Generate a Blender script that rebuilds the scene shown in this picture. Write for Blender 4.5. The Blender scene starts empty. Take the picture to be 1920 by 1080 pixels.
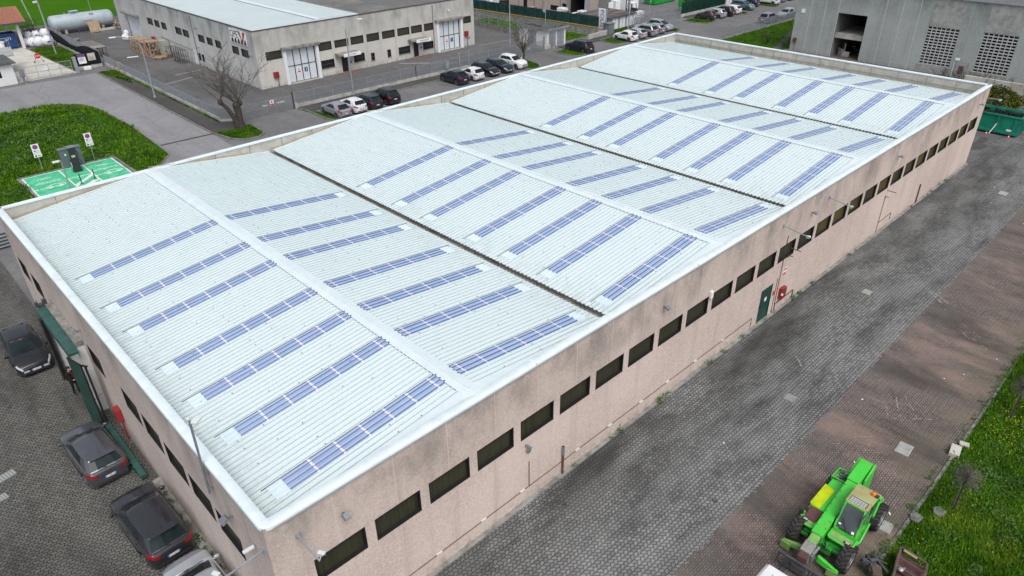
import bpy, math, random
import numpy as np
from mathutils import Vector, Matrix
R = math.radians
PI = math.pi
random.seed(7)
sc = bpy.context.scene
C = sc.collection

# ------------------------------------------------------------------ materials
class NT:
    def __init__(s, name):
        m = bpy.data.materials.new(name); m.use_nodes = True
        s.m = m; s.t = m.node_tree; s.b = s.t.nodes['Principled BSDF']
        s._p = None
    def n(s, typ): return s.t.nodes.new(typ)
    def ln(s, a, b): s.t.links.new(a, b)
    def put(s, sock, v):
        if hasattr(v, 'is_output'): s.ln(v, sock)
        elif isinstance(v, (tuple, list)) and len(v) == 3 and sock.type == 'RGBA': sock.default_value = (*v, 1)
        else: sock.default_value = v
    @property
    def pos(s):
        if s._p is None: s._p = s.n('ShaderNodeNewGeometry').outputs['Position']
        return s._p
    @property
    def obj(s): return s.n('ShaderNodeTexCoord').outputs['Object']
    def scale(s, v, sc_, rot=0):
        k = s.n('ShaderNodeMapping'); s.ln(v, k.inputs['Vector']); k.inputs['Scale'].default_value = sc_
        k.inputs['Rotation'].default_value[2] = rot
        return k.outputs[0]
    def sep(s, v):
        k = s.n('ShaderNodeSeparateXYZ'); s.ln(v, k.inputs[0]); return k.outputs
    def comb(s, x, y, z):
        k = s.n('ShaderNodeCombineXYZ')
        for i, v in enumerate((x, y, z)): s.put(k.inputs[i], v)
        return k.outputs[0]
    def noise(s, sc_, det=4, v=None, rough=.55, dist=0):
        k = s.n('ShaderNodeTexNoise'); s.ln(v if v is not None else s.pos, k.inputs['Vector'])
        k.inputs['Scale'].default_value = sc_; k.inputs['Detail'].default_value = det
        k.inputs['Roughness'].default_value = rough; k.inputs['Distortion'].default_value = dist
        return k.outputs[0]
    def voro(s, sc_, feat='F1', v=None, out='Distance'):
        k = s.n('ShaderNodeTexVoronoi'); k.feature = feat
        s.ln(v if v is not None else s.pos, k.inputs['Vector']); k.inputs['Scale'].default_value = sc_
        return k.outputs[out]
    def math(s, op, a, b=0.0, clamp=False):
        k = s.n('ShaderNodeMath'); k.operation = op; k.use_clamp = clamp
        s.put(k.inputs[0], a); s.put(k.inputs[1], b); return k.outputs[0]
    def map(s, v, a, b, c=0.0, d=1.0):
        k = s.n('ShaderNodeMapRange'); s.ln(v, k.inputs[0])
        for i, q in enumerate((a, b, c, d)): k.inputs[i + 1].default_value = q
        return k.outputs[0]
    def mix(s, f, a, b, mode='MIX'):
        k = s.n('ShaderNodeMix'); k.data_type = 'RGBA'; k.blend_type = mode
        s.put(k.inputs[0], f); s.put(k.inputs[6], a); s.put(k.inputs[7], b); return k.outputs[2]
    def bump(s, h, st=.3, d=.02):
        k = s.n('ShaderNodeBump'); k.inputs['Strength'].default_value = st; k.inputs['Distance'].default_value = d
        s.ln(h, k.inputs['Height']); s.ln(k.outputs[0], s.b.inputs['Normal'])
    def done(s, col, rough=.7, metal=0.0, spec=None):
        s.put(s.b.inputs['Base Color'], col); s.put(s.b.inputs['Roughness'], rough); s.b.inputs['Metallic'].default_value = metal
        if spec is not None: s.b.inputs['Specular IOR Level'].default_value = spec
        return s.m

M = {}
def plain(name, col, rough=.6, var=.25, sc_=3.0, metal=0.0, world=True, dirt=None, dsc=.8, damt=.5, spec=None):
    """a colour with uneven patches of wear; optional dirt colour in blotches"""
    t = NT(name)
    v = t.pos if world else t.obj
    f = t.noise(sc_, 5, v)
    c = t.mix(t.map(f, .3, .7), tuple(max(0, x * (1 - var)) for x in col), tuple(min(1, x * (1 + var)) for x in col))
    if dirt is not None:
        g = t.map(t.noise(dsc, 6, v, .65), .48, .68, 0, damt)
        c = t.mix(g, c, dirt)
    M[name] = t.done(c, rough, metal, spec if spec is not None else (.2 if rough > .55 and metal == 0 else .5))
    return M[name]

def paint(name, col, metal=0.0, rough=.32):
    t = NT(name)
    f = t.noise(1.6, 4, t.obj)
    c = t.mix(t.map(f, .35, .7), col, tuple(x * .82 + .006 for x in col))
    z = t.sep(t.obj)[2]
    g = t.math('MULTIPLY', t.map(z, .55, .2, 0, 1), t.map(t.noise(5, 4, t.obj), .35, .7))
    c = t.mix(t.math('MULTIPLY', g, .45), c, (.12, .11, .1))        # road dirt thrown up on the sills
    t.b.inputs['Coat Weight'].default_value = .55; t.b.inputs['Coat Roughness'].default_value = .05
    M[name] = t.done(c, rough, metal, .25)
    return M[name]

# --- roof sheet
def mk_roof(name, base, dark):
    t = NT(name)
    xyz = t.sep(t.pos)
    run = t.noise(1.0, 5, t.scale(t.pos, (.25, 5.0, 1)), .6)
    blot = t.noise(.35, 5, t.pos, .6)
    f = t.math('ADD', t.math('MULTIPLY', run, .55), t.math('MULTIPLY', blot, .45))
    c = t.mix(t.map(f, .36, .66), dark, base)
    dv = t.math('ABSOLUTE', t.math('SUBTRACT', t.math('MODULO', t.math('ADD', xyz[0], 24.63), 16.54), 8.27))   # silt and algae where water lingers by the valley gutters
    c = t.mix(t.math('MULTIPLY', t.map(dv, 2.4, .2, 0, .6), t.map(t.noise(2.2, 6, t.scale(t.pos, (.8, 1.6, 1)), .65), .45, .68)), c, (.36, .42, .39))
    spk = t.map(t.noise(26, 2), .70, .76, 0, .35)
    c = t.mix(t.math('MULTIPLY', spk, .5), c, (.45, .5, .49))
    M[name] = t.done(c, .5, 0.0, .35)
mk_roof('roof_sheet', (.62, .70, .708), (.59, .67, .68))
mk_roof('roof_sheet_far', (.44, .50, .51), (.38, .44, .45))
plain('roof_rib_shade', (.35, .43, .44), .5, .08, 2)  # rib shading put into the colour: one web of each rib is darker
plain('coping_metal', (.65, .73, .755), .4, .05, .9, dirt=(.48, .53, .53), dsc=1.4, damt=.5)
plain('ridge_metal', (.60, .68, .70), .42, .05, 1.2, dirt=(.48, .54, .53), dsc=3, damt=.25)
plain('coping_edge', (.33, .36, .37), .5, .1)
plain('gutter_rust', (.17, .165, .15), .7, .3, 1.5, dirt=(.06, .055, .05), dsc=.9, damt=.8)
plain('gutter_lip', (.25, .225, .17), .7, .3, 6)
def mk_sky():
    t = NT('skylight_blue')
    f = t.noise(.7, 4); g = t.noise(9, 2, t.scale(t.pos, (.6, 2, 1)))
    c = t.mix(t.map(f, .3, .7), (.27, .34, .49), (.335, .415, .565))
    c = t.mix(t.map(g, .4, .75, 0, .35), c, (.33, .42, .63))
    M['skylight_blue'] = t.done(c, .3, 0, .5)
mk_sky()
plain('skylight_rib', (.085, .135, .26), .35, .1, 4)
plain('skylight_highlight', (.42, .54, .76), .3, .06, 4)  # pale rib tops: the highlight along each skylight rib is painted in
plain('skylight_white', (.58, .68, .745), .35, .05, 2)
plain('skylight_bar', (.70, .66, .74), .6, .06, 4)
plain('bolt_dark', (.12, .12, .12), .6, .2)

# --- exposed-aggregate concrete panels of the warehouse
def mk_wall(name, ca, cb, axis, z_hi, pitch, off, stain=(.1, .105, .1), amt=1.0, joint=(.62, .55, .5), streak=1.0):
    t = NT(name)
    xyz = t.sep(t.pos)
    u = xyz[axis]
    sp = t.voro(16, 'F1', None, 'Color')
    spv = t.sep(sp)[0]
    c = t.mix(t.map(spv, .1, .9), ca, cb)
    fine = t.noise(42, 2)
    c = t.mix(t.map(fine, .35, .7, 0, .55), c, tuple(x * .42 for x in ca))
    c = t.mix(t.map(t.noise(.18, 3), .35, .65, 0, .35), c, tuple(x * 1.12 for x in cb))
    # dark algae under the coping: blotches that hang down from the top edge
    big = t.noise(.55, 5, t.scale(t.pos, (1, 1, .55)), .6)
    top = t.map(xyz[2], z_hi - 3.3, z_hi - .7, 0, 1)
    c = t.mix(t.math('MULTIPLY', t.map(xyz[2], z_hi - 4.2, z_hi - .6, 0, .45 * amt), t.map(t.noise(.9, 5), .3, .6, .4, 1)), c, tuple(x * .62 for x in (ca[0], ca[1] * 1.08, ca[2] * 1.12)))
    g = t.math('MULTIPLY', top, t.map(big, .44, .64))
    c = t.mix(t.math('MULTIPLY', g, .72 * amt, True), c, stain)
    # joints between panels, each with its dirt run
    fr = t.math('FRACT', t.math('DIVIDE', t.math('ADD', u, 500.0 + off), pitch))
    d = t.math('MULTIPLY', t.math('ABSOLUTE', t.math('SUBTRACT', fr, .5)), pitch)
    jl = t.map(d, .012, .028, 1, 0)
    st = t.noise(1.0, 3, t.scale(t.pos, (2.5, 2.5, .18)))
    run = t.math('MULTIPLY', t.map(d, .03, .42, 1, 0), t.map(st, .42, .62))
    c = t.mix(t.math('MULTIPLY', run, .38 * amt), c, tuple(x * .5 for x in ca))
    c = t.mix(t.math('MULTIPLY', jl, .55), c, joint)
    str2 = t.noise(1.0, 4, t.scale(t.pos, (3.2, 3.2, .12)))
    c = t.mix(t.map(str2, .56, .76, 0, .22 * amt * streak), c, tuple(x * .5 for x in ca))
    foot = t.math('MULTIPLY', t.map(xyz[2], .5, 0, 0, 1), t.map(t.noise(3, 4), .4, .65))
    c = t.mix(t.math('MULTIPLY', foot, .5), c, (.12, .11, .085))
    t.bump(fine, .25, .01)
    M[name] = t.done(c, .9, 0, .1)
mk_wall('pink_panel_long', (.52, .42, .37), (.70, .585, .52), 0, 7.0, 2.303, .97, amt=.75)
mk_wall('pink_panel_short', (.50, .42, .38), (.66, .57, .52), 1, 7.0, 2.35, .4, amt=.65)
mk_wall('white_panel_front', (.50, .475, .435), (.62, .60, .56), 0, 6.8, 2.45, .4, (.2, .2, .19), .9, (.36, .35, .32))
mk_wall('white_panel_side', (.50, .50, .49), (.62, .62, .61), 1, 6.8, 4.9, .9, (.22, .22, .22), 1.1, (.3, .3, .29))
mk_wall('grey_panel', (.29, .315, .30), (.44, .47, .45), 1, 9.0, 2.1, .3, (.09, .10, .095), .7, (.42, .45, .44), .3)
plain('lattice_concrete', (.46, .47, .46), .8, .1, 2)
mk_wall('pink_far', (.45, .36, .31), (.55, .46, .41), 1, 9.0, 6, .3, amt=.6)
plain('panel_light', (.33, .34, .32), .85, .15, 1.2, dirt=(.16, .16, .15), dsc=1.4, damt=.6)
plain('parapet_concrete', (.44, .43, .39), .85, .12, 1.3, dirt=(.22, .21, .19), dsc=1.6, damt=.5)
plain('parapet_trim', (.45, .33, .2), .7, .2, 4)
plain('concrete', (.36, .35, .32), .85, .15, 1.2, dirt=(.17, .165, .15), dsc=1.1, damt=.6)
plain('stone_dark', (.17, .168, .16), .9, .25, 5, dirt=(.09, .09, .08), dsc=4, damt=.6)
plain('concrete_dirty', (.25, .245, .225), .9, .25, 2, dirt=(.08, .08, .07), dsc=1.8, damt=.7)
plain('concrete_pale', (.50, .48, .43), .85, .12, .8, dirt=(.30, .27, .21), dsc=.5, damt=.6)
plain('white_render', (.66, .67, .66), .8, .06, 1, dirt=(.45, .44, .42), dsc=1, damt=.4)
plain('white_paint', (.72, .74, .76), .5, .05, 1.5, dirt=(.5, .5, .48), dsc=1.5, damt=.3)
plain('door_white', (.60, .64, .68), .5, .05, 1.2, dirt=(.45, .47, .48), dsc=1, damt=.3)
plain('black_frame', (.012, .012, .013), .45, .2, 3)
plain('navy', (.03, .03, .16), .5, .1)
plain('red_paint', (.27, .022, .02), .45, .2, 2)
plain('sign_red', (.5, .03, .03), .5, .1)
plain('sign_white', (.78, .78, .78), .5, .04)
plain('sign_blue', (.03, .08, .42), .5, .1)
plain('sign_green', (.03, .22, .1), .5, .1)
plain('sign_violet', (.10, .06, .22), .5, .1)
plain('ink', (.03, .03, .035), .6, .1)
plain('dark_green', (.008, .052, .038), .4, .2, 1.2)
plain('beam_green', (.022, .085, .072), .45, .2, 1.5, dirt=(.1, .12, .1), dsc=2, damt=.3)
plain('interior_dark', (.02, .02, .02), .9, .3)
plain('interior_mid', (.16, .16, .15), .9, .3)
plain('galv', (.34, .37, .40), .45, .12, 2, metal=.4)
plain('galv_dark', (.2, .22, .23), .5, .15, 2, metal=.3)
plain('steel_dark', (.06, .06, .065), .5, .3, 3)
plain('rubber', (.018, .018, .02), .8, .3, 6, world=False)
plain('rubber_dusty', (.042, .04, .038), .85, .35, 5, world=False, dirt=(.12, .11, .09), dsc=3, damt=.5)
plain('plastic_dark', (.025, .026, .028), .55, .2, 4, world=False)
plain('alloy', (.42, .43, .45), .35, .1, 3, metal=.6, world=False)
plain('alloy_dark', (.12, .12, .13), .4, .1, 3, metal=.5, world=False)
plain('chrome', (.6, .6, .62), .15, .05, metal=1.0, world=False)
plain('lamp_clear', (.40, .43, .46), .1, .1, 8, world=False)
plain('lamp_red', (.28, .008, .012), .2, .25, 6, world=False)
plain('plate_white', (.72, .73, .74), .5, .03, world=False)
plain('plate_blue', (.02, .09, .45), .5, .05, world=False)
plain('kerb_stone', (.185, .185, .17), .9, .2, 2.5, dirt=(.09, .1, .06), dsc=1.3, damt=.7)
plain('dwarf_wall', (.42, .41, .38), .9, .18, 2, dirt=(.16, .16, .14), dsc=.9, damt=.7)
plain('cabinet_grey', (.12, .14, .155), .5, .1)
plain('brick_mat', (.17, .11, .095), .85, .25, 6)
plain('wood', (.36, .265, .18), .75, .3, 4, dirt=(.22, .14, .08), dsc=3, damt=.5)
plain('wood_grey', (.25, .22, .19), .8, .3, 4, dirt=(.1, .09, .08), dsc=3, damt=.5)
plain('wood_dark', (.07, .055, .045), .8, .3, 4)
plain('sack_white', (.66, .67, .68), .75, .1, 2.5, dirt=(.38, .42, .5), dsc=2.4, damt=.4)
plain('wrap_white', (.74, .75, .77), .35, .06, 3)
plain('tank_grey', (.36, .42, .46), .45, .1, .6, dirt=(.24, .28, .30), dsc=.8, damt=.5)
plain('container_blue', (.012, .055, .19), .5, .2, 1.2, dirt=(.04, .05, .08), dsc=1.5, damt=.6)
plain('plastic_blue', (.02, .22, .62), .4, .08, 2)
plain('skip_green', (.0, .20, .125), .5, .18, 1.2, dirt=(.01, .09, .06), dsc=1.1, damt=.8)
plain('skip_bright', (.01, .30, .04), .5, .12, 1.2)
plain('rust', (.105, .075, .065), .8, .3, 3, dirt=(.17, .10, .06), dsc=3, damt=.6)
plain('rust_plum', (.085, .04, .042), .6, .25, 2.5, dirt=(.16, .1, .08), dsc=3, damt=.4)
plain('black_net', (.012, .013, .014), .9, .25, 2)
plain('bark', (.06, .052, .046), .9, .4, 6)
plain('twig', (.12, .108, .095), .9, .3, 6)
plain('twig_brown', (.10, .075, .055), .9, .3, 6)
plain('stake', (.36, .31, .25), .85, .25, 5)
plain('roof_felt', (.075, .085, .085), .9, .2, .7, dirt=(.13, .13, .12), dsc=1, damt=.5)
plain('tile_red', (.30, .13, .085), .85, .35, 7, dirt=(.2, .13, .1), dsc=1, damt=.5)
plain('yellow_edge', (.35, .24, .05), .8, .25, 2)
plain('cone_red', (.6, .04, .03), .5, .1)
plain('skin', (.45, .27, .2), .6, .1, 8, world=False)
plain('cloth_black', (.014, .013, .014), .85, .3, 9, world=False)
plain('hair_brown', (.03, .018, .014), .6, .3, 9, world=False)
plain('scarf', (.08, .025, .025), .9, .3, 9, world=False)
plain('camera_white', (.58, .62, .62), .5, .05)
plain('pipe_red', (.12, .06, .05), .7, .3, 4)
plain('rag_teal', (.02, .16, .12), .7, .2)
def mk_glass(name, a, b, rough=.08):
    t = NT(name); f = t.noise(.9, 3, t.pos)
    M[name] = t.done(t.mix(t.map(f, .35, .65), a, b), rough, 0, .22)
mk_glass('car_glass', (.006, .012, .014), (.016, .026, .028), .04)
mk_glass('cab_glass', (.05, .06, .065), (.1, .115, .12), .06)
def mk_winglass():
    # old factory glazing: olive film, faint vertical smears
    t = NT('factory_glass')
    s_ = t.noise(1, 4, t.scale(t.pos, (9, 9, .7)))
    l = t.math('MULTIPLY', t.map(t.noise(.22, 2), .40, .60), t.map(t.sep(t.pos)[0], 31, 38))   # yellowed panes towards the far end
    c = t.mix(t.map(s_, .3, .7), (.024, .025, .014), (.046, .045, .026))
    c = t.mix(t.math('MULTIPLY', l, .8), c, (.11, .086, .022))
    M['factory_glass'] = t.done(c, .32, 0, .3)
mk_winglass()
plain('far_glass', (.045, .042, .03), .3, .25, .6)
plain('dark_glass', (.015, .016, .017), .2, .3, .8)

# --- ground
def mk_asphalt(name, a, b, patch, crack=.6):
    t = NT(name)
    big = t.noise(.12, 5, None, .6, .4); mid = t.noise(1.1, 5); fine = t.noise(30, 3)
    c = t.mix(t.map(big, .35, .65), a, b)
    c = t.mix(t.map(mid, .5, .7, 0, .5), c, patch)
    c = t.mix(t.map(fine, .35, .75, 0, .4), c, tuple(x * .5 for x in a))
    run = t.noise(1, 4, t.scale(t.pos, (.5, .06, 1)))
    c = t.mix(t.map(run, .5, .72, 0, .45), c, tuple(x * .6 for x in a))
    w = t.scale(t.pos, (1, 1, 1))
    k = t.n('ShaderNodeVectorMath'); k.operation = 'ADD'
    nz = t.n('ShaderNodeTexNoise'); nz.inputs['Scale'].default_value = .5; t.ln(t.pos, nz.inputs['Vector'])
    t.ln(t.pos, k.inputs[0]); t.ln(nz.outputs['Color'], k.inputs[1])
    cr = t.voro(.13, 'DISTANCE_TO_EDGE', k.outputs[0])
    c = t.mix(t.map(cr, .002, .006, crack * .55, 0), c, (.05, .05, .05))
    M[name] = t.done(c, .9, 0, .1)
mk_asphalt('asphalt_road', (.23, .23, .24), (.28, .28, .285), (.19, .19, .195))
mk_asphalt('asphalt_yard', (.105, .103, .104), (.15, .146, .145), (.19, .185, .18))
mk_asphalt('asphalt_walk', (.07, .068, .066), (.095, .09, .086), (.12, .11, .095), .3)
mk_asphalt('asphalt_far', (.15, .148, .152), (.195, .192, .195), (.115, .113, .115))

def mk_paver(name, axis_dirty, ca, cb, joint, dark, light, sz=.21, hz=.165, redmix=None):
    """interlocking double-T pavers: brick cells whose edges zigzag"""
    t = NT(name)
    xyz = t.sep(t.pos)
    x, y = xyz[0], xyz[1]
    def tri(v, p): return t.math('SUBTRACT', t.math('PINGPONG', t.math('ADD', v, 200.0), p / 2), p / 4)
    y2 = t.math('ADD', y, t.math('MULTIPLY', tri(x, sz), .42))
    x2 = t.math('ADD', x, t.math('MULTIPLY', tri(y, hz * 2), .30))
    k = t.n('ShaderNodeTexBrick'); t.ln(t.comb(x2, y2, 0.0), k.inputs['Vector'])
    k.offset = .5; k.inputs['Scale'].default_value = 1.0; k.inputs['Brick Width'].default_value = sz
    k.inputs['Row Height'].default_value = hz; k.inputs['Mortar Size'].default_value = .017; k.inputs['Mortar Smooth'].default_value = .15
    k.inputs['Bias'].default_value = .1
    t.put(k.inputs['Color1'], ca); t.put(k.inputs['Color2'], cb); t.put(k.inputs['Mortar'], joint)
    c = k.outputs['Color']
    if redmix:
        f2 = t.voro(5.5, 'F1', None, 'Color')
        c = t.mix(t.map(t.sep(f2)[1], .62, .7, 0, .5), c, redmix)
    # traffic film and tyre tracks
    v = t.scale(t.pos, (.10, .34, 1) if axis_dirty == 'x' else (.34, .10, 1))
    f = t.noise(1.0, 6, v, .62, .5)
    c = t.mix(t.map(f, .47, .64, 0, .75), c, t.mix(.35, dark, c, 'MULTIPLY'))
    v2 = t.scale(t.pos, (.16, .5, 1) if axis_dirty == 'x' else (.5, .16, 1), .2)
    f3 = t.noise(1.3, 5, v2, .6)
    c = t.mix(t.map(f3, .46, .62, 0, .68), c, t.mix(.42, light, c))
    if axis_dirty != 'x2':                                      # oil drips
        oil = t.math('MULTIPLY', t.map(t.voro(.55), .04, .10, 1, 0), t.map(t.noise(.35, 2), .5, .58))
        c = t.mix(t.math('MULTIPLY', oil, .7), c, (.03, .03, .029))
    mo = k.outputs['Fac']
    c = t.mix(t.math('MULTIPLY', mo, .8), c, joint)
    sp = t.noise(22, 3)
    c = t.mix(t.map(sp, .4, .75, 0, .35), c, tuple(q * .55 for q in ca))
    if axis_dirty == 'x2':                                      # washed pink bands, dirty bands and moss by the lawn
        fb = t.noise(1.0, 5, t.scale(t.pos, (.34, .13, 1), .12), .6, .3)
        c = t.mix(t.map(fb, .48, .62, 0, .8), c, t.mix(.5, (.36, .25, .21), c))
        fb2 = t.noise(1.7, 5, t.scale(t.pos, (.28, .12, 1), .1), .68, .3)
        c = t.mix(t.map(fb2, .48, .64, 0, .8), c, t.mix(.35, (.07, .066, .062), c))
        gb = t.math('MULTIPLY', t.map(y, -8.6, -6.3, 0, 1), t.map(t.noise(1.1, 5), .38, .62))
        c = t.mix(t.math('MULTIPLY', gb, .7), c, t.mix(.4, (.13, .13, .125), c))
        ms = t.math('MULTIPLY', t.map(y, -9.3, -11.6, 0, 1), t.map(t.noise(.8, 5), .36, .62))
        c = t.mix(t.math('MULTIPLY', ms, .7), c, (.13, .12, .085))
    if axis_dirty == 'x':                                       # oily wet strip where water runs off along the wall foot
        strip = t.math('MULTIPLY', t.map(y, -4.4, -1.0, 0, 1), t.map(t.noise(.45, 4, t.scale(t.pos, (.5, 1, 1))), .36, .58))
        c = t.mix(t.math('MULTIPLY', strip, .74), c, t.mix(.25, (.035, .034, .031), c))
    inv = t.math('SUBTRACT', 1.0, mo)
    t.bump(inv, .5, .012)
    M[name] = t.done(c, .85, 0, .12)
mk_paver('paver_grey', 'x', (.135, .138, .136), (.25, .253, .247), (.022, .022, .021), (.055, .055, .053), (.33, .335, .33))
mk_paver('paver_dark', 'y', (.10, .098, .09), (.165, .16, .148), (.018, .018, .016), (.055, .054, .048), (.17, .165, .155))
mk_paver('paver_red', 'x2', (.165, .132, .12), (.24, .196, .178), (.045, .041, .038), (.075, .062, .052), (.28, .235, .20), .2, .1, (.10, .085, .078))

def mk_grass(name, a, b, c_, sc_=1.0):
    t = NT(name)
    f = t.noise(.35 * sc_, 5, None, .65); g = t.noise(6 * sc_, 4); h = t.noise(40, 2)
    c = t.mix(t.map(f, .35, .65), a, b)
    c = t.mix(t.map(g, .45, .7, 0, .7), c, c_)
    c = t.mix(t.map(h, .3, .7, 0, .5), c, tuple(x * .4 for x in a))
    t.bump(g, .8, .08)
    M[name] = t.done(c, .9, 0, .02)
mk_grass('grass_soil', (.025, .07, .006), (.045, .12, .008), (.06, .11, .014))
mk_grass('field_green', (.04, .135, .003), (.058, .17, .004), (.045, .11, .004), .35)
def mk_blade(name, cols):
    t = NT(name)
    oi = t.n('ShaderNodeNewGeometry').outputs['Random Per Island']
    k = t.n('ShaderNodeValToRGB'); t.ln(oi, k.inputs[0])
    e = k.color_ramp.elements
    e[0].position = 0; e[0].color = (*cols[0], 1); e[1].position = 1; e[1].color = (*cols[-1], 1)
    for i, c in enumerate(cols[1:-1]): q = e.new((i + 1) / (len(cols) - 1)); q.color = (*c, 1)
    f = t.noise(.5, 4, None, .6)
    c = t.mix(t.map(f, .40, .62, 0, .7), k.outputs[0], tuple(x * .6 for x in cols[0]))
    f2 = t.noise(.28, 4, t.scale(t.pos, (1, 1.6, 1)), .6)
    c = t.mix(t.map(f2, .52, .66, 0, .55), c, (cols[-1][0] * 1.35, cols[-1][1] * 1.15, cols[-1][2]))
    M[name] = t.done(c, .75, 0, .08)
mk_blade('grass_blade', [(.032, .105, .004), (.062, .175, .006), (.098, .225, .010), (.15, .26, .024)])
mk_blade('grass_bright', [(.03, .10, .004), (.055, .145, .006), (.08, .175, .01), (.11, .19, .02)])
mk_blade('weed_leaf', [(.045, .10, .025), (.07, .135, .04), (.09, .16, .05)])
mk_blade('bush_leaf', [(.045, .065, .008), (.085, .10, .012), (.12, .125, .018)])
mk_blade('hedge_leaf', [(.02, .05, .01), (.035, .075, .015), (.05, .09, .02)])
plain('dandelion', (.62, .48, .01), .7, .15, 8)
plain('bay_green', (.05, .43, .21), .7, .15, .8, dirt=(.20, .56, .38), dsc=1.3, damt=.8)
plain('line_white', (.66, .68, .66), .7, .08, 2, dirt=(.4, .42, .4), dsc=2, damt=.5)
plain('line_worn', (.25, .245, .24), .8, .2, 3)

# ------------------------------------------------------------------ mesh builder
class MB:
    def __init__(s): s.v = []; s.f = []; s.mi = []; s.mats = []; s.cur = 0
    def mat(s, name):
        if name not in s.mats: s.mats.append(name)
        s.cur = s.mats.index(name); return s
    def add(s, vs, fs):
        o = len(s.v); s.v += [tuple(p) for p in vs]
        s.f += [tuple(i + o for i in f) for f in fs]; s.mi += [s.cur] * len(fs); return s
    def quad(s, a, b, c, d): return s.add([a, b, c, d], [(0, 1, 2, 3)])
    def box(s, x0, x1, y0, y1, z0, z1):
        if x0 > x1: x0, x1 = x1, x0
        if y0 > y1: y0, y1 = y1, y0
        if z0 > z1: z0, z1 = z1, z0
        return s.add([(x0, y0, z0), (x1, y0, z0), (x1, y1, z0), (x0, y1, z0), (x0, y0, z1), (x1, y0, z1), (x1, y1, z1), (x0, y1, z1)],
                     [(0, 3, 2, 1), (4, 5, 6, 7), (0, 1, 5, 4), (1, 2, 6, 5), (2, 3, 7, 6), (3, 0, 4, 7)])
    def hexa(s, lo, hi):
        """eight corners: four below, four above (both counter-clockwise)"""
        return s.add(list(lo) + list(hi), [(0, 3, 2, 1), (4, 5, 6, 7), (0, 1, 5, 4), (1, 2, 6, 5), (2, 3, 7, 6), (3, 0, 4, 7)])
    def obox(s, c, dx, dy, dz, rz=0, tilt=None):
        m = Matrix.Rotation(rz, 3, 'Z')
        if tilt is not None: m = m @ tilt
        P = [Vector(c) + m @ Vector((sx * dx / 2, sy * dy / 2, sz * dz / 2)) for sz in (-1, 1) for sx, sy in ((-1, -1), (1, -1), (1, 1), (-1, 1))]
        return s.hexa(P[:4], P[4:])
    def bar(s, p, q, w, h=None, up=(0, 0, 1)):
        """square-section bar between two points"""
        h = h or w; p = Vector(p); q = Vector(q); d = (q - p).normalized(); u = Vector(up)
        if abs(d.dot(u)) > .98: u = Vector((1, 0, 0))
        a = d.cross(u).normalized(); b = a.cross(d)
        pts = []
        for e in (p, q):
            for i, j in ((-1, -1), (1, -1), (1, 1), (-1, 1)): pts.append(e + a * i * w / 2 + b * j * h / 2)
        return s.add(pts, [(0, 1, 2, 3), (7, 6, 5, 4), (0, 4, 5, 1), (1, 5, 6, 2), (2, 6, 7, 3), (3, 7, 4, 0)])
    def tube(s, pts, r, n=8, cap=True):
        pts = [Vector(p) for p in pts]; rs = r if isinstance(r, (list, tuple)) else [r] * len(pts)
        vs = []; fs = []; prev = None
        for i, p in enumerate(pts):
            d = (pts[min(i + 1, len(pts) - 1)] - pts[max(i - 1, 0)]).normalized()
            if prev is None:
                u = Vector((0, 0, 1)) if abs(d.z) < .9 else Vector((1, 0, 0)); a = d.cross(u).normalized()
            else:
                a = (prev - d * prev.dot(d)).normalized()
            prev = a; b = d.cross(a)
            for k in range(n):
                t = 2 * PI * k / n; vs.append(p + (a * math.cos(t) + b * math.sin(t)) * rs[i])
        for i in range(len(pts) - 1):
            for k in range(n):
                k2 = (k + 1) % n; fs.append((i * n + k, i * n + k2, (i + 1) * n + k2, (i + 1) * n + k))
        if cap: fs.append(tuple(range(n - 1, -1, -1))); fs.append(tuple((len(pts) - 1) * n + k for k in range(n)))
        return s.add(vs, fs)
    def lathe(s, prof, o, ax='z', n=20, cap=True):
        """prof: list of (r, h) along the axis"""
        vs = []; fs = []
        for r, h in prof:
            for k in range(n):
                t = 2 * PI * k / n; c_, s_ = r * math.cos(t), r * math.sin(t)
                p = {'z': (c_, s_, h), 'y': (s_, h, c_), 'x': (h, c_, s_)}[ax]
                vs.append((p[0] + o[0], p[1] + o[1], p[2] + o[2]))
        for i in range(len(prof) - 1):
            for k in range(n):
                k2 = (k + 1) % n; fs.append((i * n + k, i * n + k2, (i + 1) * n + k2, (i + 1) * n + k))
        if cap: fs.append(tuple(range(n - 1, -1, -1))); fs.append(tuple((len(prof) - 1) * n + k for k in range(n)))
        return s.add(vs, fs)
    def prism(s, poly, z0, z1):
        n = len(poly)
        vs = [(x, y, z0) for x, y in poly] + [(x, y, z1) for x, y in poly]
        return s.add(vs, [tuple(range(n - 1, -1, -1)), tuple(range(n, 2 * n))] + [(i, (i + 1) % n, n + (i + 1) % n, n + i) for i in range(n)])
    def sheet(s, poly, z): return s.add([(x, y, z) for x, y in poly], [tuple(range(len(poly)))])
    def ico(s, c, rx, ry, rz, sub=2, jit=0.0, rnd=random):
        import bmesh
        bm = bmesh.new(); bmesh.ops.create_icosphere(bm, subdivisions=sub, radius=1)
        vs = [(c[0] + v.co.x * rx * (1 + rnd.uniform(-jit, jit)), c[1] + v.co.y * ry * (1 + rnd.uniform(-jit, jit)), c[2] + v.co.z * rz * (1 + rnd.uniform(-jit, jit))) for v in bm.verts]
        fs = [tuple(v.index for v in f.verts) for f in bm.faces]; bm.free()
        return s.add(vs, fs)
    def xf(s, m, start=0):
        for i in range(start, len(s.v)): s.v[i] = tuple(m @ Vector(s.v[i]))
        return s

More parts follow.
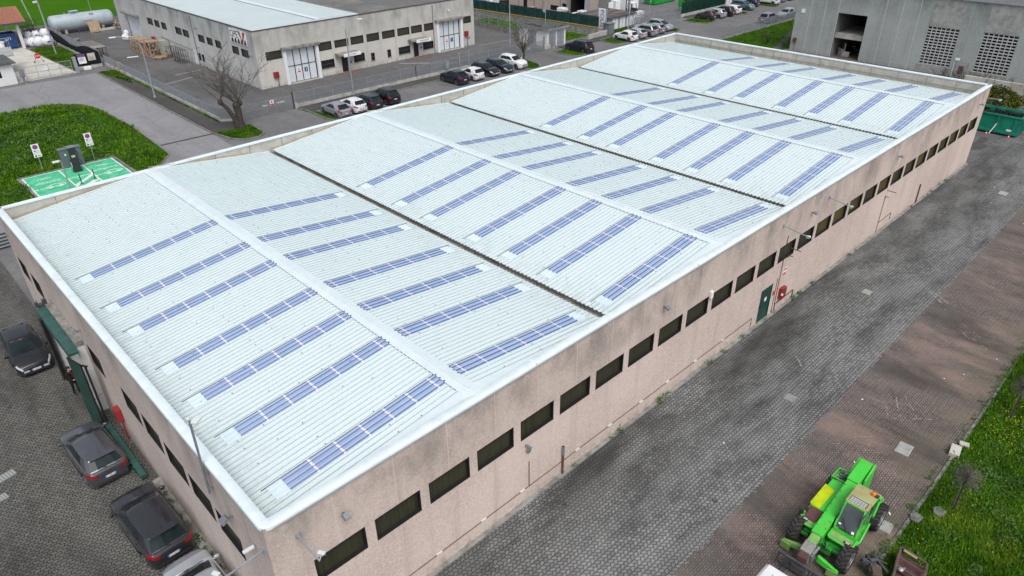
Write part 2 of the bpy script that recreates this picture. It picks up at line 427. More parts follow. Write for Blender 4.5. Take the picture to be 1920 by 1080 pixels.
def obj(name, mb, mat=None, parent=None, smooth=0, bevel=0.0):
    me = bpy.data.meshes.new(name); me.from_pydata(mb.v, [], mb.f)
    names = mb.mats if mb.mats else [mat]
    for n_ in names: me.materials.append(M[n_])
    if len(names) > 1: me.polygons.foreach_set('material_index', mb.mi)
    me.validate(); me.update()
    if smooth:
        me.polygons.foreach_set('use_smooth', [True] * len(me.polygons))
        me.set_sharp_from_angle(angle=R(smooth))
    o = bpy.data.objects.new(name, me); C.objects.link(o)
    if parent is not None: o.parent = parent
    if bevel:
        b = o.modifiers.new('bevel', 'BEVEL'); b.width = bevel; b.segments = 2; b.limit_method = 'ANGLE'; b.angle_limit = R(40)
    return o
def tag(o, label, cat, group=None, kind=None):
    if label: o['label'] = label
    if cat: o['category'] = cat
    if group: o['group'] = group
    if kind: o['kind'] = kind
    return o
def thing(name, label, cat, loc=(0, 0, 0), rz=0, group=None):
    o = bpy.data.objects.new(name, None); o.empty_display_size = .3; C.objects.link(o)
    o.location = loc; o.rotation_euler = (0, 0, rz); return tag(o, label, cat, group)
def one(name, mb, mat, label, cat, group=None, smooth=0, bevel=0.0):
    return tag(obj(name, mb, mat, None, smooth, bevel), label, cat, group)
def struct(name, mb, mat=None, label=None): return tag(obj(name, mb, mat), label, None, None, 'structure')
def stuff(name, mb, mat, label): return tag(obj(name, mb, mat), label, None, None, 'stuff')
def copy_tree(o, parent=None):
    c = o.copy(); C.objects.link(c); c.parent = parent
    for ch in [q for q in bpy.data.objects if q.parent == o]: copy_tree(ch, c)
    return c

_txt = {}
def text_obj(name, s, size, origin, right, up, mat, parent, ext=.004, align='CENTER', shear=0):
    cu = bpy.data.curves.new('t', 'FONT'); cu.body = s; cu.size = size; cu.extrude = ext; cu.align_x = align; cu.align_y = 'CENTER'; cu.shear = shear
    cu.resolution_u = 3
    o = bpy.data.objects.new('t', cu); C.objects.link(o)
    dg = bpy.context.evaluated_depsgraph_get(); dg.update()
    me = bpy.data.meshes.new_from_object(o.evaluated_get(dg)); me.name = name
    bpy.data.objects.remove(o); bpy.data.curves.remove(cu)
    r = Vector(right).normalized(); u = Vector(up).normalized(); nrm = r.cross(u)
    m = Matrix((r, u, nrm)).transposed().to_4x4(); m.translation = Vector(origin)
    me.transform(m); me.materials.clear(); me.materials.append(M[mat])
    q = bpy.data.objects.new(name, me); C.objects.link(q); q.parent = parent
    return q

# things described in world coordinates: the Empty stands at the base and the children's vertices are shifted to it
WOFF = {}
def wthing(name, label, cat, loc, group=None):
    o = thing(name, label, cat, loc, 0, group); WOFF[o.name] = Vector(loc); return o
_obj = obj
def obj(name, mb, mat=None, parent=None, smooth=0, bevel=0.0):
    off = WOFF.get(parent.name) if parent is not None else None
    if off is not None: mb.v = [(p[0] - off.x, p[1] - off.y, p[2] - off.z) for p in mb.v]
    o = _obj(name, mb, mat, parent, smooth, bevel)
    if off is not None: WOFF[o.name] = off
    return o
_text = text_obj
def text_obj(name, s, size, origin, right, up, mat, parent, **k):
    off = WOFF.get(parent.name)
    if off is not None: origin = Vector(origin) - off
    return _text(name, s, size, origin, right, up, mat, parent, **k)

def wall_holes(mb, plane, at, u0, u1, z0, z1, holes, flip=False):
    """upright wall at x=at or y=at with rectangular openings (ua, ub, za, zb)"""
    us = sorted({u0, u1, *[h[0] for h in holes], *[h[1] for h in holes]}); zs = sorted({z0, z1, *[h[2] for h in holes], *[h[3] for h in holes]})
    for i in range(len(us) - 1):
        for j in range(len(zs) - 1):
            cu, cz = (us[i] + us[i + 1]) / 2, (zs[j] + zs[j + 1]) / 2
            if any(h[0] < cu < h[1] and h[2] < cz < h[3] for h in holes): continue
            p = [(us[i], zs[j]), (us[i + 1], zs[j]), (us[i + 1], zs[j + 1]), (us[i], zs[j + 1])]
            q = [(u, at, z) if plane == 'y' else (at, u, z) for u, z in p]
            mb.quad(*(q[::-1] if flip else q))

def window(parent, plane, at, ua, ub, za, zb, depth=.16, fr=.06, glass='factory_glass', frame='black_frame', dirn=1, name='window'):
    """recessed window: a dark reveal-and-frame, its pane a sub-part. dirn: +1 when the building lies towards +axis"""
    def P(u, d, z): return (u, at + d * dirn, z) if plane == 'y' else (at + d * dirn, u, z)
    m = MB()
    o0 = -.006
    def bx(u0, u1, d0, d1, z0, z1):
        a, b = P(u0, d0, z0), P(u1, d1, z1); m.box(a[0], b[0], a[1], b[1], a[2], b[2])
    bx(ua, ub, o0, depth, za, za + fr); bx(ua, ub, o0, depth, zb - fr, zb)
    bx(ua, ua + fr, o0, depth, za + fr, zb - fr); bx(ub - fr, ub, o0, depth, za + fr, zb - fr)
    w = obj(name, m, frame, parent)
    g = MB(); a, b = P(ua + fr, depth - .03, za + fr), P(ub - fr, depth - .015, zb - fr); g.box(a[0], b[0], a[1], b[1], a[2], b[2])
    obj('pane', g, glass, w)
    return w
# ================================================================== THE SETTING
def poly(name, pts, z, mat): return struct(name, MB().sheet(pts, z), mat)
poly('ground', [(-900, -900), (1200, -900), (1200, 1600), (-900, 1600)], -.02, 'asphalt_far')
poly('field', [(-900, 135.8), (90, 137.2), (420, 140), (420, 1500), (-900, 1500)], -.002, 'field_green')
poly('road', [(-60, 45), (21.9, 45), (22.45, 57), (22.45, 93.6), (14.6, 93.6), (-60, 92)], -.008, 'asphalt_road')
poly('street', [(21.9, 33), (230, 33), (230, 56.4), (22.4, 56.4)], -.012, 'asphalt_far')
poly('factory_yard', [(24.9, 59.4), (73.0, 58.6), (74.5, 66), (86, 66), (86, 135.6), (24.2, 135.6), (24.4, 102)], -.004, 'asphalt_yard')
poly('loading_yard', [(-40, -40), (-.02, -40), (-.02, 45), (-40, 45)], 0, 'paver_dark')
poly('paved_yard', [(-.02, -40), (.5, -40), (.5, -6.75), (90, -6.05), (90, 0), (-.02, 0)], .004, 'paver_grey')
edge = []
_rj = random.Random(4)
for k in range(430):
    x = 90 - k * .208; y = -6.05 - .7 * (90 - x) / 89.5 + _rj.choice((0, 0, .05, -.05, .1, -.1)); edge += [(x, y), (x - .2, y)]
struct('red_paving', MB().sheet([(.5, -11.75), (24, -11.8), (90, -11.6)] + edge + [(.5, -6.75)], .006), 'paver_red')
poly('yard_behind', [(66.6, -.01), (97.6, -.01), (97.6, 32), (66.6, 32)], -.002, 'asphalt_yard')
# driveway of the recycling yard and its oil-stained foot
poly('driveway', [(11, 95.2), (20.75, 95.6), (20.2, 108), (19.8, 119.5), (21, 134), (5, 134), (5, 118), (13.8, 108)], .004, 'concrete_pale')

def kerb(path, w=.16, h=.12, z=0):
    m = MB()
    for (x0, y0), (x1, y1) in zip(path, path[1:]):
        d = Vector((x1 - x0, y1 - y0, 0)); L = d.length; n = max(1, int(L / 1.0)); u = d / L
        for i in range(n):
            a = Vector((x0, y0, 0)) + u * (L * i / n); b = Vector((x0, y0, 0)) + u * (L * (i + 1) / n - .012)
            s_ = Vector((-u.y, u.x, 0)) * w / 2; hh = h + random.uniform(-.008, .008)
            m.hexa([a - s_ + Vector((0, 0, z - .05)), b - s_ + Vector((0, 0, z - .05)), b + s_ + Vector((0, 0, z - .05)), a + s_ + Vector((0, 0, z - .05))],
                   [a - s_ + Vector((0, 0, z + hh)), b - s_ + Vector((0, 0, z + hh)), b + s_ + Vector((0, 0, z + hh)), a + s_ + Vector((0, 0, z + hh))])
    return m
# pavements
def slab(name, pts, h, mat): return struct(name, MB().prism(pts, -.05, h), mat)
slab('pavement', [(22.62, 93.2), (24.72, 93.2), (24.72, 60.4), (26.2, 59.2), (26.2, 57.1), (24, 56.9), (22.75, 57.4)], .10, 'asphalt_walk')
slab('front_pavement', [(33.2, 59.0), (67.2, 58.4), (67.2, 56.75), (36, 56.75), (33.2, 57)], .10, 'asphalt_walk')
slab('far_pavement', [(76.2, 58.6), (97.5, 58.7), (97.5, 56.9), (76.2, 56.9)], .10, 'asphalt_walk')
slab('gate_pavement', [(108.5, 58.6), (135, 58.6), (135, 57.0), (108.5, 57.0)], .10, 'asphalt_walk')
struct('kerb', kerb([(22.53, 93.3), (22.53, 57.3), (23.1, 54.2), (23.9, 53.1), (25.4, 52.8), (26.3, 53.6), (26.6, 57.2)]), 'kerb_stone')
struct('front_kerb', kerb([(33.2, 58.8), (33.4, 56.7), (33.3, 52.9), (33.7, 52.0), (34.3, 51.9)]), 'kerb_stone')
struct('parking_kerb', kerb([(36, 56.66), (64.2, 56.66)]), 'kerb_stone')
struct('kerb_beside_tree', kerb([(63.9, 56.6), (63.7, 52.6), (64.4, 51.9), (65.6, 52.0), (66.5, 53.2), (67.3, 56.6)]), 'kerb_stone')
struct('kerb_beside_gate', kerb([(76.1, 58.6), (73.6, 57), (73.2, 55), (73.6, 52.9), (74.6, 52.3), (75.3, 52.4)]), 'kerb_stone')
struct('kerb_far', kerb([(97.4, 58.6), (84, 57), (83.4, 55.6), (83.8, 53.4), (85.2, 52.7)]), 'kerb_stone')
struct('kerb_farther', kerb([(135, 56.9), (106, 56.8), (105.6, 54), (106.5, 52.4), (108.4, 52.1)]), 'kerb_stone')
struct('kerb_end', kerb([(98.2, 56.6), (99.6, 55), (99.2, 52.8), (97.5, 52.2)]), 'kerb_stone')
struct('kerb_bay_end', kerb([(118.4, 56.5), (120.4, 55), (120.2, 52.6), (118.6, 52.0)]), 'kerb_stone')
struct('island_kerb', kerb([(-14, 79.6), (8.4, 81.2), (14.2, 81.1), (16.4, 78.6), (17.1, 75), (17.5, 66), (17.1, 57.5), (16.9, 54.4), (15.4, 52.3), (13.2, 51.2)], .14, .07), 'kerb_stone')
struct('lawn_kerb', kerb([(.5, -11.82), (24, -11.9), (45, -11.8), (90, -11.66)], .13, .06), 'kerb_stone')
struct('wall_foot', MB().box(-.3, 66.5, -.22, -.002, -.05, .022).box(-.34, -.002, -.002, 12.5, -.05, .022), 'concrete_dirty')

# ---- grass: soil sheets and real blades
def pip(p, poly_):
    x, y = p; c = False; n = len(poly_)
    for i in range(n):
        (x0, y0), (x1, y1) = poly_[i], poly_[i - 1]
        if (y0 > y) != (y1 > y) and x < (x1 - x0) * (y - y0) / (y1 - y0) + x0: c = not c
    return c
def smooth_noise(seed):
    rs = np.random.RandomState(seed); k = rs.uniform(-1, 1, (10, 2)) * rs.uniform(.2, 1.6, (10, 1)); ph = rs.uniform(0, 6.28, 10)
    return lambda x, y: float(np.sin(k[:, 0] * x + k[:, 1] * y + ph).sum()) / 10
def lawn(name, label, pts, n, h=(.07, .2), w=.035, mat='grass_blade', z=.03, seed=1, clump=0.5):
    poly(name + '_soil', pts, z, 'grass_soil')
    rs = np.random.RandomState(seed); nz = smooth_noise(seed)
    xs = [p[0] for p in pts]; ys = [p[1] for p in pts]
    V = []; F = []
    got = 0
    while got < n:
        bx, by = rs.uniform(min(xs), max(xs)), rs.uniform(min(ys), max(ys))
        if not pip((bx, by), pts): continue
        q = nz(bx, by)
        if rs.rand() < clump * (0.5 - q * 1.6): continue
        hh = rs.uniform(*h) * (1 + 1.3 * q)
        hh = max(hh, h[0] * .6)
        for _ in range(6):
            x, y = bx + rs.normal(0, .1), by + rs.normal(0, .1)
            a = rs.uniform(0, 6.28); l = rs.uniform(.2, .9) * hh; b = rs.uniform(0, 6.28)
            dx, dy = math.cos(a) * w, math.sin(a) * w
            i = len(V)
            V += [(x - dx, y - dy, z - .01), (x + dx, y + dy, z - .01), (x + math.cos(b) * l, y + math.sin(b) * l, z + hh * rs.uniform(.7, 1.1))]
            F.append((i, i + 1, i + 2)); got += 1
    m = MB(); m.v = V; m.f = F; m.mi = [0] * len(F)
    return stuff(name, m, mat, label)
ISL = [(-14, 50.5), (-14, 79.4), (8.4, 81.0), (14.1, 80.9), (16.3, 78.5), (17.0, 75), (17.4, 66), (17.0, 57.5), (16.8, 54.4), (15.3, 52.4), (13.1, 51.3), (13.0, 57.7), (4.7, 57.9), (4.9, 50.5)]
lawn('island_grass', 'rough deep green grass with weeds on the road island', ISL, 46000, (.12, .34), .07, 'grass_blade', .03, 3, .75)
LAWN = [(14, -30), (14, -11.95), (24, -12.0), (45, -11.88), (62, -11.8), (62, -16), (36, -24)]
lawn('lawn', 'lush lawn strip beside the red paving', [(14.5, -19), (14.5, -11.95), (24, -12.0), (45, -11.88), (50, -11.86), (50, -15), (30, -17)], 110000, (.08, .22), .024, 'grass_blade', .03, 5, .55)
lawn('verge_by_tree', 'bright tuft of grass round the pollard tree', [(23.3, 54.2), (24.0, 53.3), (25.4, 53.0), (26.2, 53.8), (26.4, 57.0), (24.2, 56.9), (22.9, 57.2)], 5000, (.1, .22), .045, 'grass_bright', .05, 8, .2)
lawn('verge_strip', 'thin mossy grass along the side pavement edge', [(24.45, 93), (24.7, 93), (24.7, 60.5), (24.5, 60.3)], 1800, (.05, .12), .05, 'grass_blade', .1, 9, .5)
lawn('verge_upper', 'grass wedge at the head of the side pavement', [(22.7, 93.2), (24.5, 93.2), (24.3, 86), (23.9, 84)], 2200, (.06, .14), .05, 'grass_bright', .1, 10, .4)
lawn('verge_bay', 'small clipped grass strip beside the silver hatchback', [(33.45, 56.4), (34.0, 56.3), (34.15, 52.2), (33.8, 52.15), (33.4, 53)], 1500, (.05, .1), .04, 'grass_bright', .06, 11, .1)
lawn('verge_sapling', 'green grass wedge beside the white compact suv', [(64.0, 56.5), (63.85, 52.7), (64.5, 52.1), (65.5, 52.2), (66.3, 53.3), (67.1, 56.5)], 3800, (.07, .16), .05, 'grass_bright', .05, 12, .2)
lawn('verge_dark_suv', 'grass wedge under the dark blue suv', [(73.7, 56.8), (73.4, 55), (73.8, 53.1), (74.6, 52.5), (77.6, 52.4), (77.8, 56.8)], 3800, (.06, .14), .05, 'grass_blade', .05, 13, .4)
lawn('verge_white_car', 'grass wedge beside the row of white cars', [(84.1, 56.8), (83.6, 55.6), (84, 53.6), (85.3, 52.9), (85.9, 53.5), (86, 56.8)], 3600, (.06, .14), .05, 'grass_blade', .05, 14, .4)
lawn('verge_row_end', 'grass wedge ahead of the silver van', [(97.2, 56.5), (98.1, 56.4), (99.4, 55), (99.1, 52.9), (97.4, 52.4)], 1800, (.06, .12), .05, 'grass_bright', .05, 15, .4)
lawn('verge_maroon_car', 'grass wedge beside the dark small car', [(108.9, 56.6), (106.2, 56.6), (105.8, 54), (106.6, 52.6), (108.9, 52.3)], 2600, (.06, .12), .06, 'grass_bright', .05, 16, .4)
lawn('verge_bay_end', 'grass wedge beside the teal car', [(118.3, 56.3), (120.2, 54.9), (120, 52.7), (118.7, 52.2)], 1800, (.06, .12), .06, 'grass_bright', .05, 17, .4)
lawn('verge_sedan', 'grass wedge beside the white saloon', [(128.6, 56.4), (131.5, 56.4), (131, 52.4), (128.9, 52.2)], 1500, (.06, .12), .06, 'grass_bright', .05, 18, .4)
lawn('garden_grass', 'green lawn beside the grey concrete building', [(72, 33.6), (97.4, 33.6), (130, 33.6), (130, 43.4), (97.6, 43.6), (72, 43.9)], 16000, (.06, .16), .07, 'grass_bright', .02, 19, .5)
lawn('yard_grass', 'patchy grass between the driveway and the black screen', [(20.9, 96.6), (21.4, 97.6), (24.2, 98), (24.2, 116), (20.3, 117), (20.4, 108)], 6000, (.06, .16), .06, 'grass_bright', .02, 20, .7)
lawn('bank_grass', 'weedy strip at the foot of the concrete wall', [(80, 84), (85.0, 84), (86, 66), (80, 66), (78, 70)], 3500, (.06, .25), .07, 'grass_blade', .0, 21, .9)
lawn('cabin_grass', 'weedy grass between the low wall and the cabin', [(79, 60.8), (85.8, 60.8), (85.8, 65.8), (79, 65.8)], 3500, (.06, .2), .07, 'grass_blade', .0, 22, .5)
lawn('sign_grass', 'grass patch between the sign and the white lockers', [(89.8, 60.4), (95.2, 60.6), (95.2, 58.8), (89.8, 58.8)], 2600, (.06, .16), .06, 'grass_bright', .02, 23, .3)
struct('garden_path', MB().sheet([(92, 33.6), (94.6, 33.6), (112, 38.4), (110, 39.2)], .046), 'asphalt_walk')

def tufts(name, label, spots, mat, n=22, h=.22, spread=.16, w=.03, seed=3):
    rs = np.random.RandomState(seed); m = MB()
    for (x, y, s_, z) in spots:
        for _ in range(int(n * s_)):
            px, py = x + rs.normal(0, spread * s_), y + rs.normal(0, spread * s_); a = rs.uniform(0, 6.28); l = rs.uniform(.3, 1) * h * s_
            b = rs.uniform(0, 6.28); w_ = w * rs.uniform(.6, 1.6)
            c, s2 = math.cos(a), math.sin(a); q = Vector((math.cos(b), math.sin(b), 0)) * l * .7
            zz = z + rs.uniform(0, l * .7)
            m.add([(px - c * w_, py - s2 * w_, zz), (px + q.x * .5 + s2 * w_, py + q.y * .5 - c * w_, zz + l * .45), (px + q.x + c * w_, py + q.y, zz + l * .5), (px + q.x * .4 - s2 * w_, py + q.y * .4 + c * w_, zz + l * .35)], [(0, 1, 2, 3)])
    return stuff(name, m, mat, label)
rs = np.random.RandomState(11)
tufts('wall_weeds', 'small green weeds at the foot of the long pink wall', [(x, -.12 - abs(rs.normal(0, .08)), rs.uniform(.35, 1.0), .02) for x in list(rs.uniform(13.5, 29, 9)) + list(rs.uniform(31, 66, 18)) + [16.9, 17.1, 20.2, 20.4, 24.5, 24.8, 26.1, 33.9, 34.2]], 'weed_leaf', 20, .24, .1)
tufts('yard_weeds', 'weeds at the foot of the short pink wall', [(-.15 - abs(rs.normal(0, .1)), y, rs.uniform(.25, .6), .02) for y in list(rs.uniform(3.5, 12, 26)) + [10.6, 10.8, 6.5, 6.8]], 'weed_leaf', 22, .26, .12)
tufts('kerb_weeds', 'weeds growing over the lawn kerb', [(x, -11.7 + rs.normal(0, .12), rs.uniform(.3, .8), .03) for x in rs.uniform(14, 60, 170)], 'weed_leaf', 16, .18, .12)
tufts('lawn_weeds', 'broad leaved weeds scattered through the lawn', [(x, y, rs.uniform(.5, 1.3), .06) for x, y in zip(rs.uniform(15, 42, 520), rs.uniform(-16.5, -12.1, 520))], 'weed_leaf', 12, .2, .22, .035)
tufts('island_weeds', 'broad weeds and docks scattered over the island grass', [(x, y, rs.uniform(.8, 2.2), .06) for x, y in zip(rs.uniform(-12, 15, 420), rs.uniform(52, 79, 420)) if pip((x, y), ISL)], 'weed_leaf', 14, .26, .3, .06)
m = MB()
for _ in range(300):
    x, y = (rs.normal(31.5, 2.2), rs.normal(-13.1, .6)) if rs.rand() < .55 else (rs.uniform(16, 42), -12.2 - abs(rs.normal(0, 1.6)))
    if y > -12.05 or y < -17: continue
    r = rs.uniform(.016, .03); z = rs.uniform(.12, .2)
    m.add([(x + r * math.cos(k), y + r * math.sin(k), z) for k in np.linspace(0, 6.28, 7)[:-1]] + [(x, y, z + .02)], [(i, (i + 1) % 6, 6) for i in range(6)])
stuff('dandelions', m, 'dandelion', 'yellow dandelion heads dotted over the lawn')
m = MB()
for _ in range(140):
    x, y = rs.uniform(-12, 15), rs.uniform(52, 79)
    if not pip((x, y), ISL): continue
    m.ico((x, y, .28), .035, .035, .02, 1)
stuff('island_dandelions', m, 'dandelion', 'yellow dandelion heads on the road island')

# painted and scuffed marks on the ground
def worn(name, segs, w=.06, z=.010, mat='line_worn'):
    m = MB()
    for (x0, y0), (x1, y1) in segs:
        L = math.hypot(x1 - x0, y1 - y0); n = max(2, int(L / .22)); ux, uy = (x1 - x0) / L, (y1 - y0) / L
        for i in range(n):
            if random.random() < .28: continue
            a, b = L * i / n, L * (i + random.uniform(.5, 1)) / n; ww = w * random.uniform(.4, 1) / 2; j = random.uniform(-.02, .02)
            p = lambda t, s_: (x0 + ux * t - uy * (s_ + j), y0 + uy * t + ux * (s_ + j), z)
            m.quad(p(a, -ww), p(b, -ww), p(b, ww), p(a, ww))
    return struct(name, m, mat)
worn('scuff_marks', [((29.5, -8.6), (27.8, -9.9)), ((28.9, -8.4), (27.4, -9.2)), ((28.4, -10.3), (27.1, -8.9)), ((27.2, -8.7), (27.9, -8.3)),
    ((37.6, -8.6), (36.6, -10.0)), ((38.6, -8.3), (37.6, -9.8)), ((37.2, -9.4), (36.5, -10.6)), ((36.0, -8.4), (35.4, -8.7)), ((40.5, -6.8), (40.1, -8.1)), ((39.7, -6.6), (39.3, -7.4)), ((41, -6.3), (40.2, -7.2)),
    ((24.4, -9.7), (23.9, -8.6)), ((25.2, -8.8), (24.5, -8.1)), ((15.7, -8.3), (16.0, -8.8)), ((44.5, -7.7), (44.0, -9.3)), ((47.2, -4.1), (46.8, -4.6)), ((23.6, -7.9), (23.3, -7.6))], .05)
worn('chalk_scrapes', [((41.0, -6.0), (40.2, -7.2)), ((41.2, -5.5), (40.0, -6.9)), ((28.6, -3.2), (27.9, -3.9))], .12, .011)
m = MB()
for x, y in ((19.8, -4.1), (36.0, -11.0), (33.3, -10.2), (27.5, -7.3), (32.2, -9.6), (22.9, -8.9), (21.0, -11.2), (56, -7.2), (58.5, -4.3), (62.2, -3.5)):
    m.obox((x, y, .02), random.uniform(.05, .16), random.uniform(.03, .06), .02, random.uniform(0, 3))
stuff('litter', m, 'sign_white', 'scraps of white litter on the paving')
poly('wet_patch', [(70.2, 1.3), (71.0, .2), (72.6, -.1), (73.3, .6), (74.6, .5), (75.3, .9), (75.0, 1.3), (73.2, 1.2), (72, 1.7), (71, 1.9)], .012, 'asphalt_walk')
struct('yellow_bay_marks', MB().box(10.5, 14.9, 92.9, 93.05, -.01, .004).box(14.2, 14.4, 92.2, 94.6, -.01, .0045), 'line_worn')
struct('trench_repair', MB().sheet([(17.3, 57.8), (22.5, 57.5), (22.5, 57.1), (17.3, 57.4)], .0), 'asphalt_walk')
struct('yard_line_marks', MB().sheet([(29.5, 84.6), (33.6, 84.9), (33.6, 84.65), (29.5, 84.3)], .004).sheet([(26.0, 80.6), (31, 81.9), (31, 81.6), (26, 80.3)], .0045).sheet([(54, 67.9), (60, 62.2), (59.6, 62.0), (53.6, 67.6)], .004)
       .sheet([(69.2, 68.2), (78.5, 67.4), (78.5, 67.2), (69.2, 68.0)], .004).sheet([(72.2, 60.5), (77.8, 67.2), (77.2, 67.3), (71.7, 60.6)], .0045), 'line_worn')

# ---- electric charging bays
poly('charging_bay', [(5.15, 57.35), (12.55, 57.35), (12.55, 50.6), (5.15, 50.6)], .034, 'bay_green')
struct('bay_lines', MB().box(5.05, 12.65, 57.3, 57.42, .0, .040).box(5.05, 5.17, 50.5, 57.3, .0, .040).box(12.53, 12.65, 50.5, 57.3, .0, .040)
       .box(7.98, 8.1, 50.5, 57.3, .03, .0405).box(9.98, 10.1, 50.5, 57.3, .03, .0405).box(8.1, 9.98, 54.4, 54.52, .03, .041)
       .hexa([(8.1, 52.6, .03), (8.1, 52.0, .03), (9.98, 53.9, .03), (9.98, 54.4, .03)], [(8.1, 52.6, .041), (8.1, 52.0, .041), (9.98, 53.9, .041), (9.98, 54.4, .041)])
       .hexa([(8.1, 51.4, .03), (8.1, 50.8, .03), (9.98, 52.4, .03), (9.98, 53.0, .03)], [(8.1, 51.4, .041), (8.1, 50.8, .041), (9.98, 52.4, .041), (9.98, 53.0, .041)]), 'line_white')
struct('bay_kerb', kerb([(4.9, 57.6), (12.8, 57.6), (12.8, 50.6)], .16, .1).add([], []), 'kerb_stone')
def bay_mark(cx):
    root = wthing('bay_marking', 'white lettering and plug-in car symbol painted on the %s green charging bay' % ('left' if cx < 8 else 'right'), 'marking', (cx, 54.6, .04), 'charging bay markings')
    text_obj('lettering', 'atlante', .78, (cx, 54.95, .041), (1, 0, 0), (0, 1, 0), 'line_white', root, ext=.002)
    m = MB()   # a car outline with a plug lead and arcs above the word
    pts = [(-.95, 0), (-.9, .28), (-.55, .36), (-.25, .66), (.35, .66), (.62, .36), (.95, .3), (.98, 0)]
    P2 = [(cx + .25 + x * .8, 53.4 + y * 1.0) for x, y in pts]
    for a, b in zip(P2, P2[1:] + P2[:1]): m.bar((*a, .044), (*b, .044), .11, .006)
    for wx in (-.5, .5): m.lathe([(.2, .041), (.2, .048)], (cx + .25 + wx * .8, 53.4, 0), 'z', 12)
    m.bar((cx - .5, 53.55, .044), (cx - 1.1, 53.5, .044), .09, .006); m.box(cx - 1.35, cx - 1.1, 53.4, 53.62, .041, .048)
    for k in (.3, .55):
        arc = [(cx - .05 + k * math.cos(t) * 1.1, 55.7 + k * math.sin(t) * .9, .044) for t in np.linspace(.5, 2.64, 7)]
        for a, b in zip(arc, arc[1:]): m.bar(a, b, .09, .006)
    obj('car_symbol', m, 'line_white', root)
bay_mark(6.55); bay_mark(11.3)
# ================================================================== THE WAREHOUSE
L_, W_, H_ = 66.5, 31.86, 7.0
wh = wthing('warehouse', 'long pink concrete warehouse under pale ribbed roofs with rows of blue skylights', 'warehouse', (L_ / 2, W_ / 2, 0))
VAL = [.42, 16.72, 33.25, 49.8, 65.85]; RID = [8.45, 25.0, 41.7, 58.1]
ZV, ZR = 6.10, 7.0
def zroof(x):
    for i in range(4):
        if VAL[i] <= x <= RID[i]: return ZV + (ZR - ZV) * (x - VAL[i]) / (RID[i] - VAL[i])
        if RID[i] <= x <= VAL[i + 1]: return ZR - (ZR - ZV) * (x - RID[i]) / (VAL[i + 1] - RID[i])
    return ZV
# walls
wins = [(1.26 + 2.303 * i, 3.17 + 2.303 * i, 3.52, 4.55) for i in range(28)]
door_o = (29.93, 31.2, .02, 2.2)
mb = MB(); wall_holes(mb, 'y', 0, 0, L_, 0, H_ - .02, wins + [door_o]); obj('long_wall', mb, 'pink_panel_long', wh)
swin = [(27.65, 30.1, 3.1, 4.35), (31.0 - .1, 31.5, 0.25, 1.5)]
swin = [(29.2, 30.9, 3.2, 4.3), (26.35, 28.15, 3.2, 4.3), (29.4, 31.0, .3, 1.3), (26.6, 28.2, .3, 1.3),
        (16.6, 18.4, 3.3, 4.36), (12.0, 13.85, 3.3, 4.38), (9.65, 11.5, 3.3, 4.36), (7.25, 9.15, 3.3, 4.36), (4.9, 6.82, 3.3, 4.36), (2.6, 4.52, 3.26, 4.34)]
portal = (19.45, 23.5, .01, 3.85)
mb = MB(); wall_holes(mb, 'x', 0, 0, W_, 0, H_ - .02, swin + [portal], True); obj('short_wall', mb, 'pink_panel_short', wh)
mb = MB().quad((L_, 0, 0), (L_, W_, 0), (L_, W_, H_ - .02), (L_, 0, H_ - .02)).quad((L_, W_, 0), (0, W_, 0), (0, W_, H_ - .02), (L_, W_, H_ - .02))
obj('rear_wall', mb, 'pink_panel_short', wh)
for (a, b, c_, d) in wins: window(wh, 'y', 0, a, b, c_, d, .17, .05)
for (a, b, c_, d) in swin: window(wh, 'x', 0, a, b, c_, d, .14, .05)
# parapet inner faces and their orange sealing strips
T = .26
mb = MB()
mb.quad((T, W_ - T, ZV - .1), (L_ - T, W_ - T, ZV - .1), (L_ - T, W_ - T, H_ - .02), (T, W_ - T, H_ - .02))
mb.quad((L_ - T, W_ - T, ZV - .1), (L_ - T, T, ZV - .1), (L_ - T, T, H_ - .02), (L_ - T, W_ - T, H_ - .02))
mb.quad((T, T, ZV - .1), (T, W_ - T, ZV - .1), (T, W_ - T, H_ - .02), (T, T, H_ - .02))
mb.quad((L_ - T, T, ZV - .1), (T, T, ZV - .1), (T, T, H_ - .02), (L_ - T, T, H_ - .02))
pp = obj('parapet_lining', mb, 'parapet_concrete', wh)
mb = MB()
for k in range(1, 13): mb.box(L_ - T - .012, L_ - T + .01, k * 2.45 + .1, k * 2.45 + .125, ZV, H_ - .1)
for k in range(1, 27): mb.box(k * 2.45 + .5, k * 2.45 + .525, W_ - T - .012, W_ - T + .01, ZV, H_ - .1)
obj('panel_joint', mb, 'steel_dark', pp)
mb = MB().box(L_ - T - .03, L_ - T + .01, T, W_ - T, H_ - .13, H_ - .09).box(L_ - T - .03, L_ - T + .01, T, W_ - T, ZV + .22, ZV + .26)
for i in range(4):
    for a, b in ((VAL[i], RID[i]), (RID[i], VAL[i + 1])):
        mb.bar((a, W_ - T - .02, zroof(a) + .2), (a + (b - a) * .8, W_ - T - .02, zroof(a + (b - a) * .8) + .14), .03, .035)
obj('sealing_strip', mb, 'parapet_trim', pp)
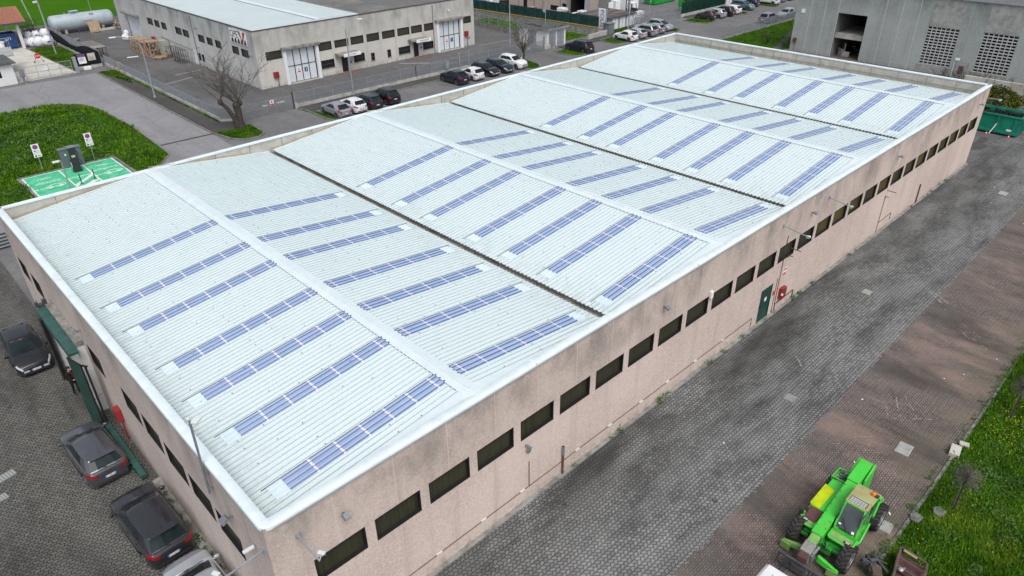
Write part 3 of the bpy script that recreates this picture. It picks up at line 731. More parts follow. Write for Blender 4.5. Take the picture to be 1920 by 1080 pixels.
# coping: white pressed metal with a rounded outer edge, in lengths
def coping_run(p, q, inward, w=.30):
    p = Vector(p); q = Vector(q); u = (q - p).normalized(); n = Vector(inward); m = MB()
    prof = [(-.055, -.13), (-.055, -.03), (-.035, .005), (0, .02), (.06, .026), (w - .02, .026), (w, .01), (w, -.08)]
    Lg = (q - p).length; k = max(1, round(Lg / 11.0))
    for i in range(k):
        a = p + u * (Lg * i / k); b = p + u * (Lg * (i + 1) / k - (.012 if i < k - 1 else 0))
        A = [a + n * d + Vector((0, 0, H_ + z)) for d, z in prof]; B = [b + n * d + Vector((0, 0, H_ + z)) for d, z in prof]
        m.add(A + B, [(j, j + 1, len(A) + j + 1, len(A) + j) for j in range(len(A) - 1)])
        if i < k - 1: m.box(*(sorted((b.x - abs(u.x) * .05 - abs(n.x) * .06, b.x + abs(u.x) * .05 + n.x * w))), *(sorted((b.y - abs(u.y) * .05 - abs(n.y) * .06, b.y + abs(u.y) * .05 + n.y * w))), H_ - .02, H_ + .030)
    return m
r = .28
cp = MB()
for p, q, n in (((r, 0, 0), (L_, 0, 0), (0, 1, 0)), ((0, W_, 0), (0, r, 0), (1, 0, 0)), ((L_, W_, 0), (0, W_, 0), (0, -1, 0)), ((L_, 0, 0), (L_, W_, 0), (-1, 0, 0))):
    k = coping_run(p, q, n); cp.add(k.v, k.f)
# rounded near corner
prof = [(-.055, -.13), (-.055, -.03), (-.035, .005), (0, .02), (.06, .026), (.27, .026)]
N = 8; vs = []
for t in range(N + 1):
    a = PI + (PI / 2) * t / N
    for d, z in prof: vs.append((r + (r - d) * math.cos(a), r + (r - d) * math.sin(a), H_ + z))
np_ = len(prof)
cp.add(vs, [(t * np_ + j, (t + 1) * np_ + j, (t + 1) * np_ + j + 1, t * np_ + j + 1) for t in range(N) for j in range(np_ - 1)])
cp.box(r - .03, r + .03, r - .03, r + .03, H_ - .08, H_ + .0255)
cpo = obj('coping', cp, 'coping_metal', wh, 50)
mb = MB().box(r, L_, -.058, -.05, H_ - .17, H_ - .1).box(-.058, -.05, r, W_, H_ - .17, H_ - .1)
obj('coping_lip', mb, 'coping_edge', cpo)

# ribbed sheets. one pitch: pan, web, rib top, web
PIT = .25
def ribbed(xa, xb, y0, y1, off, pan, rib, hrib=.042, mbx=None, trim=0):
    m = mbx or MB()
    ys = []
    k0 = round(y0 / PIT); k1 = round(y1 / PIT)
    for k in range(k0, k1):
        b = k * PIT
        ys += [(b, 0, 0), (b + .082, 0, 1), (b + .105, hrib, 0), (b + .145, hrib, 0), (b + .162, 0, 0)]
    ys.append((k1 * PIT, 0, 0))
    za, zb = zroof(xa) + off, zroof(xb) + off
    V = []
    for y, dz, f in ys: V += [(xa, y, za + dz), (xb, y, zb + dz)]
    o = len(m.v); m.v += V
    for i in range(len(ys) - 1):
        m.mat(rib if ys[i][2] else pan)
        f = (o + 2 * i, o + 2 * i + 2, o + 2 * i + 3, o + 2 * i + 1)
        m.f.append(f if xb < xa else f[::-1]); m.mi.append(m.cur)
    return m
slopes = []
for i in range(4):
    slopes.append((VAL[i] + (.0 if i == 0 else .19), RID[i], i, 1))
    slopes.append((VAL[i + 1] - (.0 if i == 3 else .19), RID[i], i, -1))
mb = MB()
for xa, xb, i, s_ in slopes:
    ribbed(xa, xb, .75, 31.75, 0, 'roof_sheet', 'roof_rib_shade', mbx=mb)
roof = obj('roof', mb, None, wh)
for o_ in (roof,):
    pass
# screws along the purlin lines
mb = MB(); rs = np.random.RandomState(4)
for xa, xb, i, s_ in slopes:
    for k in range(1, 8):
        x = xa + (xb - xa) * k / 8
        for y in np.arange(1.0, 31.4, .5):
            if rs.rand() < .28: z = zroof(x) + .045; yy = y - PIT * .5 + PIT * round(.5); mb.box(x - .018, x + .018, yy - .018, yy + .018, z - .01, z + .025)
obj('roof_screw', mb, 'galv_dark', roof)
# edge flashings that follow the slopes along the long parapets
mb = MB()
for xa, xb, i, s_ in slopes:
    for y0, y1 in ((T - .01, .80), (31.42, W_ - T + .01)):
        mb.hexa([(xa, y0, zroof(xa) - .02), (xb, y0, zroof(xb) - .02), (xb, y1, zroof(xb) - .02), (xa, y1, zroof(xa) - .02)],
                [(xa, y0, zroof(xa) + .05), (xb, y0, zroof(xb) + .05), (xb, y1, zroof(xb) + .048), (xa, y1, zroof(xa) + .048)])
obj('edge_flashing', mb, 'ridge_metal', roof)
# ridge caps: two folded wings with a raised seam
for i in range(4):
    x = RID[i]; m = MB(); w = .36
    lens = [(.62, 11.6), (11.612, 21.4), (21.412, W_ - .36)]
    for a, b in lens:
        for s_ in (-1, 1):
            xw = x + s_ * w
            m.hexa([(x, a, ZR + .02), (xw, a, zroof(xw) + .03), (xw, b, zroof(xw) + .03), (x, b, ZR + .02)] if s_ < 0 else [(xw, a, zroof(xw) + .03), (x, a, ZR + .02), (x, b, ZR + .02), (xw, b, zroof(xw) + .03)],
                   [(x, a, ZR + .075), (xw, a, zroof(xw) + .062), (xw, b, zroof(xw) + .062), (x, b, ZR + .075)] if s_ < 0 else [(xw, a, zroof(xw) + .062), (x, a, ZR + .075), (x, b, ZR + .075), (xw, b, zroof(xw) + .062)])
        m.box(x - .04, x + .04, a, b, ZR + .06, ZR + .095)
    rc = obj('ridge_cap', m, 'ridge_metal', wh)
    m = MB()
    for s_ in (-1, 1):
        for k in range(3, 125):
            y = k * PIT + .0
            m.box(x + s_ * w - .012, x + s_ * w + .012, y - .05, y + .05, zroof(x + s_ * w) + .003, zroof(x + s_ * w) + .03)
    obj('foam_closer', m, 'galv_dark', rc)
# valley gutters: an open channel with the sheets ending ragged over it
for i in (1, 2, 3):
    x = VAL[i]; m = MB(); y0, y1 = .85, W_ - .62; d = .17
    m.mat('gutter_rust').quad((x - .2, y0, ZV - d), (x + .2, y0, ZV - d), (x + .2, y1, ZV - d), (x - .2, y1, ZV - d))
    m.quad((x - .2, y0, ZV - d), (x - .2, y1, ZV - d), (x - .2, y1, ZV), (x - .2, y0, ZV)).quad((x + .2, y1, ZV - d), (x + .2, y0, ZV - d), (x + .2, y0, ZV), (x + .2, y1, ZV))
    m.box(x - .2, x + .2, y0 - .02, y0, ZV - d, ZV + .02).box(x - .2, x + .2, y1, y1 + .02, ZV - d, ZV + .02)
    m.mat('gutter_lip')
    for k in range(4, 124):
        if random.random() < .5: m.box(x + .15, x + .21, k * PIT - .05, k * PIT + .05, ZV - .03, ZV + .008)
    g = obj('valley_gutter', m, None, wh)
    m = MB()
    for yy in [y1 - .25] + [random.uniform(2, 29) for _ in range(3)]: m.lathe([(.13, ZV - d + .004), (.13, ZV - d + .02)], (x, yy, 0), 'z', 10)
    obj('outlet', m, 'black_frame', g)
# gutter behind the far parapet
mb = MB().box(VAL[4] + .02, L_ - T - .005, T, W_ - T, ZV - .12, ZV - .1)
obj('rear_gutter', mb, 'gutter_rust', wh)
# skylights: translucent ribbed strips, seven on every slope
SKY = [(20.75, 21.5), (17.0, 17.75), (14.25, 15.0), (10.5, 11.25), (7.75, 8.5), (5.0, 5.75), (1.5, 2.25)]
def sky_strip(xa, xb, y0, y1, m, off=.012, h=.042):
    prof = []
    for k in range(round(y0 / PIT), round(y1 / PIT)):
        b = k * PIT; prof += [(b, 0, 'skylight_blue'), (b + .052, .004, 'skylight_rib'), (b + .105, h, 'skylight_highlight'), (b + .145, h, 'skylight_blue'), (b + .162, 0, 'skylight_blue')]
    prof.append((round(y1 / PIT) * PIT, 0, ''))
    o = len(m.v)
    for y, dz, _ in prof: m.v += [(xa, y, zroof(xa) + off + dz), (xb, y, zroof(xb) + off + dz)]
    for i in range(len(prof) - 1):
        m.mat(prof[i][2]); f = (o + 2 * i, o + 2 * i + 2, o + 2 * i + 3, o + 2 * i + 1); m.f.append(f if xb < xa else f[::-1]); m.mi.append(m.cur)
for xa, xb, i, s_ in slopes:
    x_lo = VAL[i] + 1.22 if s_ > 0 else VAL[i + 1] - 1.15
    x_hi = RID[i] - s_ * .34
    for y0, y1 in SKY:
        jig = random.uniform(-.04, .04); xl = x_lo + jig
        m = MB()
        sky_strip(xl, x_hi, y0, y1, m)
        n = 6; tot = abs(x_hi - xl) - .32
        for k in range(1, n + 1):
            xc = xl + s_ * (tot * k / n); ribbed(xc - s_ * .04, xc + s_ * .04, y0, y1, .026, 'skylight_bar', 'skylight_bar', .042, m)
        m.mat('steel_dark'); yy = y1 + .006; a, b = xl - s_ * .7, x_hi; m.bar((a, yy, zroof(a) + .014), (b, yy, zroof(b) + .014), .024, .024)
        m.mat('roof_sheet'); yy = y0 - .012; m.bar((a, yy, zroof(a) + .014), (b, yy, zroof(b) + .014), .035, .03)
        m.mat('steel_dark')
        for k in range(3): yy = y0 + .125 + k * PIT; m.box(x_hi - .03, x_hi + .03, yy - .03, yy + .03, zroof(x_hi) + .03, zroof(x_hi) + .075)
        sk = obj('skylight', m, None, wh)
        m = MB(); ribbed(xl - s_ * .52, xl - s_ * .003, y0, y1, .010, 'skylight_white', 'skylight_white', .042, m)
        obj('end_sheet', m, None, sk)
# door in the long wall
dr = MB().box(door_o[0], door_o[1], .03, .07, .02, 2.2); d_ = obj('door', dr, 'dark_green', wh)
mb = MB().box(door_o[0] - .03, door_o[0] + .03, -.006, .12, 0, 2.24).box(door_o[1] - .03, door_o[1] + .03, -.006, .12, 0, 2.24).box(door_o[0] + .03, door_o[1] - .03, -.006, .12, 2.17, 2.24); obj('frame', mb, 'dark_green', d_)
mb = MB().box(30.52, 30.76, .022, .03, 1.28, 1.52); obj('notice', mb, 'sign_white', d_)
mb = MB().bar((30.05, -.02, 1.08), (30.2, -.02, 1.08), .03).box(30.03, 30.08, -.02, .03, 1.05, 1.11); obj('handle', mb, 'black_frame', d_)
# conduit along the wall foot, pipes and stand pipes
mb = MB().tube([(.6, -.035, .72), (29.2, -.035, .74), (29.2, -.035, .1)], .015, 6).tube([(10.92, -.035, 2.15), (10.92, -.035, .72)], .016, 6)
mb.tube([(31.95, -.035, .1), (31.95, -.035, .5), (34.2, -.035, .56), (34.2, -.035, .05)], .03, 6).tube([(31.9, -.03, 5.1), (31.9, -.03, .5)], .018, 6).tube([(31.65, -.03, 2.4), (31.65, -.03, .05)], .015, 6)
mb.tube([(46.9, -.03, 2.9), (46.9, -.03, .1)], .018, 6).tube([(46.9, -.03, .8), (49.2, -.03, .85), (49.2, -.03, .3)], .02, 6)
mb.tube([(54.5, -.06, 1.55), (54.5, -.06, .02)], .05, 8)
pc = obj('conduit', mb, 'pipe_red', wh)
mb = MB()
for x in (3.4, 5.9, 8.2, 10.4, 13.9, 16.2, 18.6, 20.8, 23.3, 26.0): mb.box(x, x + .26, -.052, -.002, .70, .75)
obj('clip', mb, 'camera_white', pc)
mb = MB().tube([(13.0, -.07, 0), (13.0, -.07, 1.15)], .05, 10).mat('pipe_red'); mb = MB(); mb.mat('pipe_red').tube([(13.0, -.07, 0), (13.0, -.07, 1.15)], .05, 10); mb.mat('galv_dark').tube([(13.0, -.07, 1.15), (13.0, -.07, 1.62)], .065, 10).mat('black_frame').lathe([(.05, 1.62), (.05, 1.63)], (13.0, -.07, 0), 'z', 10)
obj('downpipe', mb, None, wh)
# pavilion over the loading door: slab, wing wall, inner jambs, floor
mb = MB(); mb.mat('concrete_dirty').box(-.36, -.002, 19.12, 24.0, 3.93, 4.22)
obj('door_hood', mb, None, wh, bevel=.015)
mb = MB().box(-.34, -.002, 19.14, 19.42, .0, 3.925).box(-.34, -.002, 23.52, 23.95, 0, 3.925); obj('wing_wall', mb, 'white_render', wh); obj('inner_jamb', MB().box(-.69, -.36, 23.3, 23.48, .02, 3.84), 'white_render', wh)
mb = MB()
mb.mat('white_render').quad((0, 23.5, 0), (3.4, 23.5, 0), (3.4, 23.5, 3.85), (0, 23.5, 3.85))
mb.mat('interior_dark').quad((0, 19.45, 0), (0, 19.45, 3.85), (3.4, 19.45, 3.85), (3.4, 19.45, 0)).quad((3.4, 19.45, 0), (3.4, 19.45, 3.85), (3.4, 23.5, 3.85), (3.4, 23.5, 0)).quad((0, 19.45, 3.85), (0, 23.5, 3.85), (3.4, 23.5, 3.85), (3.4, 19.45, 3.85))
mb.mat('concrete').quad((-.35, 19.45, .015), (3.4, 19.45, .015), (3.4, 23.5, .015), (-.35, 23.5, .015))
obj('doorway', mb, None, wh)
# green folding door: head box, two leaves
fd = MB().box(-.80, -.37, 18.65, 24.2, 3.86, 4.02).box(-.80, -.78, 18.65, 24.2, 3.6, 3.86); hb = obj('door_rail', fd, 'beam_green', wh, bevel=.012)
mb = MB().box(-.6, -.4, 24.25, 24.5, 3.9, 4.15).box(-.75, -.62, 24.3, 24.45, 4.0, 4.3).box(-.4, -.2, 24.25, 24.45, 3.9, 4.35); obj('motor', mb, 'steel_dark', hb)
mb = MB(); mb.mat('dark_green').hexa([(-.92, 18.66, .06), (-.87, 18.7, .06), (-.62, 17.66, .06), (-.67, 17.62, .06)], [(-.92, 18.66, 3.84), (-.87, 18.7, 3.84), (-.62, 17.66, 3.84), (-.67, 17.62, 3.84)])
lf = obj('door_leaf', mb, None, wh)
mb = MB().bar((-.64, 17.6, .06), (-.64, 17.6, 3.86), .07).bar((-.9, 18.7, .06), (-.9, 18.7, 3.86), .05).bar((-.9, 18.7, 3.86), (-.64, 17.6, 3.86), .07).bar((-.5, 17.5, .06), (-.5, 17.5, 3.8), .09).bar((-.64, 17.6, 3.86), (-.38, 17.9, 3.5), .08)
obj('leaf_frame', mb, 'black_frame', lf)
mb = MB(); mb.mat('black_frame').box(-.95, -.70, 23.2, 23.5, .06, 3.84); lf = obj('door_leaf', mb, None, wh)  # far leaf of the green door, its shade painted in as black
mb = MB().bar((-.94, 23.17, .06), (-.94, 23.17, 3.84), .05).bar((-.71, 23.17, .06), (-.71, 23.17, 3.84), .05).bar((-1.0, 23.3, .05), (-.6, 23.3, .05), .12); obj('leaf_frame', mb, 'steel_dark', lf)
obj('door_stay', MB().bar((-.72, 17.9, 1.55), (-.15, 18.2, 1.62), .025), 'galv', wh)
# sliding-gate beam lying along the wall foot
sb = wthing('gate_beam', 'long dark green steel guide beam on the ground along the short wall', 'gate beam', (-.5, 15.3, 0))
obj('beam', MB().box(-.66, -.40, 12.75, 17.5, .12, .34), 'beam_green', sb, bevel=.015)
mb = MB()
for y in (13.6, 13.95): 
    for x in (-.68, -.38): mb.lathe([(.07, -.02), (.07, .02)], (x, y, .3), 'x', 10)
mb.box(-.7, -.36, 13.45, 14.1, .05, .16).box(-.6, -.45, 12.9, 13.1, 0, .13).box(-.6, -.45, 17.0, 17.2, 0, .13)
obj('roller', mb, 'dark_green', sb)

# ---- fittings on the walls, each a thing of its own
def flood(x, y, z, face, label, s=1.0):
    s *= .62
    root = wthing('floodlight', label, 'floodlight', (x, y, z), 'floodlights on the warehouse')
    n = Vector((0, -1, 0)) if face == 'y' else Vector((-1, 0, 0)); t = Vector((1, 0, 0)) if face == 'y' else Vector((0, 1, 0)); p = Vector((x, y, z))
    m = MB(); m.bar(p, p + n * .22 * s + Vector((0, 0, .04)), .05).bar(p + n * .2 * s - t * .2 * s, p + n * .2 * s + t * .2 * s, .03); obj('bracket', m, 'galv_dark', root)
    a = p + n * .38 * s + Vector((0, 0, .02)); up = Vector((0, 0, 1)); dn = (n * .8 - up * .5).normalized(); bk = (n * .5 + up * .8).normalized()
    m = MB(); h = []
    for e, k in ((0, 1.0), (1, .8)):
        h.append([a + t * sx * .2 * s * k + dn * (sy * .17 * s) + bk * (e * .1 - .02) for sx, sy in ((-1, -1), (1, -1), (1, 1), (-1, 1))])
    m.hexa(h[0], h[1]); obj('lamp_head', m, 'galv_dark', root)
    m = MB(); q = a - bk * .026; m.hexa([q + t * sx * .17 * s + dn * (sy * .14 * s) - bk * .004 for sx, sy in ((-1, -1), (1, -1), (1, 1), (-1, 1))], [q + t * sx * .17 * s + dn * (sy * .14 * s) for sx, sy in ((-1, -1), (1, -1), (1, 1), (-1, 1))]); obj('lamp_glass', m, 'lamp_clear', root)
flood(2.5, 0, 5.75, 'y', 'grey floodlight above the gap between the first two windows of the long pink wall', 1)
flood(19.8, 0, 5.75, 'y', 'grey floodlight midway along the long pink wall above the window left of the green door', 1)
flood(34.5, 0, 5.7, 'y', 'grey floodlight just left of a long camera arm on the long pink wall', 1)
flood(47.3, 0, 5.75, 'y', 'grey floodlight alone over the farther half of the long pink wall', 1)
flood(64.6, 0, 5.7, 'y', 'floodlight at the far end of the long pink wall by the green skip', 1)
flood(0, 2.6, 5.5, 'x', 'big grey floodlight beside the near corner on the short wall', 1.25)
flood(0, 18.6, 5.0, 'x', 'grey floodlight over the concrete hood of the loading door', 1.1)
def cam_arm(p, q, head, label, cat='security camera'):
    root = wthing('camera_arm', label, cat, p, 'security cameras on the warehouse')
    m = MB().bar(p, q, .045); n = (Vector(q) - Vector(p)).normalized(); m.obox(Vector(p) + n * .03, .16, .05, .2) if abs(n.y) > abs(n.x) else m.obox(Vector(p) + n * .03, .05, .16, .2)
    obj('arm', m, 'galv', root)
    h = Vector(head); m = MB(); m.obox(h, .11, .2, .11, .5).obox(h + Vector((0, 0, .065)), .14, .24, .02, .5).bar(h, q, .03); obj('camera', m, 'camera_white', root, bevel=.008)
    m = MB(); m.lathe([(.05, -.16), (.05, -.12)], (h.x, h.y, h.z), 'y', 10); obj('lens', m, 'black_frame', root)
    return root
cam_arm((.95, 0, 6.0), (.95, -1.25, 5.95), (1.15, -1.0, 5.85), 'pale camera on a short wall arm next to the near corner of the long wall')
cam_arm((0, .35, 5.85), (-1.55, .35, 5.7), (-1.4, .6, 5.75), 'pale camera on a long arm sticking out of the short wall at the near corner')
cam_arm((31.0, 0, 6.05), (31.0, -1.6, 5.85), (31.1, -1.45, 5.8), 'camera on a long wall arm nearer of two above the green door')
cam_arm((36.6, 0, 6.0), (36.6, -1.5, 5.8), (36.7, -1.35, 5.75), 'camera on a long wall arm farther of two past the green door')
cam_arm((66.4, 0, 5.9), (66.9, -1.0, 5.8), (66.9, -.9, 5.75), 'camera on an arm at the far end of the long wall above the green skip')
cam_arm((0, 31.2, 5.6), (-1.6, 31.2, 5.5), (-1.4, 31.2, 5.4), 'camera on a bracket at the far corner of the short wall')
one('wall_lamp', MB().box(-.42, -.05, 1.0, 1.13, 5.38, 5.48), 'camera_white', 'white tubular wall lamp under the long camera arm at the near corner', 'lamp', bevel=.03)
one('alarm_box', MB().box(23.92, 24.12, -.12, -.003, 4.4, 4.82), 'sign_white', 'white alarm box between two windows of the long pink wall', 'alarm box', bevel=.02)
one('wall_vent', MB().tube([(10.75, -.003, 3.15), (10.75, -.3, 3.2)], .06, 8).tube([(10.85, -.003, 2.85), (10.85, -.12, 2.82)], .11, 10), 'galv_dark', 'small flue and vent cap below the window gap of the long wall', 'vent')
for x, z, lab in ((32.6, 4.05, 'rusty outlet bracket beside the red cabinet on the long wall'), (47.0, 3.3, 'rusty outlet bracket on the farther half of the long wall')):
    one('wall_bracket', MB().bar((x, 0, z), (x + .1, -.6, z - .05), .04).box(x - .15, x - .05, -.05, 0, z - .5, z - .4).bar((x - .1, 0, z - .45), (x, -.25, z - .47), .04), 'pipe_red', lab, 'bracket', 'rusty wall brackets')
hc = wthing('hose_cabinet', 'red fire hose cabinet beside the green door', 'hose cabinet', (32.6, -.15, 1.1), 'red fire hose cabinets')
obj('cabinet', MB().box(32.2, 32.75, -.24, -.003, .75, 1.5), 'red_paint', hc, bevel=.02); obj('nozzle', MB().box(32.14, 32.24, -.3, -.2, 1.1, 1.2), 'sign_white', hc); obj('label_plate', MB().box(32.5, 32.68, -.245, -.24, 1.0, 1.35), 'rust', hc)
hc = wthing('hose_cabinet', 'red fire hose cabinet on the short wall beside the green door leaf', 'hose cabinet', (-.15, 15.9, 1.1), 'red fire hose cabinets')
obj('cabinet', MB().box(-.26, -.003, 15.85, 16.35, 1.2, 1.9), 'red_paint', hc, bevel=.02); obj('stand_pipe', MB().tube([(-.1, 16.0, 0), (-.1, 16.0, 1.2)], .035, 8), 'red_paint', hc)
one('fire_sign', MB().mat('sign_white').box(32.25, 32.62, -.02, -.003, 2.35, 2.8).mat('sign_red').box(32.28, 32.58, -.025, -.02, 2.36, 2.5).box(32.28, 32.58, -.025, -.02, 2.66, 2.79), None, 'small red and white fire sign above the red cabinet', 'sign')
one('fire_notice', MB().box(31.4, 31.62, -.02, -.003, 1.3, 1.6), 'sign_red', 'little red notice between the green door and the red cabinet', 'sign')
pl = wthing('lamp_mast', 'slim grey lamp mast fixed to the short wall and rising above the roof', 'lamp mast', (-.14, 3.95, 5.6))
obj('pole', MB().tube([(-.14, 3.95, 5.6), (-.14, 3.6, 9.0)], .04, 8).box(-.14, 0, 3.86, 3.94, 5.9, 5.96).box(-.14, 0, 3.8, 3.88, 6.5, 6.56), 'galv_dark', pl)
obj('lamp_head', MB().obox((.02, 3.45, 9.0), .34, .2, .09, .6).obox((-.16, 3.66, 9.02), .1, .12, .1), 'camera_white', pl, bevel=.02)
def grating(name, x, y, dx, dy, label, rz=0, mat='concrete', bars=0, group=None):
    root = wthing(name, label, 'manhole cover' if name != 'drain_grate' else 'drain', (x, y, 0), group)
    obj('frame', MB().obox((x, y, .012), dx, dy, .03, rz), 'galv_dark' if bars else 'concrete', root)
    m = MB(); c, s_ = math.cos(rz), math.sin(rz)
    if bars:
        for k in range(bars):
            d = -dx / 2 + dx * (k + .5) / bars; m.obox((x + c * d, y + s_ * d, .03), dx / bars * .5, dy * .86, .012, rz)
        obj('bars', m, 'panel_light', root)
    else:
        m.obox((x, y, .03), dx * .86, dy * .86, .012, rz).obox((x, y, .037), dx * .1, dy * .4, .006, rz); obj('lid', m, 'panel_light', root)
grating('drain_grate', 25.05, -4.7, .55, .55, 'square iron drain grate in the grey paving', .05, bars=8)
grating('manhole_cover', 25.35, -10.15, .85, .6, 'pale rectangular manhole cover in the red paving', .05)
grating('manhole_cover', 38.1, -3.1, .6, .5, 'small worn manhole cover in the grey paving far beyond the drain grate', .0, mat='concrete')
grating('manhole_cover', 61.3, -4.4, .8, .6, 'manhole cover near the far end of the grey paving', .0)
grating('drain_grate', -5.0, 17.45, .85, .5, 'pale grated drain cover left of the grey hatchbacks', .2, bars=7)
grating('drain_grate', -5.45, 16.1, .55, .45, 'smaller drain cover at the left edge of the dark paving', .2, bars=5)
grating('manhole_cover', 20.2, -11.35, .6, .5, 'dark rusty cover beside the green telehandler', .05, mat='rust')
bl = wthing('kerb_block', 'pale loose concrete block lying on the lawn kerb', 'concrete block', (26.75, -11.8, 0))
obj('block', MB().obox((26.75, -11.85, .1), .75, .42, .2, .15), 'concrete_pale', bl, bevel=.02); obj('chip', MB().obox((27.5, -12.0, .1), .28, .4, .12, .3), 'concrete_pale', bl, bevel=.02)
for x, y, lab in ((21.45, -12.05, 'flat grey stone slab at the edge of the lawn'), (22.45, -12.6, 'flat grey stone slab set farther into the lawn')):
    m = MB().prism([(x - .25, y - .18), (x + .2, y - .24), (x + .3, y + .1), (x + .02, y + .25), (x - .26, y + .12)], .04, .15); one('stone_slab', m, 'stone_dark', lab, 'stone', 'stone slabs on the lawn', bevel=.02)
# ================================================================== CARS
paint('p_black', (.008, .009, .012)); paint('p_grey', (.13, .135, .15), .65, .25); paint('p_darkgrey', (.055, .056, .064), .6, .25); paint('p_silver', (.36, .38, .41), .5); paint('p_white', (.70, .71, .72))
paint('p_navy', (.009, .013, .026)); paint('p_darkteal', (.018, .028, .034), .2); paint('p_teal', (.10, .19, .21), .3); paint('p_blue', (.012, .018, .05)); paint('p_maroon', (.045, .038, .042), .2); paint('p_midgrey', (.16, .175, .19), .3); paint('p_lightsilver', (.45, .47, .50), .4)

def lerp(tab, x):
    for (a, va), (b, vb) in zip(tab, tab[1:]):
        if x <= b:
            t = (x - a) / (b - a) if b > a else 0; t = max(0, min(1, t)); return va + (vb - va) * t
    return tab[-1][1]
def slerp_(tab, x):
    for (a, va), (b, vb) in zip(tab, tab[1:]):
        if x <= b:
            t = max(0, min(1, (x - a) / (b - a) if b > a else 0)); t = t * t * (3 - 2 * t); return va + (vb - va) * t
    return tab[-1][1]
STY = {  # H, belt, hood(front of screen), nose, hoodlen, screen run, roof rear inset, tail glass inset, tail z
    'hatch': dict(H=1.46, belt=.93, hood=.98, nose=.70, hl=1.05, sr=.85, ri=.50, ti=.10, tz=.97),
    'suv': dict(H=1.64, belt=1.06, hood=1.08, nose=.84, hl=1.10, sr=.72, ri=.52, ti=.14, tz=1.04),
    'wagon': dict(H=1.48, belt=.94, hood=.97, nose=.70, hl=1.2, sr=.85, ri=.50, ti=.10, tz=.94),
    'sedan': dict(H=1.44, belt=.93, hood=.95, nose=.68, hl=1.2, sr=.9, ri=1.35, ti=.55, tz=1.0),
    'mpv': dict(H=1.6, belt=.98, hood=1.02, nose=.74, hl=.85, sr=1.05, ri=.5, ti=.12, tz=.96)}
_wheel = {}
def wheel_set(parent, L, W, r, rim, fo, ro):
    for sx, x in ((1, L / 2 - fo), (-1, -L / 2 + ro)):
        for sy in (1, -1):
            key = (round(r, 2), rim)
            if key not in _wheel:
                m = MB(); w = .205; m.lathe([(r * .66, -w / 2), (r * .93, -w / 2), (r, -w / 2 + .035), (r, w / 2 - .035), (r * .93, w / 2), (r * .66, w / 2)], (0, 0, 0), 'y', 24)
                m2 = MB(); m2.lathe([(r * .67, w / 2 - .06), (r * .67, w / 2 + .004), (r * .60, w / 2 + .002), (r * .57, w / 2 - .05), (.001, w / 2 - .05)], (0, 0, 0), 'y', 24, False)
                m2.lathe([(.07, w / 2 - .05), (.06, w / 2 - .005), (.001, w / 2)], (0, 0, 0), 'y', 12, False)
                for k in range(5):
                    a = 2 * PI * k / 5
                    for da in (-.16, .16):
                        m2.bar((math.cos(a) * .05, w / 2 - .02, math.sin(a) * .05), (math.cos(a + da) * r * .6, w / 2 - .012, math.sin(a + da) * r * .6), .035, .03, (0, 1, 0))
                t = obj('wheel', m, 'rubber', None, 40); q = obj('rim', m2, rim, None, 30); _wheel[key] = (t.data, q.data)
                bpy.data.objects.remove(t); bpy.data.objects.remove(q)
            t = bpy.data.objects.new('wheel', _wheel[key][0]); C.objects.link(t); t.parent = parent; t.location = (x, sy * (W / 2 - .125), r)
            q = bpy.data.objects.new('rim', _wheel[key][1]); C.objects.link(q); q.parent = t
            if sy < 0: t.rotation_euler = (0, 0, PI)
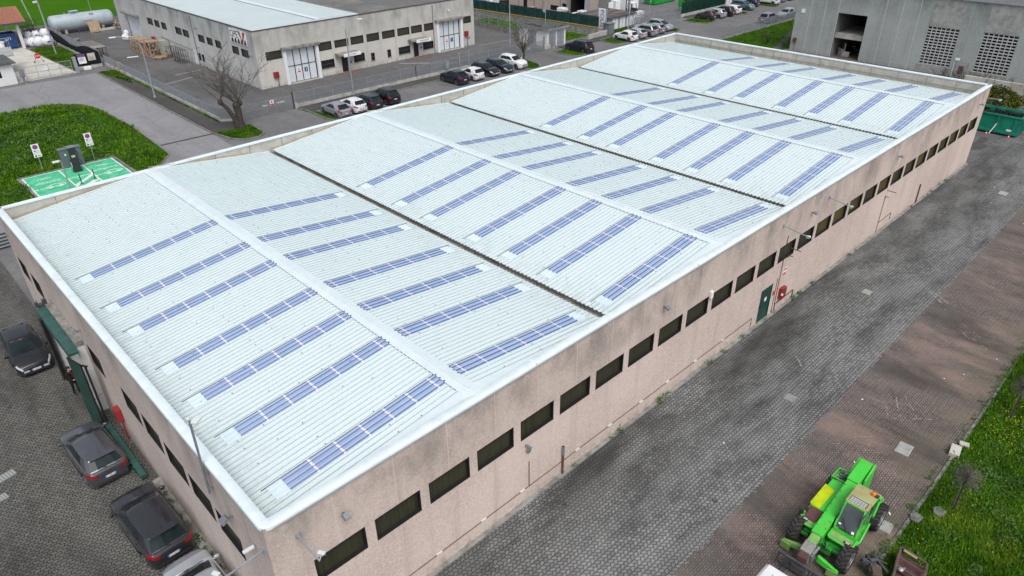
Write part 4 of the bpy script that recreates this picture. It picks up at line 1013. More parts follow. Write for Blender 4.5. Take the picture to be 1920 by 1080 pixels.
def car(x, y, ang, L, W, style, col, label, group=None, H=None, rim='alloy', rails=None, lights='h', cat='car', name='parked_car', plate='', detail=True, trim=False, **kw):
    S = dict(STY[style]); S.update(kw)
    if H: S['H'] = H
    H = S['H']; hl = S['hl']; r = S.get('r', .315 if H < 1.58 else .345)
    root = thing(name, label, cat, (x, y, 0), R(ang), group)
    fo, ro = S.get('fo', .84), S.get('ro', .78)
    xf, xr = L / 2 - fo, -L / 2 + ro
    ws = L / 2 - hl              # screen base
    belt = [(-L / 2, S['tz']), (xr, S['belt'] + .03), (ws - .3, S['belt']), (ws, S['belt'])]
    top = [(-L / 2, S['tz'] - .10), (-L / 2 + .05, S['tz'] - .02), (-L / 2 + .14, S['tz']), (xr + .1, S['belt'] + .04), (ws - .1, S['belt'] + .01), (ws + .02, S['hood']), (ws + hl * .45, S['hood'] - .05), (L / 2 - .22, S['nose'] + .05), (L / 2 - .09, S['nose'] - .02), (L / 2 - .02, S['nose'] - .14), (L / 2, S['nose'] - .2)]
    def hw(x_):
        t = abs(2 * x_ / L); base = W / 2 * (1 - .05 * t * t)
        d = L / 2 - abs(x_)
        k = .55 if x_ > 0 else .40
        if d < k: q = 1 - d / k; base *= 1 - (.27 if x_ > 0 else .19) * q ** 2.6
        return base
    def zb(x_):
        z = .165
        d = L / 2 - abs(x_)
        if d < .5: z += .07 * (1 - d / .5)
        ra = r + .055
        for c in (xf, xr):
            if abs(x_ - c) < ra: z = max(z, r + math.sqrt(max(0, ra * ra - (x_ - c) ** 2)) - .0)
        return z
    def sect(x_):
        w = hw(x_); b = zb(x_); t = lerp(top, x_); bl = min(t - .02, lerp(belt, x_) - .02) if x_ < ws else t - .07
        sh = max(b + .02, bl)
        mid = b + (sh - b) * .5; nose = max(0, 1 - (L / 2 - abs(x_)) / .4)
        cr = .035 if x_ > ws else .0
        return [(0, b), (w - .14, b), (w - .02, b + .005), (w, b + .05 if b < .3 else b + .012), (w + .012, mid), (w, mid + (sh - mid) * .55), (w - .02, sh), (w - .055, sh + (t - sh) * .55), (w - .14 - .04 * nose, t - .004), (w * .55, t + cr * .7), (0, t + cr)]
    xs = set(np.linspace(-L / 2 + .3, L / 2 - .3, 15))
    for c in (xf, xr):
        for a in np.linspace(0, PI, 13): xs.add(c + (r + .055) * math.cos(a))
        xs.add(c - r - .0555); xs.add(c + r + .0555)
    for d in (0, .015, .04, .08, .13, .2): xs.add(-L / 2 + d); xs.add(L / 2 - d)
    for a, _ in top: xs.add(a)
    xs = sorted(xs); xs = [v for i, v in enumerate(xs) if i == 0 or v - xs[i - 1] > 5e-4]
    m = MB(); n = 21; rings = []
    for v in xs:
        s_ = sect(v); rings.append([(v, -a, b) for a, b in s_[::-1][:-1]] + [(v, a, b) for a, b in s_])
    nn = len(rings[0])
    for rg in rings: m.v += rg
    for i in range(len(rings) - 1):
        for k in range(nn):
            k2 = (k + 1) % nn
            if k2 == 0: continue
            m.f.append((i * nn + k, i * nn + k2, (i + 1) * nn + k2, (i + 1) * nn + k)); m.mi.append(0)
    m.f.append(tuple(range(nn - 1, -1, -1))); m.mi.append(0); m.f.append(tuple((len(rings) - 1) * nn + k for k in range(nn))); m.mi.append(0)
    # greenhouse
    RI, TI = S['ri'], S['ti']
    r0f, r1f = ws + .02, ws - S['sr']; r0r, r1r = -L / 2 + TI, -L / 2 + RI
    w0 = W / 2 - .075; w1 = W / 2 - .235
    zt = H - .075
    mid = (r1f + r1r) / 2
    def ring(t):
        f = r0f + (r1f - r0f) * t; b = r0r + (r1r - r0r) * t; w = w0 + (w1 - w0) * (t ** 1.25)
        bz = lambda v: lerp(belt, v) + (zt - lerp(belt, v)) * t
        B = (r0f + r0r) / 2 + .12 + (mid - (r0f + r0r) / 2) * .5 * t
        Cc = b + .62 + .1 * (1 - t)
        half = [(f, 0), (f - .025, w * .5), (f - .10, w * .84), (f - .20, w * .955), (f - .30, w * .985), (B + .045, w), (B - .045, w), (Cc + .05, w * .995), (Cc - .03, w * .99), (b + .22, w * .965), (b + .10, w * .90), (b + .02, w * .82), (b, w * .45), (b - .0, 0)]
        pts = [(px, py, bz(px)) for px, py in half]
        return pts
    tl = [0, .09, .36, .66, .90, 1.0]
    RG = [ring(t) for t in tl]
    kind = ['ws', 'ws', 'ap', 'ap', 'sg', 'bp', 'sg', 'cp', 'qg' if style in ('suv', 'wagon', 'mpv') else 'cp', 'dp', 'dp', 'rg', 'rg']
    parts = {k: MB() for k in ('windshield', 'rear_window', 'body', 'pillar', 'sideL', 'sideR')}
    parts['body'] = m
    for sy in (1, -1):
        for j in range(len(tl) - 1):
            for k in range(13):
                q = [RG[j][k], RG[j][k + 1], RG[j + 1][k + 1], RG[j + 1][k]]
                q = [(a, b * sy, c) for a, b, c in q]
                if sy < 0: q = q[::-1]
                kd = kind[k]
                if (j in (0, 4) and kd in ('rg', 'sg', 'qg')) or (j == 4 and kd == 'ws'): kd = 'cp2'
                tgt = {'ws': 'windshield', 'rg': 'rear_window', 'ap': 'body', 'cp': 'body', 'cp2': 'body', 'dp': 'body', 'bp': 'pillar', 'sg': 'sideL' if sy > 0 else 'sideR', 'qg': 'sideL' if sy > 0 else 'sideR'}[kd]
                if kd == 'cp' and style in ('suv', 'wagon', 'mpv'): tgt = 'pillar' if k == 7 else tgt
                parts[tgt].quad(*q)
    # roof
    base = RG[-1]; cx = (r1f + r1r) / 2; hl_ = (r1f - r1r) / 2
    cross = [1, .96, .88, .7, .4, 0, -.4, -.7, -.88, -.96, -1]
    def rp_(k, s_):
        px, py, pz = base[k]; e = max(0, 1 - abs((px - cx) / hl_) ** 5)
        return (px, py * s_, zt + .075 * (1 - abs(s_) ** 3.2) * (e ** .5) + .018 * (1 - ((px - cx) / hl_) ** 2) * (1 - s_ * s_))
    for k in range(13):
        for s0, s1 in zip(cross, cross[1:]): m.quad(rp_(k, s0), rp_(k + 1, s0), rp_(k + 1, s1), rp_(k, s1))
    if style in ('hatch', 'suv', 'mpv', 'wagon'):               # spoiler lip over the rear glass
        m.hexa([(r1r + .10, -w1 * .8, zt + .03), (r1r - .13, -w1 * .72, zt + .015), (r1r - .13, w1 * .72, zt + .015), (r1r + .10, w1 * .8, zt + .03)], [(r1r + .10, -w1 * .8, zt + .062), (r1r - .13, -w1 * .72, zt + .03), (r1r - .13, w1 * .72, zt + .03), (r1r + .10, w1 * .8, zt + .062)])
    body = obj('body', m, 'p_' + col, root, 42)
    ob = {}
    for nm, mm in (('windshield', 'car_glass'), ('rear_window', 'car_glass')): ob[nm] = obj(nm, parts[nm], mm, root, 40)
    for k in ('sideL', 'sideR'): obj('side_window', parts[k], 'car_glass', root, 40)
    obj('pillar', parts['pillar'], 'plastic_dark', body, 40)
    wheel_set(root, L, W, r, rim, fo, ro)
    # conforming patches on the shell
    def surf(x_, v, off=0):
        s_ = sect(x_); v = max(0, min(len(s_) - 1.001, v)); i = int(v); t = v - i
        a, b = s_[i], s_[i + 1]; p = (a[0] + (b[0] - a[0]) * t, a[1] + (b[1] - a[1]) * t)
        d = Vector((b[0] - a[0], b[1] - a[1])); d = d.normalized() if d.length > 1e-6 else Vector((0, 1))
        nx = .6 if abs(x_) > L / 2 - .2 else 0
        return (x_ + math.copysign(off * nx, x_), p[0] + d.y * off, p[1] - d.x * off)
    def patch(mb, x0, x1, v0, v1, sy, off=.006, n=5, k=4):
        vs = [surf(x0 + (x1 - x0) * i / n, v0 + (v1 - v0) * j / k, off) for i in range(n + 1) for j in range(k + 1)]
        mb.add([(a, b * sy, c) for a, b, c in vs], [(i * (k + 1) + j, (i + 1) * (k + 1) + j, (i + 1) * (k + 1) + j + 1, i * (k + 1) + j + 1) for i in range(n) for j in range(k)])
    for sy in (1, -1):
        a = MB(); patch(a, L / 2 - .03, L / 2 - .36, 5.6, 7.2, sy, .007)
        e = L / 2; we = hw(e); a.box(e - .02, e + .012, min(sy * we * .55, sy * we * .98), max(sy * we * .55, sy * we * .98), S['nose'] - .31, S['nose'] - .205)
        obj('headlight', a, 'lamp_clear', root, 30)
        a = MB(); hi_ = 6.9
        patch(a, -L / 2 + .004, -L / 2 + .30, 5.1, 6.6, sy, .007)
        we = hw(-L / 2); tz = S['tz']
        if lights == 'v': a.box(-L / 2 - .016, -L / 2 + .01, *sorted((sy * we * .80, sy * we * .985)), tz - .42, tz - .10)
        else: a.box(-L / 2 - .016, -L / 2 + .01, *sorted((sy * we * .68, sy * we * .985)), tz - .25, tz - .12)
        if lights == 'v': # tall lamps climb the rear pillars
            q = [RG[0][10], RG[0][11], RG[2][11], RG[2][10]]; a.add([(px - .012, py * sy * 1.02, pz) for px, py, pz in q], [(0, 1, 2, 3)])
        obj('taillight', a, 'lamp_red', root, 30)
        # mirror
        a = MB(); mx = ws - .22; my = sy * (W / 2 + .085); a.obox((mx, my, S['belt'] + .07), .11, .19, .14, sy * .25).bar((mx + .02, sy * (W / 2 - .06), S['belt'] + .02), (mx + .01, my, S['belt'] + .04), .05); obj('mirror', a, 'p_' + col, root, 30, .02)
    # bumpers, grille, lower trim
    a = MB(); e = L / 2
    a.box(e - .02, e + .010, -hw(e) * .62, hw(e) * .62, S['nose'] - .34, S['nose'] - .22).box(e - .02, e + .014, -hw(e) * .85, hw(e) * .85, .28, .38); obj('grille', a, 'plastic_dark', root)
    a = MB()
    for sy in (1, -1): patch(a, xr + r + .08, xf - r - .08, 1.2, 3.6 if not trim else 3.9, sy, .008, 8)
    a.box(-L / 2 - .014, -L / 2 + .02, -hw(-L / 2) * .9, hw(-L / 2) * .9, .275, .36 if not trim else .48); obj('sill_trim', a, 'plastic_dark', root, 30)
    if detail:
        a = MB()
        for sy in (1, -1):
            for xx in (ws - .30, (r0f + r0r) / 2 + .12, max(xr + .28, (r0f + r0r) / 2 - .75)):
                patch(a, xx - .006, xx + .006, 3.3, 6.6, sy, .0035, 1, 8)
        obj('door_seam', a, 'plastic_dark', body, 30)
        a = MB()
        for sy in (1, -1):
            for xx in ((r0f + r0r) / 2 + .24, (r0f + r0r) / 2 - .62):
                p = surf(xx, 5.6, .02); a.obox((p[0], p[1] * sy, p[2]), .17, .03, .03)
        obj('door_handle', a, 'p_' + col if col != 'black' else 'chrome', root, 0, .008)
        for e_, s_ in ((-1, -1), (1, 1)):
            zc = (S['tz'] - .36) if e_ < 0 and style != 'sedan' else .44
            if e_ < 0 and style in ('hatch', 'mpv'): zc = .56
            pm = MB().mat('plate_white').box(*sorted((e_ * (L / 2 + .016), e_ * (L / 2 + .024))), -.2, .2, zc - .055, zc + .055).mat('plate_blue').box(*sorted((e_ * (L / 2 + .016), e_ * (L / 2 + .025))), -.26, -.2, zc - .055, zc + .055).box(*sorted((e_ * (L / 2 + .016), e_ * (L / 2 + .025))), .2, .26, zc - .055, zc + .055)
            pl_ = obj('number_plate', pm, None, root)
            if plate and e_ == kw.get('pe', -1): text_obj('plate_text', plate, .095, (e_ * (L / 2 + .0255), 0, zc), (0, -1 if e_ < 0 else 1, 0), (0, 0, 1), 'ink', pl_, ext=.001)
        a = MB().bar((r1r + .25, 0, H - .01), (r1r + .12, 0, H + .09), .02); obj('aerial', a, 'plastic_dark', root)
        # wiper and dark cowl
        a = MB().bar((ws - .02, -.5, S['hood'] + .01), (ws - .12, .25, S['hood'] + .09), .02).bar((ws, .05, S['hood'] + .01), (ws - .1, .62, S['hood'] + .06), .02)
        a.bar((r0r - .005, 0, S['tz'] + .03), (r0r + .04, .34, S['tz'] + .09), .02); obj('wiper', a, 'plastic_dark', root)
        a = MB(); z0 = S['tz'] + .012; a.box(-L / 2 + .02, -L / 2 + .1, -.001, .001, z0, z0 + .001)
    if rails:
        a = MB()
        for sy in (1, -1): a.tube([(r1r + .1, sy * (w1 - .01), zt + .05), (r1r + .25, sy * (w1 - .01), zt + .115), (r1f - .25, sy * (w1 - .01), zt + .115), (r1f - .05, sy * (w1 - .01), zt + .04)], .02, 6)
        obj('roof_rail', a, rails, root, 40)
    return root
G0 = 'cars parked along the short wall'
# nose towards the camera
car(-1.74, 26.85, -90, 4.2, 1.79, 'hatch', 'black', 'black hatchback nearest the green loading door, bonnet facing the camera', G0, plate='FV 684 KL', pe=1)
car(-1.66, 15.68, 92, 4.3, 1.78, 'hatch', 'grey', 'mid grey hatchback behind the loading door leaf, red tail lamps facing the camera', G0, H=1.43, plate='EZ 780 HL')
car(-1.33, 9.62, 92, 4.5, 1.84, 'hatch', 'darkgrey', 'dark grey larger hatchback under the short wall windows, aerial on its roof', G0, H=1.5, plate='FC 616 GJ')
car(-1.15, 4.85, 91, 4.1, 1.72, 'hatch', 'lightsilver', 'silver car cut off by the bottom edge near the wall corner', G0, plate='')
G1 = 'cars parked along the street'
car(35.0, 53.75, 90, 4.25, 1.76, 'hatch', 'silver', 'silver hatchback with tall red tail lamps at the left end of the near street row', G1, lights='v', plate='CX 271 ZA', ri=.8, ti=.15)
car(37.15, 53.9, 90, 4.0, 1.74, 'hatch', 'white', 'white hatchback between the silver hatchback and the dark estate', G1, plate='FE 320 NP')
car(39.25, 54.05, 90, 4.5, 1.74, 'wagon', 'darkteal', 'dark petrol estate car with silver roof rails', G1, rails='chrome', plate='DB 554 GT')
car(41.75, 54.1, 90, 4.32, 1.82, 'suv', 'black', 'black off-roader with chunky black roof rails and silver rear skid plate', G1, rails='plastic_dark', trim=True, plate='FJ 208 WE')
car(52.75, 54.65, 90, 4.25, 1.78, 'suv', 'navy', 'dark navy compact crossover left of the white small hatchback', G1, H=1.58, rails='chrome', trim=True, ri=.8, plate='FR 457 DD')
car(55.4, 54.6, 90, 3.85, 1.73, 'hatch', 'white', 'small white hatchback with black pillars between navy crossover and black cars', G1, H=1.5, plate='FW 118 XK')
car(58.2, 54.85, -90, 4.3, 1.78, 'hatch', 'black', 'black hatchback facing the warehouse next to the small white hatchback', G1, H=1.42, plate='FF 390 CB', pe=1)
car(60.65, 54.85, -90, 4.4, 1.8, 'wagon', 'navy', 'blue-black estate facing the warehouse next to the white compact suv', G1, H=1.43, plate='FT 872 SR', pe=1)
car(63.2, 54.9, -84, 4.1, 1.78, 'suv', 'white', 'white compact suv facing the warehouse at the right end of its row', G1, H=1.62, trim=True, plate='EW 905 LN', pe=1)
car(76.4, 54.6, 88, 4.55, 1.86, 'suv', 'navy', 'dark blue suv parked alone by the electric cabin', G1, H=1.66, rails='chrome', plate='FA 731 BM')
car(86.9, 54.4, 90, 4.03, 1.7, 'hatch', 'white', 'white hatchback at the left end of the pale row near the tall sign', G1, H=1.49, lights='v')
car(89.4, 54.7, 90, 4.2, 1.74, 'hatch', 'lightsilver', 'pale grey hatchback second in the pale row near the tall sign', G1, H=1.44)
car(92.0, 54.6, 90, 4.5, 1.82, 'suv', 'silver', 'silver suv in the middle of the pale row near the tall sign', G1, H=1.66, rails='chrome')
car(94.5, 54.8, 90, 4.1, 1.74, 'hatch', 'silver', 'silver hatchback fourth in the pale row near the tall sign', G1)
car(97.0, 55.2, -88, 4.4, 1.78, 'mpv', 'silver', 'silver people carrier facing the warehouse at the right end of the pale row', G1)
car(109.9, 54.9, 92, 3.6, 1.65, 'hatch', 'maroon', 'dark small city car with reddish side stripe on the far kerb', G1, H=1.5)
car(112.5, 54.9, 92, 4.3, 1.75, 'hatch', 'lightsilver', 'pale silver sporty hatchback beside the dark city car', G1)
car(115.0, 54.7, 92, 4.3, 1.8, 'suv', 'black', 'black suv between two pale hatchbacks far up the street', G1)
car(117.6, 54.9, 92, 4.2, 1.75, 'hatch', 'white', 'white hatchback right of the black suv far up the street', G1)
car(122.6, 55.2, -86, 4.4, 1.78, 'mpv', 'teal', 'teal grey people carrier facing the street far up', G1)
car(126.6, 56.3, 92, 4.1, 1.74, 'hatch', 'blue', 'dark blue hatchback beyond the teal people carrier', G1)
car(131.2, 54.9, 92, 4.5, 1.78, 'sedan', 'white', 'white saloon car at the top edge far up the street', G1)
car(134.6, 55.2, 92, 4.2, 1.75, 'hatch', 'silver', 'silver car cut off at the top edge beyond the white saloon', G1)
car(137.6, 55.2, 92, 4.3, 1.8, 'wagon', 'black', 'black car cut off at the top edge at the end of the far row', G1)
car(114.6, 45.6, 2, 4.45, 1.84, 'suv', 'midgrey', 'grey suv behind the wire fence next to the grey concrete building', G1, H=1.6)
car(120.6, 45.6, 182, 4.2, 1.76, 'hatch', 'silver', 'silver car behind the wire fence half hidden by the grey concrete building', G1)

# ================================================================== WHITE VAN at the bottom edge
vn = thing('white_van', 'white high-roofed van cut off by the bottom edge in front of the telehandler', 'van', (10.82, -10.42, 0), R(180))
m = MB()
sec = [(-2.45, .35, .98, 2.28), (-2.4, .3, 1.0, 2.33), (1.1, .3, 1.0, 2.33), (1.75, .3, .99, 2.0), (2.1, .3, .97, 1.35), (2.6, .3, .9, 1.12), (2.75, .35, .8, .8)]
rg = []
for x_, b, w, t in sec: rg.append([(x_, -w, b), (x_, -w, b + .6 * (t - b)), (x_, -w * .95, t - .1), (x_, -w * .85, t), (x_, 0, t + .03), (x_, w * .85, t), (x_, w * .95, t - .1), (x_, w, b + .6 * (t - b)), (x_, w, b)])
n = 9
m.v = [p for q in rg for p in q]
for i in range(len(rg) - 1):
    for k in range(n): m.f.append((i * n + k, i * n + (k + 1) % n, (i + 1) * n + (k + 1) % n, (i + 1) * n + k))
m.f += [tuple(range(n)), tuple((len(rg) - 1) * n + k for k in range(n - 1, -1, -1))]; m.mi = [0] * len(m.f)
obj('body', m, 'p_white', vn, 40)
m = MB().add([(1.16, -.82, 2.31), (1.16, .82, 2.31), (2.09, .88, 1.40), (2.09, -.88, 1.40)], [(0, 1, 2, 3)]); m.v = [(a + .02, b, c + .02) for a, b, c in m.v]; obj('windshield', m, 'car_glass', vn)
m = MB().box(-2.1, 1.0, -.55, -.53, 2.352, 2.362).box(-2.1, 1.0, .53, .55, 2.352, 2.362).box(-.6, -.58, -.8, .8, 2.352, 2.362); obj('roof_seam', m, 'galv', vn)
wheel_set(vn, 5.4, 1.98, .33, 'alloy_dark', 1.0, 1.1)
# ================================================================== TELEHANDLER
plain('t_green', (.055, .52, .045), .33, .12, 1.6, world=False, dirt=(.10, .30, .06), dsc=1.9, damt=.55, spec=.5); paint('t_green_dark', (.03, .27, .035), 0, .5)
plain('t_dusty', (.16, .33, .09), .65, .25, 3, world=False, dirt=(.24, .21, .13), dsc=2.5, damt=.7)
plain('t_roof', (.30, .33, .15), .6, .2, 2, world=False, dirt=(.42, .24, .09), dsc=1.6, damt=.9)
plain('hivis', (.46, .56, .01), .8, .15, 3, world=False, dirt=(.3, .42, .02), dsc=2, damt=.6)
plain('beacon_orange', (.7, .16, .01), .2, .05, world=False)
th = thing('telehandler', 'bright green telehandler with lowered boom on the red paving beside the lawn', 'telehandler', (18.45, -10.02, 0), R(180))
# local axes: +x is the nose, +y the cab side
def big_wheel(x, y, r=.60, w=.42, steer=0):
    m = MB().mat('rubber_dusty'); m.lathe([(r * .55, -w / 2 + .03), (r * .84, -w / 2), (r * .95, -w / 2 + .04), (r * .96, w / 2 - .04), (r * .84, w / 2), (r * .55, w / 2 - .03)], (0, 0, 0), 'y', 32)
    m.mat('rubber')
    for k in range(18):
        for s_ in (-1, 1):
            a = 2 * PI * (k + (.5 if s_ > 0 else 0)) / 18; a2 = a + .24
            p = lambda an, yy, rr: (rr * math.cos(an), yy, rr * math.sin(an))
            wd = .055
            m.hexa([p(a - wd, s_ * w * .02, r * .94), p(a + wd, s_ * w * .02, r * .94), p(a2 + wd, s_ * w * .5, r * .90), p(a2 - wd, s_ * w * .5, r * .90)], [p(a - wd, s_ * w * .02, r * 1.02), p(a + wd, s_ * w * .02, r * 1.02), p(a2 + wd, s_ * w * .5, r * .98), p(a2 - wd, s_ * w * .5, r * .98)])
    t = obj('wheel', m, None, th, 30); t.location = (x, y, r); t.rotation_euler = (0, 0, steer)
    s_ = 1 if y > 0 else -1
    m = MB(); m.lathe([(r * .56, s_ * w * .5 - s_ * .05), (r * .56, s_ * w * .47), (r * .48, s_ * w * .46), (r * .40, s_ * w * .28), (r * .2, s_ * w * .28), (r * .18, s_ * w * .45), (.001, s_ * w * .45)], (0, 0, 0), 'y', 24, False)
    obj('rim', m, 'alloy', t, 30)
for x, y in ((1.45, .98), (1.45, -.98), (-1.42, .98), (-1.42, -.98)): big_wheel(x, y)
m = MB().box(-1.95, 1.7, -.48, .48, .42, .78).box(-1.5, 1.1, -.75, -.3, .5, 1.0).box(-.7, .9, .35, .95, .45, .8)
m.tube([(1.45, -.8, .6), (1.45, .8, .6)], .11, 10).tube([(-1.42, -.8, .6), (-1.42, .8, .6)], .11, 10).box(1.5, 1.75, -.3, .3, .5, .9).box(1.2, 1.5, .2, .75, .62, .86).box(1.2, 1.5, -.75, -.35, .62, .86)
obj('chassis', m, 't_green_dark', th, 0, .02)
# engine side: hood, hi-vis sheet, dark panel, tray, front fender
m = MB(); m.hexa([(-1.3, -1.02, .8), (.7, -1.02, .8), (.7, -.42, .8), (-1.3, -.42, .8)], [(-1.28, -.98, 1.42), (.64, -.98, 1.34), (.64, -.42, 1.36), (-1.28, -.42, 1.46)]); obj('engine_hood', m, 't_green', th, 0, .05)
m = MB().hexa([(-.75, -1.05, 1.10), (.58, -1.05, 1.06), (.66, -.66, 1.358), (-.60, -.60, 1.42)], [(-.75, -1.07, 1.12), (.58, -1.07, 1.08), (.66, -.66, 1.385), (-.60, -.60, 1.45)])
m.hexa([(-.75, -1.03, 1.36), (.58, -1.03, 1.30), (.66, -.64, 1.365), (-.60, -.60, 1.435)], [(-.78, -1.05, 1.42), (.56, -1.05, 1.37), (.66, -.62, 1.39), (-.62, -.58, 1.46)]); obj('hi_vis_cloth', m, 'hivis', th, 0, .025)
m = MB().hexa([(.66, -1.0, 1.0), (1.28, -.98, .98), (1.28, -.42, .98), (.66, -.42, 1.02)], [(.66, -.96, 1.35), (1.22, -.94, 1.14), (1.22, -.42, 1.16), (.66, -.42, 1.37)]); obj('hood_panel', m, 'rust_plum', th, 0, .03)
m = MB().box(-2.0, -1.3, -1.02, -.42, .95, 1.30); obj('rear_locker', m, 't_green', th, 0, .03)
m = MB()
for a, b in (((-2.0, -1.0), (-1.33, -1.03)), ((-1.33, -1.03), (-1.33, -.45)), ((-2.0, -1.0), (-2.05, -.45))): m.tube([(*a, 1.46), (*b, 1.46)], .035, 8); m.tube([(*a, 1.28), (*a, 1.46)], .03, 6)
obj('tray_rail', m, 't_green', th, 40)
cargo = wthing('tool_clutter', 'reels, chain and a teal rag heaped in the telehandler tray', 'tools', (20.05, -9.3, 1.31))
m = MB()
for x, y, r_ in ((19.75, -9.2, .12), (19.98, -9.12, .10), (20.2, -9.25, .11), (19.8, -9.45, .13)): m.lathe([(r_, 1.31), (r_, 1.39), (r_ * .4, 1.40), (r_ * .4, 1.36)], (x, y, 0), 'z', 14)
obj('reel', m, 'concrete', cargo, 30)
m = MB()
for k in range(14): m.obox((random.uniform(19.65, 20.3), random.uniform(-9.5, -9.1), 1.36 + random.uniform(0, .06)), random.uniform(.06, .2), .05, .05, random.uniform(0, 3))
obj('iron_piece', m, 'steel_dark', cargo)
m = MB(); m.ico((20.2, -9.42, 1.42), .13, .11, .07, 2, .12); obj('rag', m, 'rag_teal', cargo, 60)
m = MB(); m.lathe([(.07, 1.3), (.07, 1.5), (.03, 1.56)], (20.35, -9.52, 0), 'z', 10); obj('can', m, 'plastic_dark', cargo)
def fender(y0, y1, x0, x1, z, nm):
    m = MB().hexa([(x0, y0, z - .05), (x1, y0, z - .14), (x1, y1, z - .14), (x0, y1, z - .05)], [(x0, y0, z + .04), (x1, y0, z - .02), (x1, y1, z - .02), (x0, y1, z + .04)]); f = obj(nm, m, 't_dusty', th, 0, .03)
    m = MB().tube([(x0, y0, z + .04), (x1 - .04, y0, z - .02), (x1, y0 + (y1 - y0) * .08, z - .04), (x1, y1 - (y1 - y0) * .08, z - .04), (x1 - .04, y1, z - .02), (x0, y1, z + .04)], .045, 8); obj('rim_tube', m, 't_green', f, 50)
    return f
f1 = fender(-1.04, -.44, .95, 1.48, 1.12, 'front_fender'); f2 = fender(.14, 1.05, .98, 1.46, 1.16, 'front_fender')
for y, f in ((-.86, f1), (.82, f2)):
    m = MB().mat('plastic_dark').obox((1.30, y, 1.14), .13, .26, .05).mat('lamp_clear').obox((1.30, y + .03, 1.17), .09, .16, .02).mat('beacon_orange').obox((1.34, y + (.15 if y > 0 else -.15), 1.15), .09, .06, .04); obj('work_light', m, None, th)
# boom: rear pivot high, nose low, inner section and worn head
a, b = Vector((-1.95, -.16, 2.02)), Vector((1.75, -.16, 1.10)); d = (b - a).normalized(); up = Vector((0, 1, 0)).cross(d) * -1
m = MB().bar(a, b, .44, .40); bo = obj('boom', m, 't_green', th, 0, .02)
m = MB()
for t in (1.05, 1.06):
    c = a + d * t; m.bar(c + Vector((0, -.2, 0)) + up * 0, c + Vector((0, .2, 0)), .02)
for sx in np.linspace(.9, 3.5, 8):
    for sy in (-.17, .17): c = a + d * sx + Vector((0, sy, .215)); m.box(c.x - .015, c.x + .015, c.y - .015, c.y + .015, c.z - .02, c.z + .02)
obj('bolt', m, 'steel_dark', bo)
m = MB().bar(a + Vector((-.30, 0, .10)), a + d * .95 + Vector((0, 0, .07)), .48, .40); obj('boom_root', m, 't_green', th, 0, .02)
m = MB().hexa([(-2.32, .12, .9), (-1.2, .12, .9), (-1.2, .2, .9), (-2.32, .2, .9)], [(-2.28, .12, 2.28), (-1.45, .12, 1.95), (-1.45, .2, 1.95), (-2.28, .2, 2.28)])
m.hexa([(-2.32, -.5, .9), (-1.4, -.5, .9), (-1.4, -.42, .9), (-2.32, -.42, .9)], [(-2.28, -.5, 2.24), (-1.55, -.5, 1.95), (-1.55, -.42, 1.95), (-2.28, -.42, 2.24)]).box(-2.3, -2.2, -.42, .12, .8, 1.5); obj('boom_tower', m, 't_green', th, 0, .015)
m = MB().bar(b + d * .0, b + d * .5, .35, .30); obj('boom_extension', m, 't_dusty', th, 0, .02)
e0 = b + d * .5
m = MB().hexa([(e0.x - .05, -.36, .62), (e0.x + .42, -.36, .50), (e0.x + .42, .06, .50), (e0.x - .05, .06, .62)], [(e0.x - .05, -.36, 1.16), (e0.x + .40, -.36, 1.02), (e0.x + .40, .06, 1.02), (e0.x - .05, .06, 1.16)]); obj('boom_head', m, 'concrete_dirty', th, 0, .03)
m = MB().hexa([(e0.x + .34, -.32, .18), (e0.x + .78, -.34, .12), (e0.x + .78, .02, .12), (e0.x + .34, .02, .18)], [(e0.x + .40, -.32, .98), (e0.x + .60, -.34, .84), (e0.x + .60, .02, .84), (e0.x + .40, .02, .98)]); obj('head_plate', m, 'rust_plum', th, 0, .02)
m = MB().tube([(e0.x + .3, .10, .95), (e0.x - .15, .13, 1.0)], .06, 8).box(e0.x + .2, e0.x + .4, .08, .16, .6, .95); obj('tilt_ram', m, 'galv_dark', th)
m = MB(); xc = 3.05
m.bar((xc, -.95, .72), (xc, .75, .72), .09).bar((xc, -.95, .25), (xc, .75, .25), .09)
for y in (-.92, -.5, -.1, .3, .72): m.bar((xc, y, .2), (xc, y, .75), .06)
m.box(xc - .3, xc + .05, -.4, .1, .2, .55)
fk = obj('fork_carriage', m, 'steel_dark', th, 0, .01)
for y in (-.6, .45): obj('fork', MB().box(xc, xc + .06, y - .06, y + .06, .06, .7).box(xc + .06, xc + 1.0, y - .06, y + .06, .06, .11), 'steel_dark', fk)
# cab
cz = [(-.62, .14), (1.0, .14), (1.0, .98), (-.62, .98)]
m = MB(); A = Vector
def cp(p, q, w=.07): m.bar(p, q, w)
base = .80; top = 2.32
fl, fr_, rl, rr_ = (1.02, .98), (1.02, .16), (-.62, .98), (-.62, .16); tl_, tr_ = (.52, .92), (.52, .18)
cp((*fl, 1.36), (*tl_, top)); cp((*fr_, 1.36), (*tr_, top)); cp((*rl, base), (*rl, top)); cp((*rr_, base), (*rr_, top)); cp((*tl_, top), (*rl, top)); cp((*tr_, top), (*rr_, top)); cp((*tl_, top), (*tr_, top)); cp((*rl, top), (*rr_, top)); cp((*fl, 1.36), (*rl, 1.36)); cp((*fl, base), (*fl, 1.36)); cp((.2, .98, base), (.2, .95, top), .05)
m.hexa([(.98, .14, base), (1.12, .14, base), (1.12, 1.0, base), (.98, 1.0, base)], [(.98, .14, 1.36), (1.06, .14, 1.36), (1.06, 1.0, 1.36), (.98, 1.0, 1.36)]).box(-.62, 1.0, .94, 1.0, base - .1, 1.15).box(-.62, .98, .12, .18, base, 1.4)
cab = obj('cab_frame', m, 't_green', th, 0, .012)
